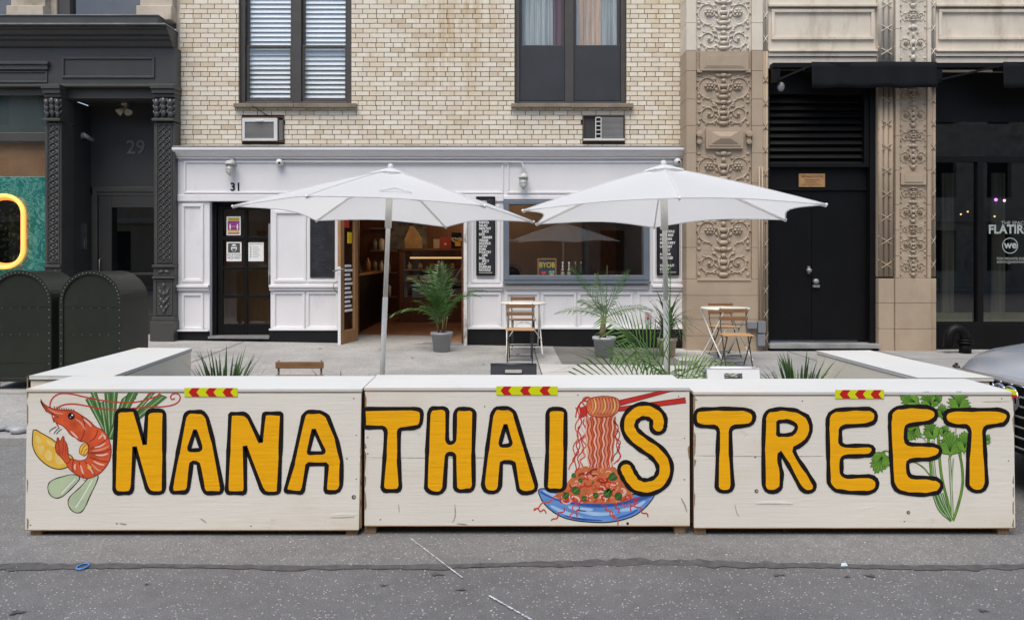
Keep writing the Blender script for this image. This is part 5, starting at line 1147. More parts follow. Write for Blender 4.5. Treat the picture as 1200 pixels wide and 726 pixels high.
# ================================================================== UMBRELLAS
def umbrella(cx, cy, R_, rot, z_rim, z_top, lean, label, tie):
    gz = sz(cx, cy); t = thing('patio_umbrella', (cx, cy, gz), label, 'umbrella', 'white patio umbrellas')
    L = Matrix.Rotation(lean[0], 4, 'Y') @ Matrix.Rotation(lean[1], 4, 'X')
    def put(p): q = L @ Vector((p[0], p[1], p[2] - gz)); return (q.x + cx, q.y + cy, q.z + gz)
    n = 6; seg = 8; rings = 9; b = B()
    def surf(k, s, tt):
        a0, a1 = rot + 2 * PI * k / n, rot + 2 * PI * (k + 1) / n
        p0 = Vector((math.cos(a0), math.sin(a0), 0)); p1 = Vector((math.cos(a1), math.sin(a1), 0)); u = s / seg
        p = p0.lerp(p1, u); sag = math.sin(PI * u)
        r = R_ * tt * (1 - .10 * sag * tt); z = z_top - (z_top - z_rim) * (tt ** 1.12) + .035 * sag * tt * tt - .035 * sag * math.sin(PI * min(1, tt * 1.05)) * .8
        return put((p.x * r, p.y * r, z))
    for k in range(n):
        grid = [[surf(k, s, .03 + .97 * i / rings) for s in range(seg + 1)] for i in range(rings + 1)]
        base = len(b.v); b.v += [p for row in grid for p in row]
        for i in range(rings):
            for s in range(seg): a = base + i * (seg + 1) + s; b.face((a, a + 1, a + seg + 2, a + seg + 1), True)
    can = b.build('canopy', m_canopy, t)
    e = B()
    for k in range(n):
        e.tube([surf(k, s, 1.0) for s in range(seg + 1)], .006, 6)
        e.tube([tuple(Vector(surf(k, 0, .05 + .95 * i / 6)) + Vector((0, 0, .003))) for i in range(7)], .0045, 5)
    e.build('hem', m_canopy, can)
    v = B()
    for k in range(n):
        a0, a1 = rot + 2 * PI * k / n, rot + 2 * PI * (k + 1) / n
        v.poly([put((0, 0, z_top + .035)), put((.20 * math.cos(a0), .20 * math.sin(a0), z_top - .03)), put((.20 * math.cos(a1), .20 * math.sin(a1), z_top - .03))], True)
    v.build('vent_cap', m_canopy, can)
    f = B(); f.lathe([(.001, .07), (.02, .065), (.026, .04), (.03, .02), (.001, .02)], put((0, 0, z_top)), 12); f.build('finial', m_canopy, t)
    pl = B(); pl.cyl(put((0, 0, gz + .3)), put((0, 0, gz + 1.15)), .0255, n=14); pl.cyl(put((0, 0, gz + 1.13)), put((0, 0, z_top)), .022, n=14); pl.build('pole', m_pole, t)
    h = B(); h.cyl(put((0, 0, z_rim - .13)), put((0, 0, z_rim + .25)), .033, n=14); h.cyl(put((0, 0, z_rim + .18)), put((0, 0, z_rim + .22)), .045, n=14); h.build('hub', m_pole, t)
    for k in range(n):
        a = rot + 2 * PI * k / n; rb = B()
        rb.tube([tuple(Vector(surf(k, 0, q)) - Vector((0, 0, .014))) for q in (.06, .3, .55, .8, 1.0)], .009, 6)
        rb.tube([put((.035 * math.cos(a), .035 * math.sin(a), z_rim + .2)), tuple(Vector(surf(k, 0, .5)) - Vector((0, 0, .016)))], .008, 6)
        rb.ell(surf(k, 0, 1.0), (.013, .013, .013), 6)
        rb.build('rib', m_pole, t)
    s = B(); kk = tie; q = [Vector(surf(kk, 3 + .0, .80)), Vector(surf(kk, 4, .74)), Vector(surf(kk, 5, .78))]
    s.tube([q[0] + Vector((0, 0, .012)), q[1] + Vector((0, 0, .035)), q[2] + Vector((0, 0, .015)), q[2] + Vector((.01, -.02, -.0))], [.008, .011, .008, .004], 6); s.build('tie_strap', m_canopy, can)
    s = B(); s.lathe([(.001, gz), (.24, gz), (.24, gz + .05), (.06, gz + .09), (.035, gz + .36), (.001, gz + .36)], (cx, cy, 0), 24); s.build('base', m_black, t)
    return t
U1Y, U2Y = 7.55, 7.12
umbrella(-1.12 - .05, U1Y, 1.435, R(11.5), 2.035, 2.455, (.034, -.042), 'white umbrella over the cafe entrance', 4)
umbrella(1.475 - .0, U2Y, 1.41, R(-90 - 7), 2.0, 2.435, (-.008, -.042), 'white umbrella in front of the menu board and carved pilaster', 4)

# ================================================================== TABLES AND CHAIRS
def make_chair(label, mw, seat_m):
    t = thing('folding_chair', (0, 0, 0), label, 'chair', 'slatted bistro chairs')
    b = B()
    for z in (.775, .665): b.box(-.2, .2, .155, .172, z - .028, z + .028)
    b.build('backrest', mw, t, .004)
    b = B()
    for k in range(7): b.box(-.205, .205, -.2 + k * .056, -.15 + k * .056, .448, .462)
    b.build('seat', seat_m, t, .003)
    for s in (-1, 1):
        f = B(); x = s * .178
        f.tube([(x, .182, .81), (x, .17, .55), (x, .05, .40), (x, -.22, .0)], .0085, 7); f.build('leg', m_steel_dark, t)
        f = B(); x = s * .160
        f.tube([(x, -.19, .44), (x, -.10, .33), (x, .24, 0)], .0085, 7); f.build('leg', m_steel_dark, t)
    f = B(); f.tube([(-.16, .19, .045), (.16, .19, .045)], .006, 6); f.tube([(-.178, -.2, .03), (.178, -.2, .03)], .006, 6); f.tube([(-.178, .17, .58), (.178, .17, .58)], .006, 6)
    for s in (-1, 1): f.tube([(s * .17, -.2, .438), (s * .17, .17, .438)], .007, 6)
    f.build('stretcher', m_steel_dark, t)
    return t
def place(o, x, y, rz, label=None, z=None, sc=1.0):
    o.location = (x, y, sz(x, y) if z is None else z); o.rotation_euler.z = rz; o.scale = (sc, sc, sc)
    if label: o['label'] = label
    return o
chair = make_chair('slatted wooden chair with its back to us at the table by the shop window', m_slat_dark, m_slat)
T1Y, T2Y = 12.05, 11.6
t1x, t2x = PX(613.5, T1Y), PX(850, T2Y)
place(chair, PX(609.5, 11.45), 11.45, R(178))                       # local +Y is the chair's back: this one faces the house
c2 = copy_tree(chair); place(c2, PX(613, 12.65), 12.65, R(0), 'slatted wooden chair facing us behind the table by the shop window', sz(0, 12.65) + .03)
c3 = copy_tree(chair); place(c3, PX(862.5, 11.0), 11.0, R(176), 'slatted wooden chair with its back to us at the table by the carved pilaster')
c4 = copy_tree(chair); place(c4, PX(849, 12.25), 12.25, R(6), 'slatted wooden chair facing us behind the table by the carved pilaster')
c5 = copy_tree(chair); place(c5, PX(345, 6.25), 6.25, R(0), 'slatted wooden chair inside the barriers, only its top slat showing', .0, .97)
for c in (chair, c3): c.rotation_euler.z -= PI                        # turn so the backrest is on the street side
def make_table(label):
    t = thing('bistro_table', (0, 0, 0), label, 'table', 'round cream bistro tables')
    b = B(); b.lathe([(.001, .735), (.345, .735), (.352, .742), (.352, .752), (.345, .76), (.001, .76)], n=36); b.build('tabletop', m_cream_steel, t)
    for s in (-1, 1):
        f = B()
        f.tube([(s * .22, -.24, .732), (s * .23, .0, .36), (s * .235, .27, .012), (s * .25, .29, .012)], .011, 7); f.build('leg', m_cream_steel, t)
        f = B(); f.tube([(s * .25, .24, .732), (s * .255, .0, .36), (s * .262, -.27, .012), (s * .275, -.29, .012)], .011, 7); f.build('leg', m_cream_steel, t)
    f = B(); f.tube([(-.235, .2, .1), (.235, .2, .1)], .008, 6); f.tube([(-.262, -.2, .1), (.262, -.2, .1)], .008, 6)
    for s in (-1, 1): f.tube([(s * .258, -.14, .20), (s * .10, -.12, .44), (0.0 + s * .02, -.1, .47)], .008, 6)
    f.build('brace', m_cream_steel, t)
    return t
tb = make_table('round cream folding table by the shop window'); place(tb, t1x, T1Y, R(2), None, sz(t1x, T1Y) + .04)
tb2 = copy_tree(tb); place(tb2, t2x, T2Y, R(24), 'round cream folding table by the carved pilaster', sz(t2x, T2Y) + .03)

# ================================================================== SANDWICH BOARDS
def aboard(px0, px1, ytop, Y, m, label, name='sandwich_board'):
    x0, x1, zt = PX(px0, Y), PX(px1, Y), PZ(ytop, Y); cx = (x0 + x1) / 2; w = (x1 - x0) / 2
    t = thing(name, (cx, Y + .1, 0), label, 'sandwich board', 'sandwich boards')
    for s in (-1, 1):
        b = B(); hw, hh = .065, .022; th = R(12) * s
        q = [(-w, .0), (w, .0), (w, zt), (-w, zt)]; hc = zt - .055
        h = [(-hw, hc - hh), (hw, hc - hh), (hw, hc + hh), (-hw, hc + hh)]
        if s > 0: f = lambda x, z: (cx + x, Y + .03 + .25 * (zt - z) / zt, z)
        else: f = lambda x, z: (cx + x, Y - .03 - .25 * (zt - z) / zt, z)
        b.prism([f(*p) for p in q], (0, .02 * s, 0), [[f(*p) for p in h]]); b.build('panel', m, t, .004)
    b = B(); b.cyl((cx - w * .8, Y, zt - .005), (cx + w * .8, Y, zt - .005), .014, n=8); b.build('hinge', m, t)
aboard(575, 628.5, 426.5, 6.1, M('navy_black_plastic', (.012, .014, .022), .45, .1), 'black sandwich board with handle slot behind the THAI barrier')
aboard(826, 887, 430.5, 5.75, M('white_plastic', (.68, .69, .70), .4, .04), 'white sandwich board with handle slot behind the TREET barrier')

# ================================================================== PLANTS
def pot(b, cx, cy, z0, r0, r1, h, soil):
    b.lathe([(.001, z0), (r0, z0), (r1 * .97, z0 + h * .86), (r1 * 1.07, z0 + h * .87), (r1 * 1.08, z0 + h), (r1 * .98, z0 + h), (r1 * .92, z0 + h * .9), (.001, z0 + h * .9)], (cx, cy, 0), 24)
def frond(b, base, az, el, length, droop, n, ll, lw, spread=62, rachis=.006, vary=.2, rnd=random, roll=0.0):
    """One feather leaf: an arching midrib with two rows of folded leaflets."""
    p = Vector(base); d = Vector((math.cos(az) * math.cos(el), math.sin(az) * math.cos(el), math.sin(el))); pts = []; m = n
    for k in range(m + 1):
        pts.append(p.copy()); p = p + d * (length / m); d = (d + Vector((0, 0, -droop / m))).normalized()
    b.tube(pts, [rachis * (1.1 - .9 * k / m) for k in range(m + 1)], 4)
    for k in range(max(2, int(m * .16)), m + 1):
        t = k / m; dd = (pts[min(k + 1, m)] - pts[max(k - 1, 0)]).normalized(); side = dd.cross(Vector((0, 0, 1))); side = side.normalized() if side.length > .05 else Vector((1, 0, 0)); up = side.cross(dd); side, up = side * math.cos(roll) + up * math.sin(roll), up * math.cos(roll) - side * math.sin(roll)
        L_ = ll * (math.sin(PI * (.12 + .80 * t)) ** .7) * rnd.uniform(1 - vary, 1 + vary); a = R(spread) * (1 - .55 * t)
        for s in (-1, 1):
            v = (dd * math.cos(a) + side * s * math.sin(a) + up * .22).normalized(); w = dd * lw * .5
            q0 = pts[k]; q1 = q0 + v * L_ * .5; q2 = q0 + (v + Vector((0, 0, -.34 * rnd.uniform(.4, 1.4)))).normalized() * L_
            nr = v.cross(dd).normalized() * lw * .18
            b.poly([q0 - w * .4, q1 - w - nr, q1 + w - nr, q0 + w * .4]); b.poly([q1 - w - nr, q2, q1 + w - nr])
def blade(b, base, az, el, L_, w, bend, n=6):
    p = Vector(base); d = Vector((math.cos(az) * math.cos(el), math.sin(az) * math.cos(el), math.sin(el))); side = Vector((-math.sin(az), math.cos(az), 0)); pr = None
    idx0 = len(b.v)
    for k in range(n + 1):
        t = k / n; ww = w * .5 * (1 - t) ** .7 * (.6 + .8 * min(1, t * 3)) + .0006
        b.v += [tuple(p - side * ww), tuple(p + side * ww)]
        p = p + d * (L_ / n); d = (d + Vector((0, 0, -bend / n))).normalized()
    for k in range(n): a = idx0 + 2 * k; b.face((a, a + 1, a + 3, a + 2), True)
def plant(name, px, py, Y, pw, ph, mp, label, cat='potted plant', z=None):
    cx = PX(px, Y); z0 = sz(cx, Y) if z is None else z
    t = thing(name, (cx, Y, z0), label, cat); b = B(); pot(b, cx, Y, z0, pw * .36, pw * .46, ph, m_soil); o = b.build('pot', mp, t)
    s = B(); s.lathe([(.001, z0 + ph * .905), (pw * .41, z0 + ph * .905), (pw * .41, z0 + ph * .925), (.001, z0 + ph * .93)], (cx, Y, 0), 16); s.build('soil', m_soil, t)
    return t, cx, z0 + ph * .9
rnd = random.Random(21)
# areca palm at the entrance
Y = 12.35; t, cx, zt = plant('potted_palm', 517.5, 410, Y, .35, .30, m_pot_grey, 'bushy palm in grey plastic pot on the cafe doorstep')
s = B()
for k in range(9): a = rnd.uniform(0, 6.28); s.tube([(cx + .05 * math.cos(a), Y + .05 * math.sin(a), zt), (cx + .09 * math.cos(a), Y + .09 * math.sin(a), zt + rnd.uniform(.2, .4))], .007, 5)
s.build('stem', m_stem, t); b = B()
for k in range(17):
    a = rnd.uniform(0, 6.28); el = R(rnd.uniform(42, 86)); frond(b, (cx + .06 * math.cos(a), Y + .06 * math.sin(a), zt + rnd.uniform(.05, .5)), a, el, rnd.uniform(.42, .72), rnd.uniform(.8, 1.7), 16, rnd.uniform(.16, .23), .019, 50, .004, rnd=rnd)
for az, el, L_ in ((2.5, 66, .95), (3.3, 40, .8), (.5, 58, .9), (1.7, 80, .95), (2.0, 72, 1.0)): frond(b, (cx, Y, zt + .2), az, R(el), L_, 1.3, 22, .24, .022, 55, .005, rnd=rnd)
b.build('foliage', m_palm, t)
# date palm by the window
Y = 11.9; t, cx, zt = plant('potted_palm', 708, 419, Y, .36, .31, m_pot_pale, 'young date palm with spread fronds in pale grey pot below the window')
s = B(); s.tube([(cx - .02, Y, zt - .03), (cx - .02, Y, zt + .16), (cx, Y, zt + .34)], [.055, .045, .03], 8); s.build('stem', m_stem, t); b = B()
for az, el, L_, dr in ((PI - .15, 62, .88, .35), (.15, 66, .78, .3), (PI - .1, 30, .72, .9), (.1, 33, .75, .9), (1.8, 70, .7, .5), (4.4, 52, .45, .9), (2.5, 50, .5, .9)):
    frond(b, (cx, Y, zt + .30), az, R(el), L_, dr, 20, .18, .022, 42, .006, rnd=rnd, roll=.6 * math.copysign(1, math.cos(az)) * -1)
b.tube([(cx + .03, Y, zt + .3), (cx + .045, Y, zt + 1.1)], .004, 4); b.build('foliage', m_palm, t)
# dracaena at the corner
Y = 12.1; t, cx, zt = plant('potted_dracaena', 782, 418, Y, .31, .28, m_pot_beige, 'spiky dracaena in beige clay pot behind the umbrella pole')
b = B()
for k in range(95): a = rnd.uniform(0, 6.28); blade(b, (cx + .03 * math.cos(a), Y + .03 * math.sin(a), zt + rnd.uniform(.0, .3)), a, R(rnd.uniform(25, 85)), rnd.uniform(.42, .72), .022, rnd.uniform(.8, 2.4))
b.build('foliage', m_grassy, t); s = B(); s.tube([(cx, Y, zt - .02), (cx, Y, zt + .3)], .02, 7); s.build('stem', m_stem, t)
# big palm inside the barriers
Y = 5.75; t, cx, zt = plant('potted_palm', 784, 0, Y, .42, .36, m_pot_grey, 'large palm behind the THAI barrier with long leaflets fanned above its rim', z=0.0)
s = B(); s.tube([(cx, Y, zt - .02), (cx, Y, zt + .4)], [.06, .035], 8); s.build('stem', m_stem, t); b = B()
for az, el, L_, dr, sp, ll, rl, h in ((PI + .1, 22, .72, .75, 66, .40, 1.25, .36), (PI - .15, 58, .62, .75, 52, .30, 1.0, .42), (PI + .5, 45, .55, .9, 60, .30, .8, .40), (.1, 26, .62, .9, 55, .26, -1.1, .36), (.5, 40, .55, 1.2, 50, .22, -.6, .36), (1.25, 84, .88, .10, 10, .14, .3, .36), (4.5, 50, .45, 1.5, 55, .2, 0, .36)):
    frond(b, (cx, Y, zt + h), az, R(el), L_, dr, 19, ll, .017, sp, .007, rnd=rnd, roll=rl)
b.build('foliage', m_palm_light, t)
# three spiky grasses inside the barriers
def spiky(px, Y, n, L0, L1, label, lo=40, name='spiky_grass'):
    t, cx, zt = plant(name, px, 0, Y, .34, .40, m_pot_grey, label, z=0.0); b = B()
    for k in range(n): a = rnd.uniform(0, 6.28); blade(b, (cx + .05 * math.cos(a), Y + .05 * math.sin(a), zt), a, R(rnd.uniform(lo, 88)), rnd.uniform(L0, L1), .027, rnd.uniform(.2, 1.5))
    b.build('foliage', m_grassy, t); return t
spiky(262, 6.1, 85, .36, .60, 'spiky green grass behind the NANA barrier, beside its side arm', 58)
spiky(936, 6.1, 85, .36, .58, 'spiky green grass behind the TREET barrier, near the white sandwich board', 58)
spiky(404, 5.9, 10, .34, .52, 'sparse spiky grass with one blade showing above the barrier top', 38)

# ================================================================== MAILBOXES (relay boxes)
def mailbox():
    t = thing('mailbox', (0, 0, 0), 'mailbox', 'mailbox', 'dark green relay mailboxes'); w, dpt, h = .345, .66, 1.33; r = w
    arch = [(-w, .12)] + [(r * math.cos(PI - PI * k / 24), h - r + r * math.sin(PI - PI * k / 24)) for k in range(25)] + [(w, .12)]
    b = B(); b.loft([[(x, y, z) for x, z in arch] for y in (.012, dpt)], smooth=False)
    b.build('body', m_olive, t, .006)
    def ringpts(off, y): 
        ww = w + off; return [(-ww, y, .12)] + [(ww * math.cos(PI - PI * k / 24), y, h - r + ww * math.sin(PI - PI * k / 24)) for k in range(25)] + [(ww, y, .12)]
    b = B(); o_, i_ = ringpts(.012, 0), ringpts(-.03, 0)
    for k in range(len(o_) - 1):
        for y0, y1 in ((-.004, .03),):
            a, c, d, e = [Vector(v) for v in (o_[k], o_[k + 1], i_[k + 1], i_[k])]; s = Vector((0, y1 - y0, 0)); base = len(b.v); b.v += [tuple(v + Vector((0, y0, 0))) for v in (a, c, d, e)] + [tuple(v + Vector((0, y1, 0))) for v in (a, c, d, e)]
            for q in ((0, 1, 2, 3), (7, 6, 5, 4), (0, 4, 5, 1), (2, 6, 7, 3)): b.face([base + v for v in q])
    b.build('rim', m_olive, t)
    b = B(); mid = ringpts(-.012, 0); acc = 0
    for k in range(len(mid) - 1):
        a, c = Vector(mid[k]), Vector(mid[k + 1]); n = max(1, int((c - a).length / .085))
        for j in range(n): b.ell(a.lerp(c, j / n) + Vector((0, -.006, 0)), (.0065, .005, .0065), 6)
    for z in (.62, .92):
        for k in range(5): b.ell((-.2 + .1 * k, .008, z), (.005, .004, .005), 6)
    b.build('rivets', m_dullmetal, t)
    b = B(); b.box(-.30, .30, .0085, .0115, .30, .302); b.box(-.31, .31, .0085, .0115, .93, .933); b.build('seam', m_olive, t)
    b = B(); b.box(-w - .012, w + .012, .0, dpt + .01, .09, .135); b.build('base_rail', m_olive, t, .004)
    for x in (-w + .05, w - .05):
        for y in (.06, dpt - .06): f = B(); f.box(x - .03, x + .03, y - .03, y + .03, -.03, .09); f.build('leg', m_olive, t, .003)
    return t
mb = mailbox(); xm = (PX(70, 8.95) + PX(142, 8.95)) / 2; place(mb, xm, 8.95, R(-1.5), 'dark green arched mailbox nearer to the iron shopfront door')
mb2 = copy_tree(mb); xm = (PX(-13, 8.95) + PX(61, 8.95)) / 2; place(mb2, xm, 8.93, R(1), 'dark green arched mailbox in front of the glowing neon window')

# ================================================================== WALL FIXTURES
def lantern(px, py, label, sc=1.0):
    x, z = fx(px), fy(py); t = thing('bulkhead_lantern', (x, 13.23, z), label, 'wall lamp', 'caged lanterns on the shopfront fascia')
    b = B(); b.box(x - .035, x + .035, 13.19, 13.235, z + .02, z + .12); b.lathe([(.001, 13.16), (.04, 13.16), (.06, 13.2), (.06, 13.235)], (x + .01, 0, z - .01), 14, axis='Y'); b.build('mount', m_lightmetal, t)
    b = B(); b.lathe([(.001, z + .02), (.05, z + .015), (.085, z - .035), (.08, z - .05), (.001, z - .05)], (x, 13.12, 0), 16); b.build('shade', m_lightmetal, t)
    b = B(); b.lathe([(.055, z - .05), (.056, z - .16), (.045, z - .2), (.02, z - .222), (.001, z - .225)], (x, 13.12, 0), 14); b.build('glass_jar', M('ribbed_lamp_glass', (.6, .6, .57), .25, .1), t)
    c = B()
    for k in range(6): a = PI * k / 3; c.tube([(x + .062 * math.cos(a), 13.12 + .062 * math.sin(a), z - .05), (x + .062 * math.cos(a), 13.12 + .062 * math.sin(a), z - .17), (x, 13.12, z - .236)], .005, 5)
    c.tube([(x + .063 * math.cos(a), 13.12 + .063 * math.sin(a), z - .12) for a in [2 * PI * k / 14 for k in range(14)]], .005, 5, True); c.build('cage', m_lightmetal, t)
lantern(273.5, 191, 'grey caged lantern above the number 31'); lantern(613, 206.5, 'grey caged lantern above the shop window')
def dome(px, py, label):
    x, z = fx(px), fy(py); t = thing('security_camera', (x, 13.23, z), label, 'security camera', 'white dome cameras on the shopfront')
    b = B(); b.ell((x, 13.17, z), (.062, .062, .062), 14); b.lathe([(.001, 13.16), (.055, 13.16), (.065, 13.24)], (x, 0, z), 14, axis='Y'); b.build('housing', m_ac_white, t)
    b = B(); b.ell((x + .01, 13.115, z - .012), (.022, .014, .018), 10); b.build('lens', m_black, t)
dome(330, 191.5, 'white dome camera beside the lantern over number 31'); dome(792, 190.5, 'white dome camera at the shopfront corner above the umbrella')
b = B(); b.tube([(fx(334), 13.20, fy(190)), (fx(600), 13.20, fy(190.4)), (fx(611), 13.20, fy(190.6)), (fx(613), 13.20, fy(195)), (fx(613), 13.20, fy(203))], .014, 6); one(b, 'conduit', m_white, (fx(470), 13.2, fy(190)), 'thin white conduit running along the shopfront fascia', 'conduit')
# air conditioners
def aircon(x0, x1, y0, y1, rev, label):
    xa, xb, za, zb = fx(x0) + .012, fx(x1) - .012, fy(y1) + .012, fy(y0) - .012; w = xb - xa
    t = thing('air_conditioner', ((xa + xb) / 2, 13.4, za), label, 'air conditioner', 'air conditioners set in the brick wall')
    b = B(); b.box(xa - .008, xa + .006, 13.33, 13.7, za - .008, zb + .008); b.box(xb - .006, xb + .008, 13.33, 13.7, za - .008, zb + .008); b.box(xa + .006, xb - .006, 13.33, 13.7, zb - .006, zb + .008); b.box(xa + .006, xb - .006, 13.33, 13.7, za - .008, za + .006); b.box(xa, xb, 13.7, 13.72, za, zb); b.build('sleeve', m_rust, t)
    b = B(); b.box(xa + .008, xb - .008, 13.37, 13.69, za + .008, zb - .008); b.build('case', m_ac_dark, t)
    b = B(); g = B()
    if not rev:
        l, r = xa + .012, xb - w * .13; fr = .045
        b.box(l, l + fr, 13.30, 13.368, za + .01, zb - .02); b.box(r - fr * 1.3, r, 13.30, 13.368, za + .01, zb - .02); b.box(l + fr, r - fr * 1.3, 13.30, 13.368, zb - .085, zb - .02); b.box(l + fr, r - fr * 1.3, 13.30, 13.368, za + .01, za + .05); b.box((l + r) / 2 - .06, (l + r) / 2 + .06, 13.285, 13.3, zb - .08, zb - .055)
        z = za + .06
        while z < zb - .095: g.box(l + fr, r - fr * 1.3, 13.315, 13.345, z, z + .011); z += .019
        g.box(l + fr, r - fr * 1.3, 13.35, 13.366, za + .05, zb - .085)
        v = r + .02
        while v < xb - .01: g.box(v, v + .008, 13.335, 13.366, za + .02, zb - .05); v += .016
    else:
        l = xa + w * .44; b.box(xa, xb, 13.31, 13.368, za + .008, za + .04)
        b.box(l - w * .15, l - w * .13, 13.31, 13.368, za + .042, zb - .03); b.box(l - w * .02, l, 13.31, 13.368, za + .042, zb - .03)
        for k in range(6): zz = za + .042 + (zb - za - .08) * k / 5; b.box(l - w * .13, l - w * .02, 13.312, 13.367, zz, zz + .014)
        z = za + .05
        while z < zb - .03: g.box(l + .006, xb - .02, 13.32, 13.35, z, z + .012); z += .02
        g.box(l + .006, xb - .02, 13.352, 13.366, za + .045, zb - .02)
    b.build('front_cover', m_ac_white, t, .003); g.build('grille', m_ac_grey, t)
aircon(*[A1[0], A1[1], A1[2], A1[3]], False, 'white framed air conditioner below the window with blinds'); aircon(A2[0], A2[1], A2[2], A2[3], True, 'dismantled air conditioner below the window with black screens')
b = B(); b.tube([(fx(293), 13.34, fy(121)), (fx(297), 13.25, fy(125)), (fx(305), 13.33, fy(130)), (fx(313), 13.36, fy(135)), (fx(320), 13.32, fy(138))], .006, 5); one(b, 'power_cord', m_black, (fx(300), 13.3, fy(128)), 'black power cord hanging from window ledge to air conditioner', 'cord')
# menu boards
def menu(x0, x1, y0, y1, lines, label, size):
    xa, xb, za, zb = fx(x0), fx(x1), fy(y1), fy(y0); t = thing('menu_board', ((xa + xb) / 2, 13.24, za), label, 'menu board', 'black menu boards with white lettering')
    b = B(); b.box(xa, xb, 13.205, 13.24, za, zb); b.build('panel', m_board, t, .003)
    b = B(); f = .018
    b.box(xa - f, xa, 13.195, 13.24, za - f, zb + f); b.box(xb, xb + f, 13.195, 13.24, za - f, zb + f); b.box(xa, xb, 13.195, 13.24, zb, zb + f); b.box(xa, xb, 13.195, 13.24, za - f, za); b.build('frame', m_black, t, .003)
    b = B(); n = len(lines); step = (zb - za - .10) / n
    for k, s in enumerate(lines):
        if not s: continue
        ind = s.startswith(' ')
        b.text(s.strip(), size, lambda x, y: (xa + .03 + (.05 if ind else 0) + x, 13.2035, zb - .05 - step * (k + .8) + y), .0015, 'LEFT', .82)
    b.box(xa + .03, xb - .03, 13.203, 13.206, za + .03, za + .036); b.build('chalk_lettering', m_chalkw, t)
menu(559.5, 579, 232, 321.5, ['FRESH', 'ROLLS', 'BEEF', 'CURRY', ' BOWL', 'CHICKEN', ' RICE', 'PAPAYA', 'SALAD', 'HEALTHY', ' JUICE', 'RICE', ' DINNER', 'VEGGIE', 'NOODLE', 'SATAY', 'PORK', 'POULTRY', ' LIME', 'BASIL', ' SPICY', 'SOUP', 'DUMPLIN', 'NOODLE'], 'black menu board between the entrance and the shop window', .056)
menu(770, 793, 248, 321, ['THAI', 'SALAD WRAP', 'BASIL BEEF', 'DUCK', ' NOODLE', 'FRIED BEEF', 'CHICKEN', 'BEEF CURRY', 'LARB GET', ' SPICY', 'A DRINK', 'THAI ICED', ' TEA', 'COCONUT', 'STRAW'], 'black menu board at the shopfront corner behind the umbrella pole', .056)
b = B(); b.box(fx(365), fx(393), 13.21, 13.24, fy(324.5), fy(246)); o = one(b, 'blackboard', m_board, (fx(379), 13.24, fy(324)), 'wiped blackboard on the white pier beside the open door', 'blackboard', bevel=.003)
b = B(); rnd = random.Random(8)
for k in range(16): x = fx(368) + rnd.uniform(0, .12); z = fy(280 + k * 2.7); b.box(x, x + rnd.uniform(.05, .18), 13.2085, 13.2095, z, z + .006)
b.build('chalk_smears', M('chalk_smear', (.07, .075, .085), .9, .3, 20), o)
# door posters
def poster(px0, px1, py0, py1, kind, label):
    YG = 13.412; xa, xb, za, zb = PX(px0, YG), PX(px1, YG), PZ(py1, YG), PZ(py0, YG); w, h = xb - xa, zb - za; b = B()
    b.mat(m_whitepaint).box(xa, xb, YG, YG + .002, za, zb); y = YG - .001; ink = M('poster_ink', (.05, .05, .055), .7)
    def r(u0, u1, v0, v1, m, k=1): b.mat(m).poly([(xa + w * u0, YG - .0012 * k, za + h * v0), (xa + w * u1, YG - .0012 * k, za + h * v0), (xa + w * u1, YG - .0012 * k, za + h * v1), (xa + w * u0, YG - .0012 * k, za + h * v1)])
    def tx_(s, size, u, v, m, k=2): b.mat(m).text(s, size, lambda x, yy: (xa + w * u + x, YG - .0012 * k, za + h * v + yy), .0, sx=.85)
    if kind == 0:
        mg = M('magenta_print', (.30, .035, .22), .6); ye = M('yellow_print', (.62, .50, .05), .6)
        r(.08, .92, .76, .93, ye); r(.08, .92, .26, .75, mg); r(.08, .92, .14, .25, ye); r(.08, .92, .06, .13, mg)
        tx_('THANK YOU FOR', .026, .5, .85, ink); tx_('SOCIAL DISTANCING', .022, .5, .78, ink)
        for u in (.2, .72): r(u + .02, u + .09, .52, .60, m_whitepaint, 2); r(u, u + .11, .38, .51, m_whitepaint, 2); r(u + .02, u + .05, .28, .375, m_whitepaint, 2); r(u + .06, u + .09, .28, .375, m_whitepaint, 2)
        r(.36, .66, .46, .475, m_whitepaint, 2)
    elif kind == 1:
        dk = M('dark_grey_print', (.07, .07, .07), .6); r(.1, .9, .44, .94, dk); b.mat(m_whitepaint)
        b.poly([(xa + w * .5 + w * .20 * math.cos(a), YG - .0024, za + h * (.70 + .20 * math.sin(a))) for a in [2 * PI * k / 16 for k in range(16)]]); r(.32, .68, .74, .80, dk, 3)
        b.mat(dk).poly([(xa + w * u, YG - .0036, za + h * v) for u, v in ((.36, .66), (.64, .66), (.6, .55), (.5, .51), (.4, .55))]); tx_('FACE MASK', .055, .5, .28, ink, 1); tx_('REQUIRED', .055, .5, .13, ink, 1)
    else:
        tx_('HEALTH NOTICE', .034, .5, .88, ink, 1)
        for k in range(7): r(.12, .2, .74 - k * .09, .78 - k * .09, ink); r(.28, .28 + .5 * (.7 + .3 * ((k * 7) % 3) / 2), .755 - k * .09, .77 - k * .09, ink)
    one(b, 'door_poster', None, ((xa + xb) / 2, YG, za), label, 'poster', 'paper notices on the black door')
poster(265.5, 282, 253.5, 275.5, 0, 'magenta and yellow distancing notice in the upper door pane'); poster(265.5, 283, 283.5, 306, 1, 'notice with masked face reading FACE MASK REQUIRED'); poster(291, 309, 284, 306, 2, 'white sheet of small print beside the face mask notice')
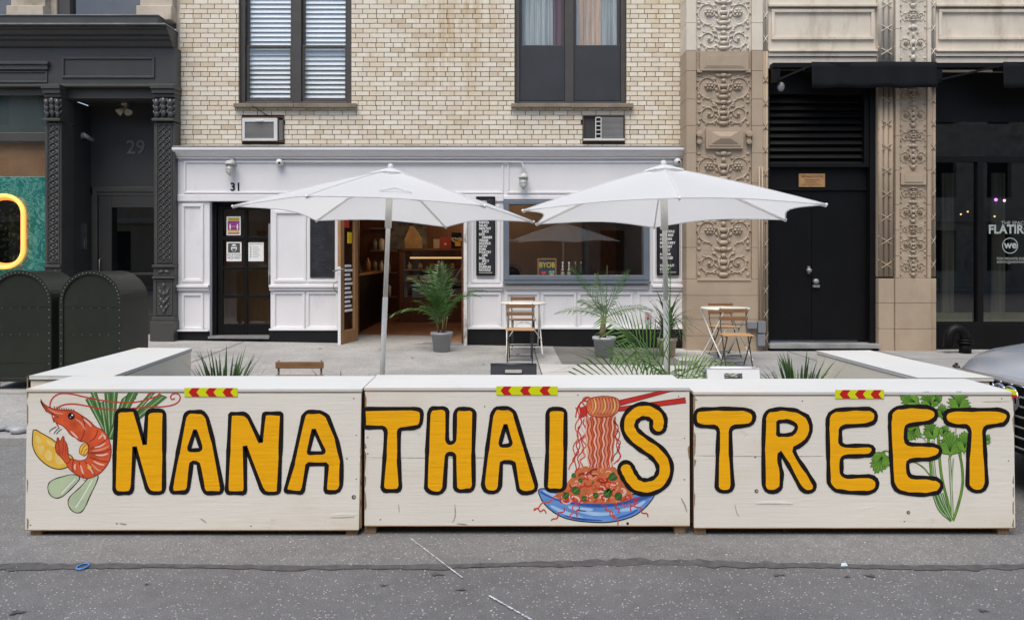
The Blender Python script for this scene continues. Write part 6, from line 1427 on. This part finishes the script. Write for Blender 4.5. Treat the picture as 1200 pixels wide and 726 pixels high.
# iron shopfront recess fittings
YR = 14.06
b = B(); x, z = PX(147, 13.7), ly(115.2); t = thing('ceiling_spotlight', (x, 13.7, z), 'tan twin spotlight on the recess ceiling above number 29', 'spotlight')
b.box(x - .05, x + .05, 13.65, 13.75, z - .04, z + .0); b.cyl((x, 13.7, z - .04), (x, 13.7, z - .1), .02); b.build('mount', m_pot_beige, t)
for s, d in ((-1, .1), (1, .08)):
    b = B(); b.cyl((x + s * .02, 13.7, z - .09), (x + s * d, 13.64, z - .17), .03, .065, 12); b.build('lamp_head', m_pot_beige, t)
b = B(); x, z = lx(77.3), ly(155); t = thing('security_camera', (x, 13.55, z), 'small grey bullet camera on the recess wall of number 29', 'security camera')
b.box(x, x + .03, 13.72, 13.78, z - .03, z + .03); b.tube([(x + .02, 13.75, z), (x + .12, 13.72, z - .02)], .01, 6); b.build('bracket', m_dullmetal, t)
b = B(); b.cyl((x + .17, 13.80, z - .05), (x + .09, 13.60, z + .02), .035, .04, 10); b.build('housing', m_dullmetal, t)
b = B(); x = lx(77.2); b.box(x, x + .02, 13.78, 13.88, PZ(292, 13.8), PZ(276, 13.8)); b.box(x, x + .03, 13.79, 13.87, PZ(275, 13.8), PZ(262, 13.8)); b.mat(m_chrome).box(x + .02, x + .024, 13.80, 13.86, PZ(289, 13.8), PZ(281, 13.8)); one(b, 'intercom', m_dullmetal, (x, 13.83, PZ(290, 13.8)), 'grey intercom panel on the recess wall by the door', 'intercom')
# meter boxes and pipes on the carved pilaster
t = thing('meter_boxes', (tx(886), 12.88, ty(403)), 'grey electrical boxes and pipes low on the carved pilaster', 'electrical box')
for x0, x1, y0, y1 in ((873, 884, 376, 384), (885.2, 894, 375.5, 389), (885, 893.5, 390.5, 404)): b = B(); b.box(tx(x0), tx(x1), 12.80, 12.9, ty(y1), ty(y0)); b.build('box', M('painted_meter_grey', (.19, .20, .22), .5, .08), t, .006)
for x in (888, 891.5): b = B(); b.cyl((tx(x), 12.87, ty(375.4)), (tx(x), 12.87, ty(196)), .013, n=7); b.build('pipe', m_stone, t)
# standpipe by the far window, tap on the white wall
x, Y = PX(1131, 12.6), 12.6; z = sz(x, Y); t = thing('standpipe', (x, Y, z), 'black cast iron standpipe elbow in front of the dark shop window', 'standpipe')
b = B(); b.cyl((x, Y, z), (x, Y, z + .16), .09, n=14); b.cyl((x, Y, z + .155), (x, Y, z + .185), .12, n=14); b.cyl((x, Y, z + .20), (x, Y, z + .225), .115, n=14); b.build('base', m_black, t)
b = B(); b.tube([(x, Y, z + .2)] + [(x - .13 + .13 * math.cos(a), Y, z + .25 + .14 * math.sin(a)) for a in [PI * k / 10 for k in range(11)]] + [(x - .26, Y + .02, z + .1)], .075, 12); b.build('elbow', m_black, t)
x = fx(757.5); t = thing('wall_tap', (x, 13.2, fy(365)), 'small white wall pipe with red valve on the dado', 'tap'); b = B(); b.cyl((x, 13.19, fy(384)), (x, 13.19, fy(363)), .022, n=8); b.cyl((x, 13.25, fy(363.5)), (x, 13.12, fy(363.5)), .03, n=8); b.box(x - .06, x + .06, 13.14, 13.17, fy(364), fy(362.8)); b.build('pipe', m_white, t); b = B(); b.cyl((x, 13.16, fy(373)), (x, 13.16, fy(367)), .025, n=8); b.build('valve', M('faded_red', (.45, .16, .13), .6), t)
# awnings
def awning(x0, x1, xs0, label):
    t = thing('awning', (tx(x0), 12.9, ty(105)), label, 'awning', 'folded black awnings'); b = B()
    b.box(tx(x0), tx(x1), 12.80, 12.97, ty(82), ty(76)); b.build('cassette', m_black, t, .01)
    v = B(); n = 40; rows = 5
    zt_, zb_ = ty(77), ty(107)
    for i in range(n + 1):
        u = i / n
        for j in range(rows + 1): f = j / rows; v.v.append((tx(xs0) + (tx(x1) - tx(xs0)) * u, 12.70 - .02 * f + .018 * f * math.sin(u * 30) + .01 * math.sin(u * 7), zt_ + (zb_ - zt_) * f * (1 + .02 * math.sin(u * 19))))
    for i in range(n):
        for j in range(rows): a = i * (rows + 1) + j; v.face((a, a + rows + 1, a + rows + 2, a + 1), True)
    o = v.build('valance', m_awning, t); o.modifiers.new('thick', 'SOLIDIFY').thickness = .006
    v = B(); v.prism([(tx(xs0), 12.97, ty(76.5)), (tx(xs0), 12.70, ty(78)), (tx(xs0), 12.70, ty(82)), (tx(xs0), 12.97, ty(84))], (tx(x1) - tx(xs0), 0, 0)); v.build('rolled_cloth', m_awning, t)
    v = B(); v.bar((tx(x0 + 6), 12.78, ty(96)), (tx(xs0 + 2), 12.72, ty(80)), .03, .03); v.box(tx(x0 + .5), tx(x0 + 9), 12.82, 12.93, ty(99), ty(82.2)); v.build('folding_arm', m_dullmetal if False else m_black, t)
awning(902, 1088, 944, 'black awning over the louvred doorway'); awning(1090, 1290, 1164, 'black awning over the dark shop window')
b = B(); b.ell((tx(913.5), 12.88, ty(103)), (.06, .06, .08), 12); b.cyl((tx(913.5), 12.95, ty(97)), (tx(913.5), 12.88, ty(100)), .02); one(b, 'bulb_camera', m_dullmetal, (tx(913.5), 12.9, ty(103)), 'grey dome fitting under the awning corner', 'camera')

# ================================================================== INSIDE THE CAFE
YC = 17.6
x0, x1 = PX(468, YC), PX(600, YC); zf = .165; t = thing('display_case', ((x0 + x1) / 2, YC, zf), 'dark wooden display case with warm lit shelf inside the cafe', 'display case')
zt = PZ(291, YC); b = B(); b.box(x0, x1, YC - .05, YC + .7, zt - .05, zt); b.box(x0, x0 + .1, YC, YC + .7, zf, zt - .05); b.box(x1 - .1, x1, YC, YC + .7, zf, zt - .05); b.box(x0 + .1, x1 - .1, YC + .6, YC + .7, zf, zt - .05); b.box(x0 + .1, x1 - .1, YC, YC + .6, zf, zf + .55); b.build('cabinet', m_wood_dark, t, .006)
b = B(); b.box(x0 + .1, x1 - .1, YC + .05, YC + .6, PZ(330, YC), PZ(330, YC) + .02); b.box(x0 + .1, x1 - .1, YC + .05, YC + .6, PZ(317, YC), PZ(317, YC) + .02); b.build('shelf', m_dullmetal, t)
b = B(); b.box(x0 + .2, x1 - .15, YC + .3, YC + .34, PZ(303, YC), PZ(301, YC)); b.build('case_light', EM('warm_tube', (1, .60, .25), .6), t)
b = B(); rnd = random.Random(2)
for k in range(9): xx = x0 + .2 + k * .24; b.lathe([(.001, PZ(317, YC) + .021), (.05, PZ(317, YC) + .021), (.055, PZ(317, YC) + .11), (.02, PZ(317, YC) + .16), (.001, PZ(317, YC) + .16)], (xx, YC + .25, 0), 10)
b.build('jars', M('jar_contents', (.45, .35, .18), .3, .4, 6), t); b = B(); b.box(x0 + .1, x1 - .1, YC + .01, YC + .016, zf + .55, zt - .05); b.build('glass_front', m_glass, t)
b = B(); b.mat(m_pot_beige)
for k in range(4): b.box(x0 + .15 + k * .3, x0 + .38 + k * .3, YC + .15, YC + .4, PZ(330, YC) + .022, PZ(330, YC) + rnd.uniform(.06, .14))
b.build('food_trays', None, t)
Y = 17.65; x = PX(484, Y); zt += .002; b = B(); b.loft([[(x - .17, Y, zt), (x + .19, Y, zt), (x + .19, Y + .2, zt), (x - .17, Y + .2, zt)], [(x - .19, Y - .02, zt + .2), (x + .18, Y - .02, zt + .2), (x + .18, Y + .22, zt + .2), (x - .19, Y + .22, zt + .2)], [(x - .12, Y + .05, zt + .38), (x + .08, Y + .05, zt + .38), (x + .08, Y + .15, zt + .38), (x - .12, Y + .15, zt + .38)], [(x - .08, Y + .08, zt + .5), (x + .0, Y + .08, zt + .5), (x + .0, Y + .12, zt + .5), (x - .08, Y + .12, zt + .5)]], smooth=False)
one(b, 'paper_bag', M('tan_bag', (.40, .27, .13), .6, .3, 6), (x, Y, zt), 'tan takeaway bag standing on the display case', 'bag')
def cardsign(px0, px1, py0, Y, m, label, detail=None):
    xa, xb, zb = PX(px0, Y), PX(px1, Y), PZ(py0, Y); b = B(); b.mat(m).box(xa, xb, Y, Y + .03, zt, zb)
    if detail == 'w': b.mat(m_whitepaint); 
    if detail == 'r': b.mat(m_pinkpaint); b.box(xa + .1, xb - .1, Y - .002, Y - .0005, zt + .12, zb - .18)
    if detail == 'y': b.mat(m_lemon); b.box(xa + .08, xb - .08, Y - .002, Y - .0005, zt + .05, zt + .2); b.mat(m_whitepaint); b.text('FOOD', .13, lambda x, y: ((xa + xb) / 2 + x, Y - .002, zb - .2 + y), .004)
    one(b, 'counter_sign', None, ((xa + xb) / 2, Y, zt), label, 'sign', 'small signs on the display case')
cardsign(508, 515, 280, 17.6, m_pot_beige, 'narrow tan card on the display case'); cardsign(515.5, 528.5, 277.5, 17.6, M('red_card', (.33, .03, .03), .6), 'red card sign on the display case', 'r'); cardsign(529, 544, 272.5, 17.62, m_black, 'black framed food sign on the display case', 'y')
# red seat in front of the case
Y = 15.4; x = PX(529, Y); t = thing('red_chair', (x, Y, zf), 'dark red cafe chair behind the potted palm', 'chair'); b = B(); b.box(x - .28, x + .28, Y - .02, Y + .04, PZ(326, Y), PZ(314, Y)); b.build('backrest', M('dark_red_vinyl', (.14, .02, .025), .4), t, .02); b = B(); b.box(x - .28, x + .28, Y - .45, Y, PZ(349, Y), PZ(345, Y)); b.build('seat', m_wood_dark, t, .01)
for sx_ in (-.25, .25):
    for yy in (-.42, .0): f = B(); f.box(x + sx_ - .02, x + sx_ + .02, Y + yy - .02, Y + yy + .02, zf, PZ(349, Y)); f.build('leg', m_wood_dark, t)
# left counter and its clutter
Y0_, Y1_ = 15.0, 18.6; xa, xb = RX0 + .4, PX(425, 15.6); zc = PZ(320, 15.6); t = thing('side_counter', (xa, 16, zf), 'dark service counter along the cafe wall', 'counter'); b = B(); b.box(xa, xb, Y0_, Y1_, zf, zc - .04); b.build('cabinet', m_black, t); b = B(); b.box(xa, xb + .04, Y0_ - .03, Y1_, zc - .04, zc); b.build('worktop', m_wood_tan, t, .005)
x = PX(418, 16.2); b = B(); b.loft([[(x - .3, 16.0, zc), (x + .12, 16.0, zc), (x + .12, 16.5, zc), (x - .3, 16.5, zc)], [(x - .3, 16.0, zc + .5), (x - .1, 16.0, zc + .5), (x - .1, 16.5, zc + .5), (x - .3, 16.5, zc + .5)]], smooth=False); one(b, 'till', m_black, (x, 16.2, zc), 'dark till with sloping front on the cafe counter', 'till', bevel=.01)
b = B(); x = PX(430.5, 16.8); b.lathe([(.001, zc), (.06, zc), (.06, zc + .2), (.02, zc + .26), (.02, zc + .3), (.001, zc + .3)], (xb - .1, 16.8, 0), 12); one(b, 'counter_bottle', M('dull_amber', (.3, .17, .06), .3), (xb - .1, 16.8, zc), 'amber bottle on the dark cafe counter', 'bottle')
Y = 20.0; t = thing('shelf_unit', (PX(448, Y), Y, zf), 'dark shelving with pots at the back of the cafe', 'shelf'); b = B(); xs0, xs1 = PX(437, Y), PX(466, Y)
for z in (.6, 1.2, 1.75, 2.3): b.box(xs0, xs1, Y - .35, Y, z, z + .03)
b.build('shelf', m_dullmetal, t); rnd = random.Random(12)
for z in (.63, 1.23, 1.78):
    xx = xs0 + .08
    while xx < xs1 - .08: r = rnd.uniform(.04, .08); b = B(); b.mat(rnd.choice([m_dullmetal, m_pot_beige, m_black, m_whitepaint])); b.lathe([(.001, z), (r, z), (r, z + rnd.uniform(.12, .3)), (.001, z + .3)], (xx, Y - .2, 0), 10); b.build('pot', None, t); xx += .17
b = B(); xw0, xw1 = PX(452, 20.1), PX(500, 20.1); b.box(xw0, xw1, 20.12, 20.16, PZ(292, 20.1), PZ(240, 20.1)); one(b, 'wall_poster', M('mural_print', (.16, .17, .17), .7, .9, 2.5), (xw0, 20.14, PZ(292, 20.1)), 'grey and white mural panel on the cafe back wall', 'poster')
# room lamps: only the window glow is real, the others are added light
for i, (x, Y, z) in enumerate([(-1.7, 16.2, 2.75), (-.9, 18.9, 2.75), (2.3, 15.6, 2.45), (.3, 14.3, 2.8)]):
    t = thing('pendant_and_added_lamp', (x, Y, z), ['added warm lamp lighting the cafe floor', 'added warm lamp lighting the display case', 'warm pendant lamp glowing at the far side of the shop window', 'added warm lamp lighting the tan wall'][i], 'lamp', 'pendant lamps inside the cafe')
    b = B(); b.ell((x, Y, z), (.06, .06, .08), 10); b.build('bulb', EM('warm_bulb', (1, .6, .25), 8), t); b = B(); b.cyl((x, Y, z + .07), (x, Y, 3.14), .008, n=6); b.build('cord', m_black, t)
    l = bpy.data.lights.new('pendant_and_added_glow', 'POINT'); l.energy = (20, 22, 15, 3)[i]; l.color = (1, .62, .32); l.shadow_soft_size = .08; lo_ = bpy.data.objects.new('pendant_and_added_glow', l); COL.objects.link(lo_); lo_.parent = t; lo_.location = (0, 0, -.15)
# window sill things
ZS = fy(326.3); YW = 13.62
t = thing('window_shelf', (fx(675), 13.8, ZS), 'wooden shelf inside the shop window', 'shelf'); b = B(); b.box(fx(594), fx(752), 13.45, 14.1, ZS - .05, ZS); b.build('board', m_wood_tan, t); b = B(); b.box(fx(594), fx(752), 13.45, 13.5, .17, ZS - .052); b.build('panel_front', m_room_dark, t)
def wx(px): return PX(px, YW)
def wz(py): return PZ(py, YW)
t = thing('chalkboard_sign', (wx(641), YW, ZS), 'small wooden framed chalkboard reading BYOB in the window', 'chalkboard'); b = B(); xa, xb, zb = wx(629.8), wx(652.2), wz(302.5)
b.box(xa, xb, YW, YW + .015, ZS, zb); b.build('board', M('slate_blue_board', (.05, .07, .085), .6, .2, 8), t); b = B(); b.box(xa, xa + .025, YW - .012, YW + .02, ZS, zb); b.box(xb - .025, xb, YW - .012, YW + .02, ZS, zb); b.box(xa + .025, xb - .025, YW - .012, YW + .02, zb - .025, zb); b.build('frame', m_wood_tan, t)
b = B(); b.mat(M('chalk_yellow', (.62, .45, .05), .7)); b.text('BYOB', .125, lambda x, y: ((xa + xb) / 2 + x, YW - .003, wz(313.2) + y), .003, sx=.85); b.mat(M('chalk_red', (.7, .06, .08), .7)); cx = wx(636.8)
b.poly([(cx + .045 * math.cos(a), YW - .003, wz(318) + .05 * math.sin(a)) for a in [PI + PI * k / 10 for k in range(11)]]); b.mat(m_whitepaint); b.box(cx - .004, cx + .004, YW - .004, YW - .002, ZS + .01, wz(322)); b.mat(M('chalk_aqua', (.35, .6, .55), .7)); cx = wx(646.5)
for q in (-.025, 0, .025): b.poly([(cx + q + .022 * math.cos(a), YW - .003, wz(318.5) + .022 * math.sin(a)) for a in [2 * PI * k / 10 for k in range(10)]])
b.mat(m_lemon); b.box(cx - .035, cx + .035, YW - .004, YW - .002, ZS + .005, wz(320.5)); b.build('chalk_drawing', None, t)
for i, (px, m, lab) in enumerate([(659.5, 0, 'clear bottle with white cap nearest the BYOB chalkboard'), (667, 0, 'clear bottle with white cap, second from the BYOB chalkboard'), (674.5, 1, 'green bottle in the window beside the two white capped bottles'), (681, 1, 'green bottle in the window nearest the dark post')]):
    x = wx(px); b = B(); b.mat(M('pale_bottle', (.42, .42, .38), .15, .1) if m == 0 else M('green_bottle', (.02, .05, .03), .12, .1)); b.lathe([(.001, ZS), (.032, ZS), (.034, ZS + .10), (.028, ZS + .13), (.012, ZS + .17), (.012, ZS + .24), (.001, ZS + .24)], (x, YW + .03, 0), 12); b.mat(m_whitepaint if m == 0 else m_dullmetal); b.lathe([(.001, ZS + .241), (.015, ZS + .241), (.015, ZS + .275), (.001, ZS + .275)], (x, YW + .03, 0), 10)
    if m == 0: b.mat(M('dark_sauce', (.10, .03, .015), .3)); b.lathe([(.031, ZS + .108), (.0345, ZS + .108), (.0335, ZS + .125), (.029, ZS + .131)], (x, YW + .03, 0), 12)
    one(b, 'sauce_bottle', None, (x, YW + .03, ZS), lab, 'bottle', 'bottles on the window shelf')
x = wx(600); t = thing('desk_fan', (x, 13.72, ZS), 'black desk fan at the window corner', 'fan'); b = B(); zc_ = ZS + .06
for r in (.05, .09, .13, .17): b.tube([(x + r * math.cos(a), 13.70 + .03 * (1 - r / .17) * -1, zc_ + r * math.sin(a)) for a in [2 * PI * k / 24 for k in range(24)]], .004, 5, True)
for k in range(16): a = 2 * PI * k / 16; b.tube([(x, 13.67, zc_), (x + .17 * math.cos(a), 13.70, zc_ + .17 * math.sin(a))], .003, 4)
b.build('cage', m_black, t); b = B(); b.lathe([(.001, 13.70), (.14, 13.71), (.14, 13.73), (.001, 13.74)], (x, 0, zc_), 16, axis='Y'); b.build('blades', m_black, t)

# ================================================================== THE PARKED CAR
NX, NY = 3.50, 5.57
t = thing('parked_car', (NX + 2.3, NY, 0), 'silver blue car parked nose to the white side arm', 'car')
m_car = M('silver_blue_car_paint', (.50, .55, .62), .2, .04, 3, 0, metal=.55); m_tyre = M('tyre_rubber', (.02, .02, .02), .8)
secs = [(0.0, .52, .30, .74), (.06, .66, .27, .80), (.16, .80, .25, .86), (.28, .885, .24, .905), (.42, .92, .23, .94), (.75, .945, .22, .99), (1.2, .955, .21, 1.045), (1.55, .96, .21, 1.09), (2.2, .965, .21, 1.10), (3.4, .965, .21, 1.10), (4.2, .95, .23, 1.08), (4.55, .88, .30, 1.02), (4.66, .78, .36, .94)]
def ringof(x, w, zb, zt):
    sh = zt - (.13 if x < 1.6 else .10); pts = []
    half = [(0, zb), (w * .88, zb), (w, zb + .14), (w, (zb + sh) / 2), (w * .985, sh - .05), (w * .95, sh + .02), (w * .84, zt - .045), (w * .6, zt - .008), (w * .3, zt + .008), (0, zt + .012)]
    pts = half + [(-a, z) for a, z in half[-2:0:-1]]
    return [(NX + x, NY - a, z) for a, z in pts]
b = B(); b.loft([ringof(*s) for s in secs]); b.build('body', m_car, t)
b = B(); cab = [(1.45, .80, 1.09, 1.12), (2.15, .72, 1.09, 1.60), (2.9, .70, 1.09, 1.68), (3.7, .68, 1.09, 1.60), (4.45, .70, 1.06, 1.10)]
b.loft([[(NX + x, NY - w * 1.08, zb), (NX + x, NY - w, zt), (NX + x, NY + w, zt), (NX + x, NY + w * 1.08, zb)] for x, w, zb, zt in cab], smooth=False); b.build('window_glass', M('car_glass', (.015, .018, .02), .08, .05, spec=.8), t)
b = B(); b.loft([[(NX + x, NY - w, z), (NX + x, NY - w * .6, z + .035), (NX + x, NY, z + .045), (NX + x, NY + w * .6, z + .035), (NX + x, NY + w, z), (NX + x, NY, z - .01)] for x, w, z in ((2.1, .72, 1.575), (2.9, .71, 1.685), (3.75, .69, 1.60))]); b.build('roof', m_car, t)
def nose(y):
    a = abs(y); return 0 if a < .5 else ((a - .5) / .16 * .06 if a < .66 else (.06 + (a - .66) / .14 * .10 if a < .8 else .16 + (a - .8) / .085 * .12))
ys = [-.82 + 1.64 * k / 30 for k in range(31)]
b = B()
for k in range(30):
    ya, yb_ = ys[k], ys[k + 1]; xa, xb = NX + nose(ya) - .012, NX + nose(yb_) - .012
    b.poly([(xa, NY + ya, .30), (xb, NY + yb_, .30), (xb + .0, NY + yb_, .72 + .03 * 1), (xa, NY + ya, .75)])
gr = b.build('grille', m_black, t)
b = B()
for z in (.34, .41, .48, .55, .62, .685): b.tube([(NX + nose(y) - .03, NY + y, z) for y in ys if abs(y) < .72], .008, 5)
for k in range(9): y = -.64 + k * .16; b.tube([(NX + nose(y) - .02, NY + y, .32), (NX + nose(y) - .02, NY + y, .73)], .006, 5)
b.build('grille_bars', m_dullmetal, gr)
b = B(); b.tube([(NX + nose(y) - .02, NY + y, .765 + .0 * y) for y in ys if abs(y) < .8], .017, 7); b.build('chrome_strip', m_chrome, t)
b = B()
for k in range(4): cy = NY - .18 + .12 * k; b.tube([(NX - .055, cy + .078 * math.cos(a), .665 + .078 * math.sin(a)) for a in [2 * PI * j / 24 for j in range(24)]], .011, 7, True)
b.build('emblem', m_chrome, t)
for s in (-1, 1):
    b = B(); pts = [(NX + nose(s * y) - .014, NY + s * y) for y in (.62, .70, .78, .85)]
    b.loft([[(x, y, .60), (x, y, .73)] for x, y in pts], closed=False, cap=False); b.build('headlight', m_chrome, t)
for x, s in ((.95, -1), (.95, 1), (3.75, -1), (3.75, 1)):
    w = B(); y = NY + s * .90; w.lathe([(.2, y - .11), (.33, y - .11), (.345, y - .08), (.345, y + .08), (.33, y + .11), (.2, y + .11)], (NX + x, 0, .345), 28, axis='Y'); wo = w.build('wheel', m_tyre, t)
    r = B(); r.lathe([(.001, y - .09), (.2, y - .1), (.2, y + .1), (.001, y + .09)], (NX + x, 0, .345), 20, axis='Y'); r.build('rim', m_dullmetal, wo)

# ================================================================== LITTER
Y = EYE * F / (665 - VY); x = PX(97, Y); b = B(); b.tube([(x + .026 * math.cos(a), Y + .04 * math.sin(a), .009) for a in [2 * PI * k / 18 for k in range(18)]], .0045, 6, True); one(b, 'litter_ring', M('blue_plastic', (.05, .22, .6), .4), (x, Y, 0), 'small blue plastic ring lying on the tar seam', 'litter')
Y = EYE * F / (662 - VY); x = PX(988, Y); b = B(); b.loft([[(x - .02, Y - .02, .004), (x + .02, Y - .015, .004), (x + .015, Y + .02, .004)], [(x - .012, Y - .01, .016), (x + .012, Y - .01, .018), (x + .01, Y + .01, .012)]], smooth=False); one(b, 'litter_scrap', M('pale_blue_scrap', (.5, .62, .7), .6), (x, Y, 0), 'pale blue paper scrap on the road below TREET', 'litter')
rnd = random.Random(31); b = B()
for k in range(260):
    Y = rnd.uniform(3.5, 6.6); x = rnd.uniform(-4.5, 4.5); r = rnd.uniform(.003, .008); b.ell((x, Y, .002), (r, r, r * .7), 4)
tag(b.build('grit', M('pale_grit', (.5, .49, .46), .9, .3, 50)), kind='stuff', label='pale grit scattered on the asphalt')
# bag and rubble by the kerb
x, Y = PX(14, 7.0), 7.0; b = B(); rr = random.Random(6)
for k in range(5): b.ell((x + rr.uniform(-.16, .16), Y + rr.uniform(-.08, .08), sz(x, Y) + .025), (rr.uniform(.06, .10), rr.uniform(.05, .08), rr.uniform(.02, .04)), 8, Matrix.Rotation(rr.uniform(0, 3), 3, 'Z'))
one(b, 'plastic_bag', M('crumpled_grey_bag', (.30, .31, .33), .5, .4, 14, .9, 12, dist=.03), (x, Y, sz(x, Y)), 'crumpled pale plastic bag on the kerb', 'bag')
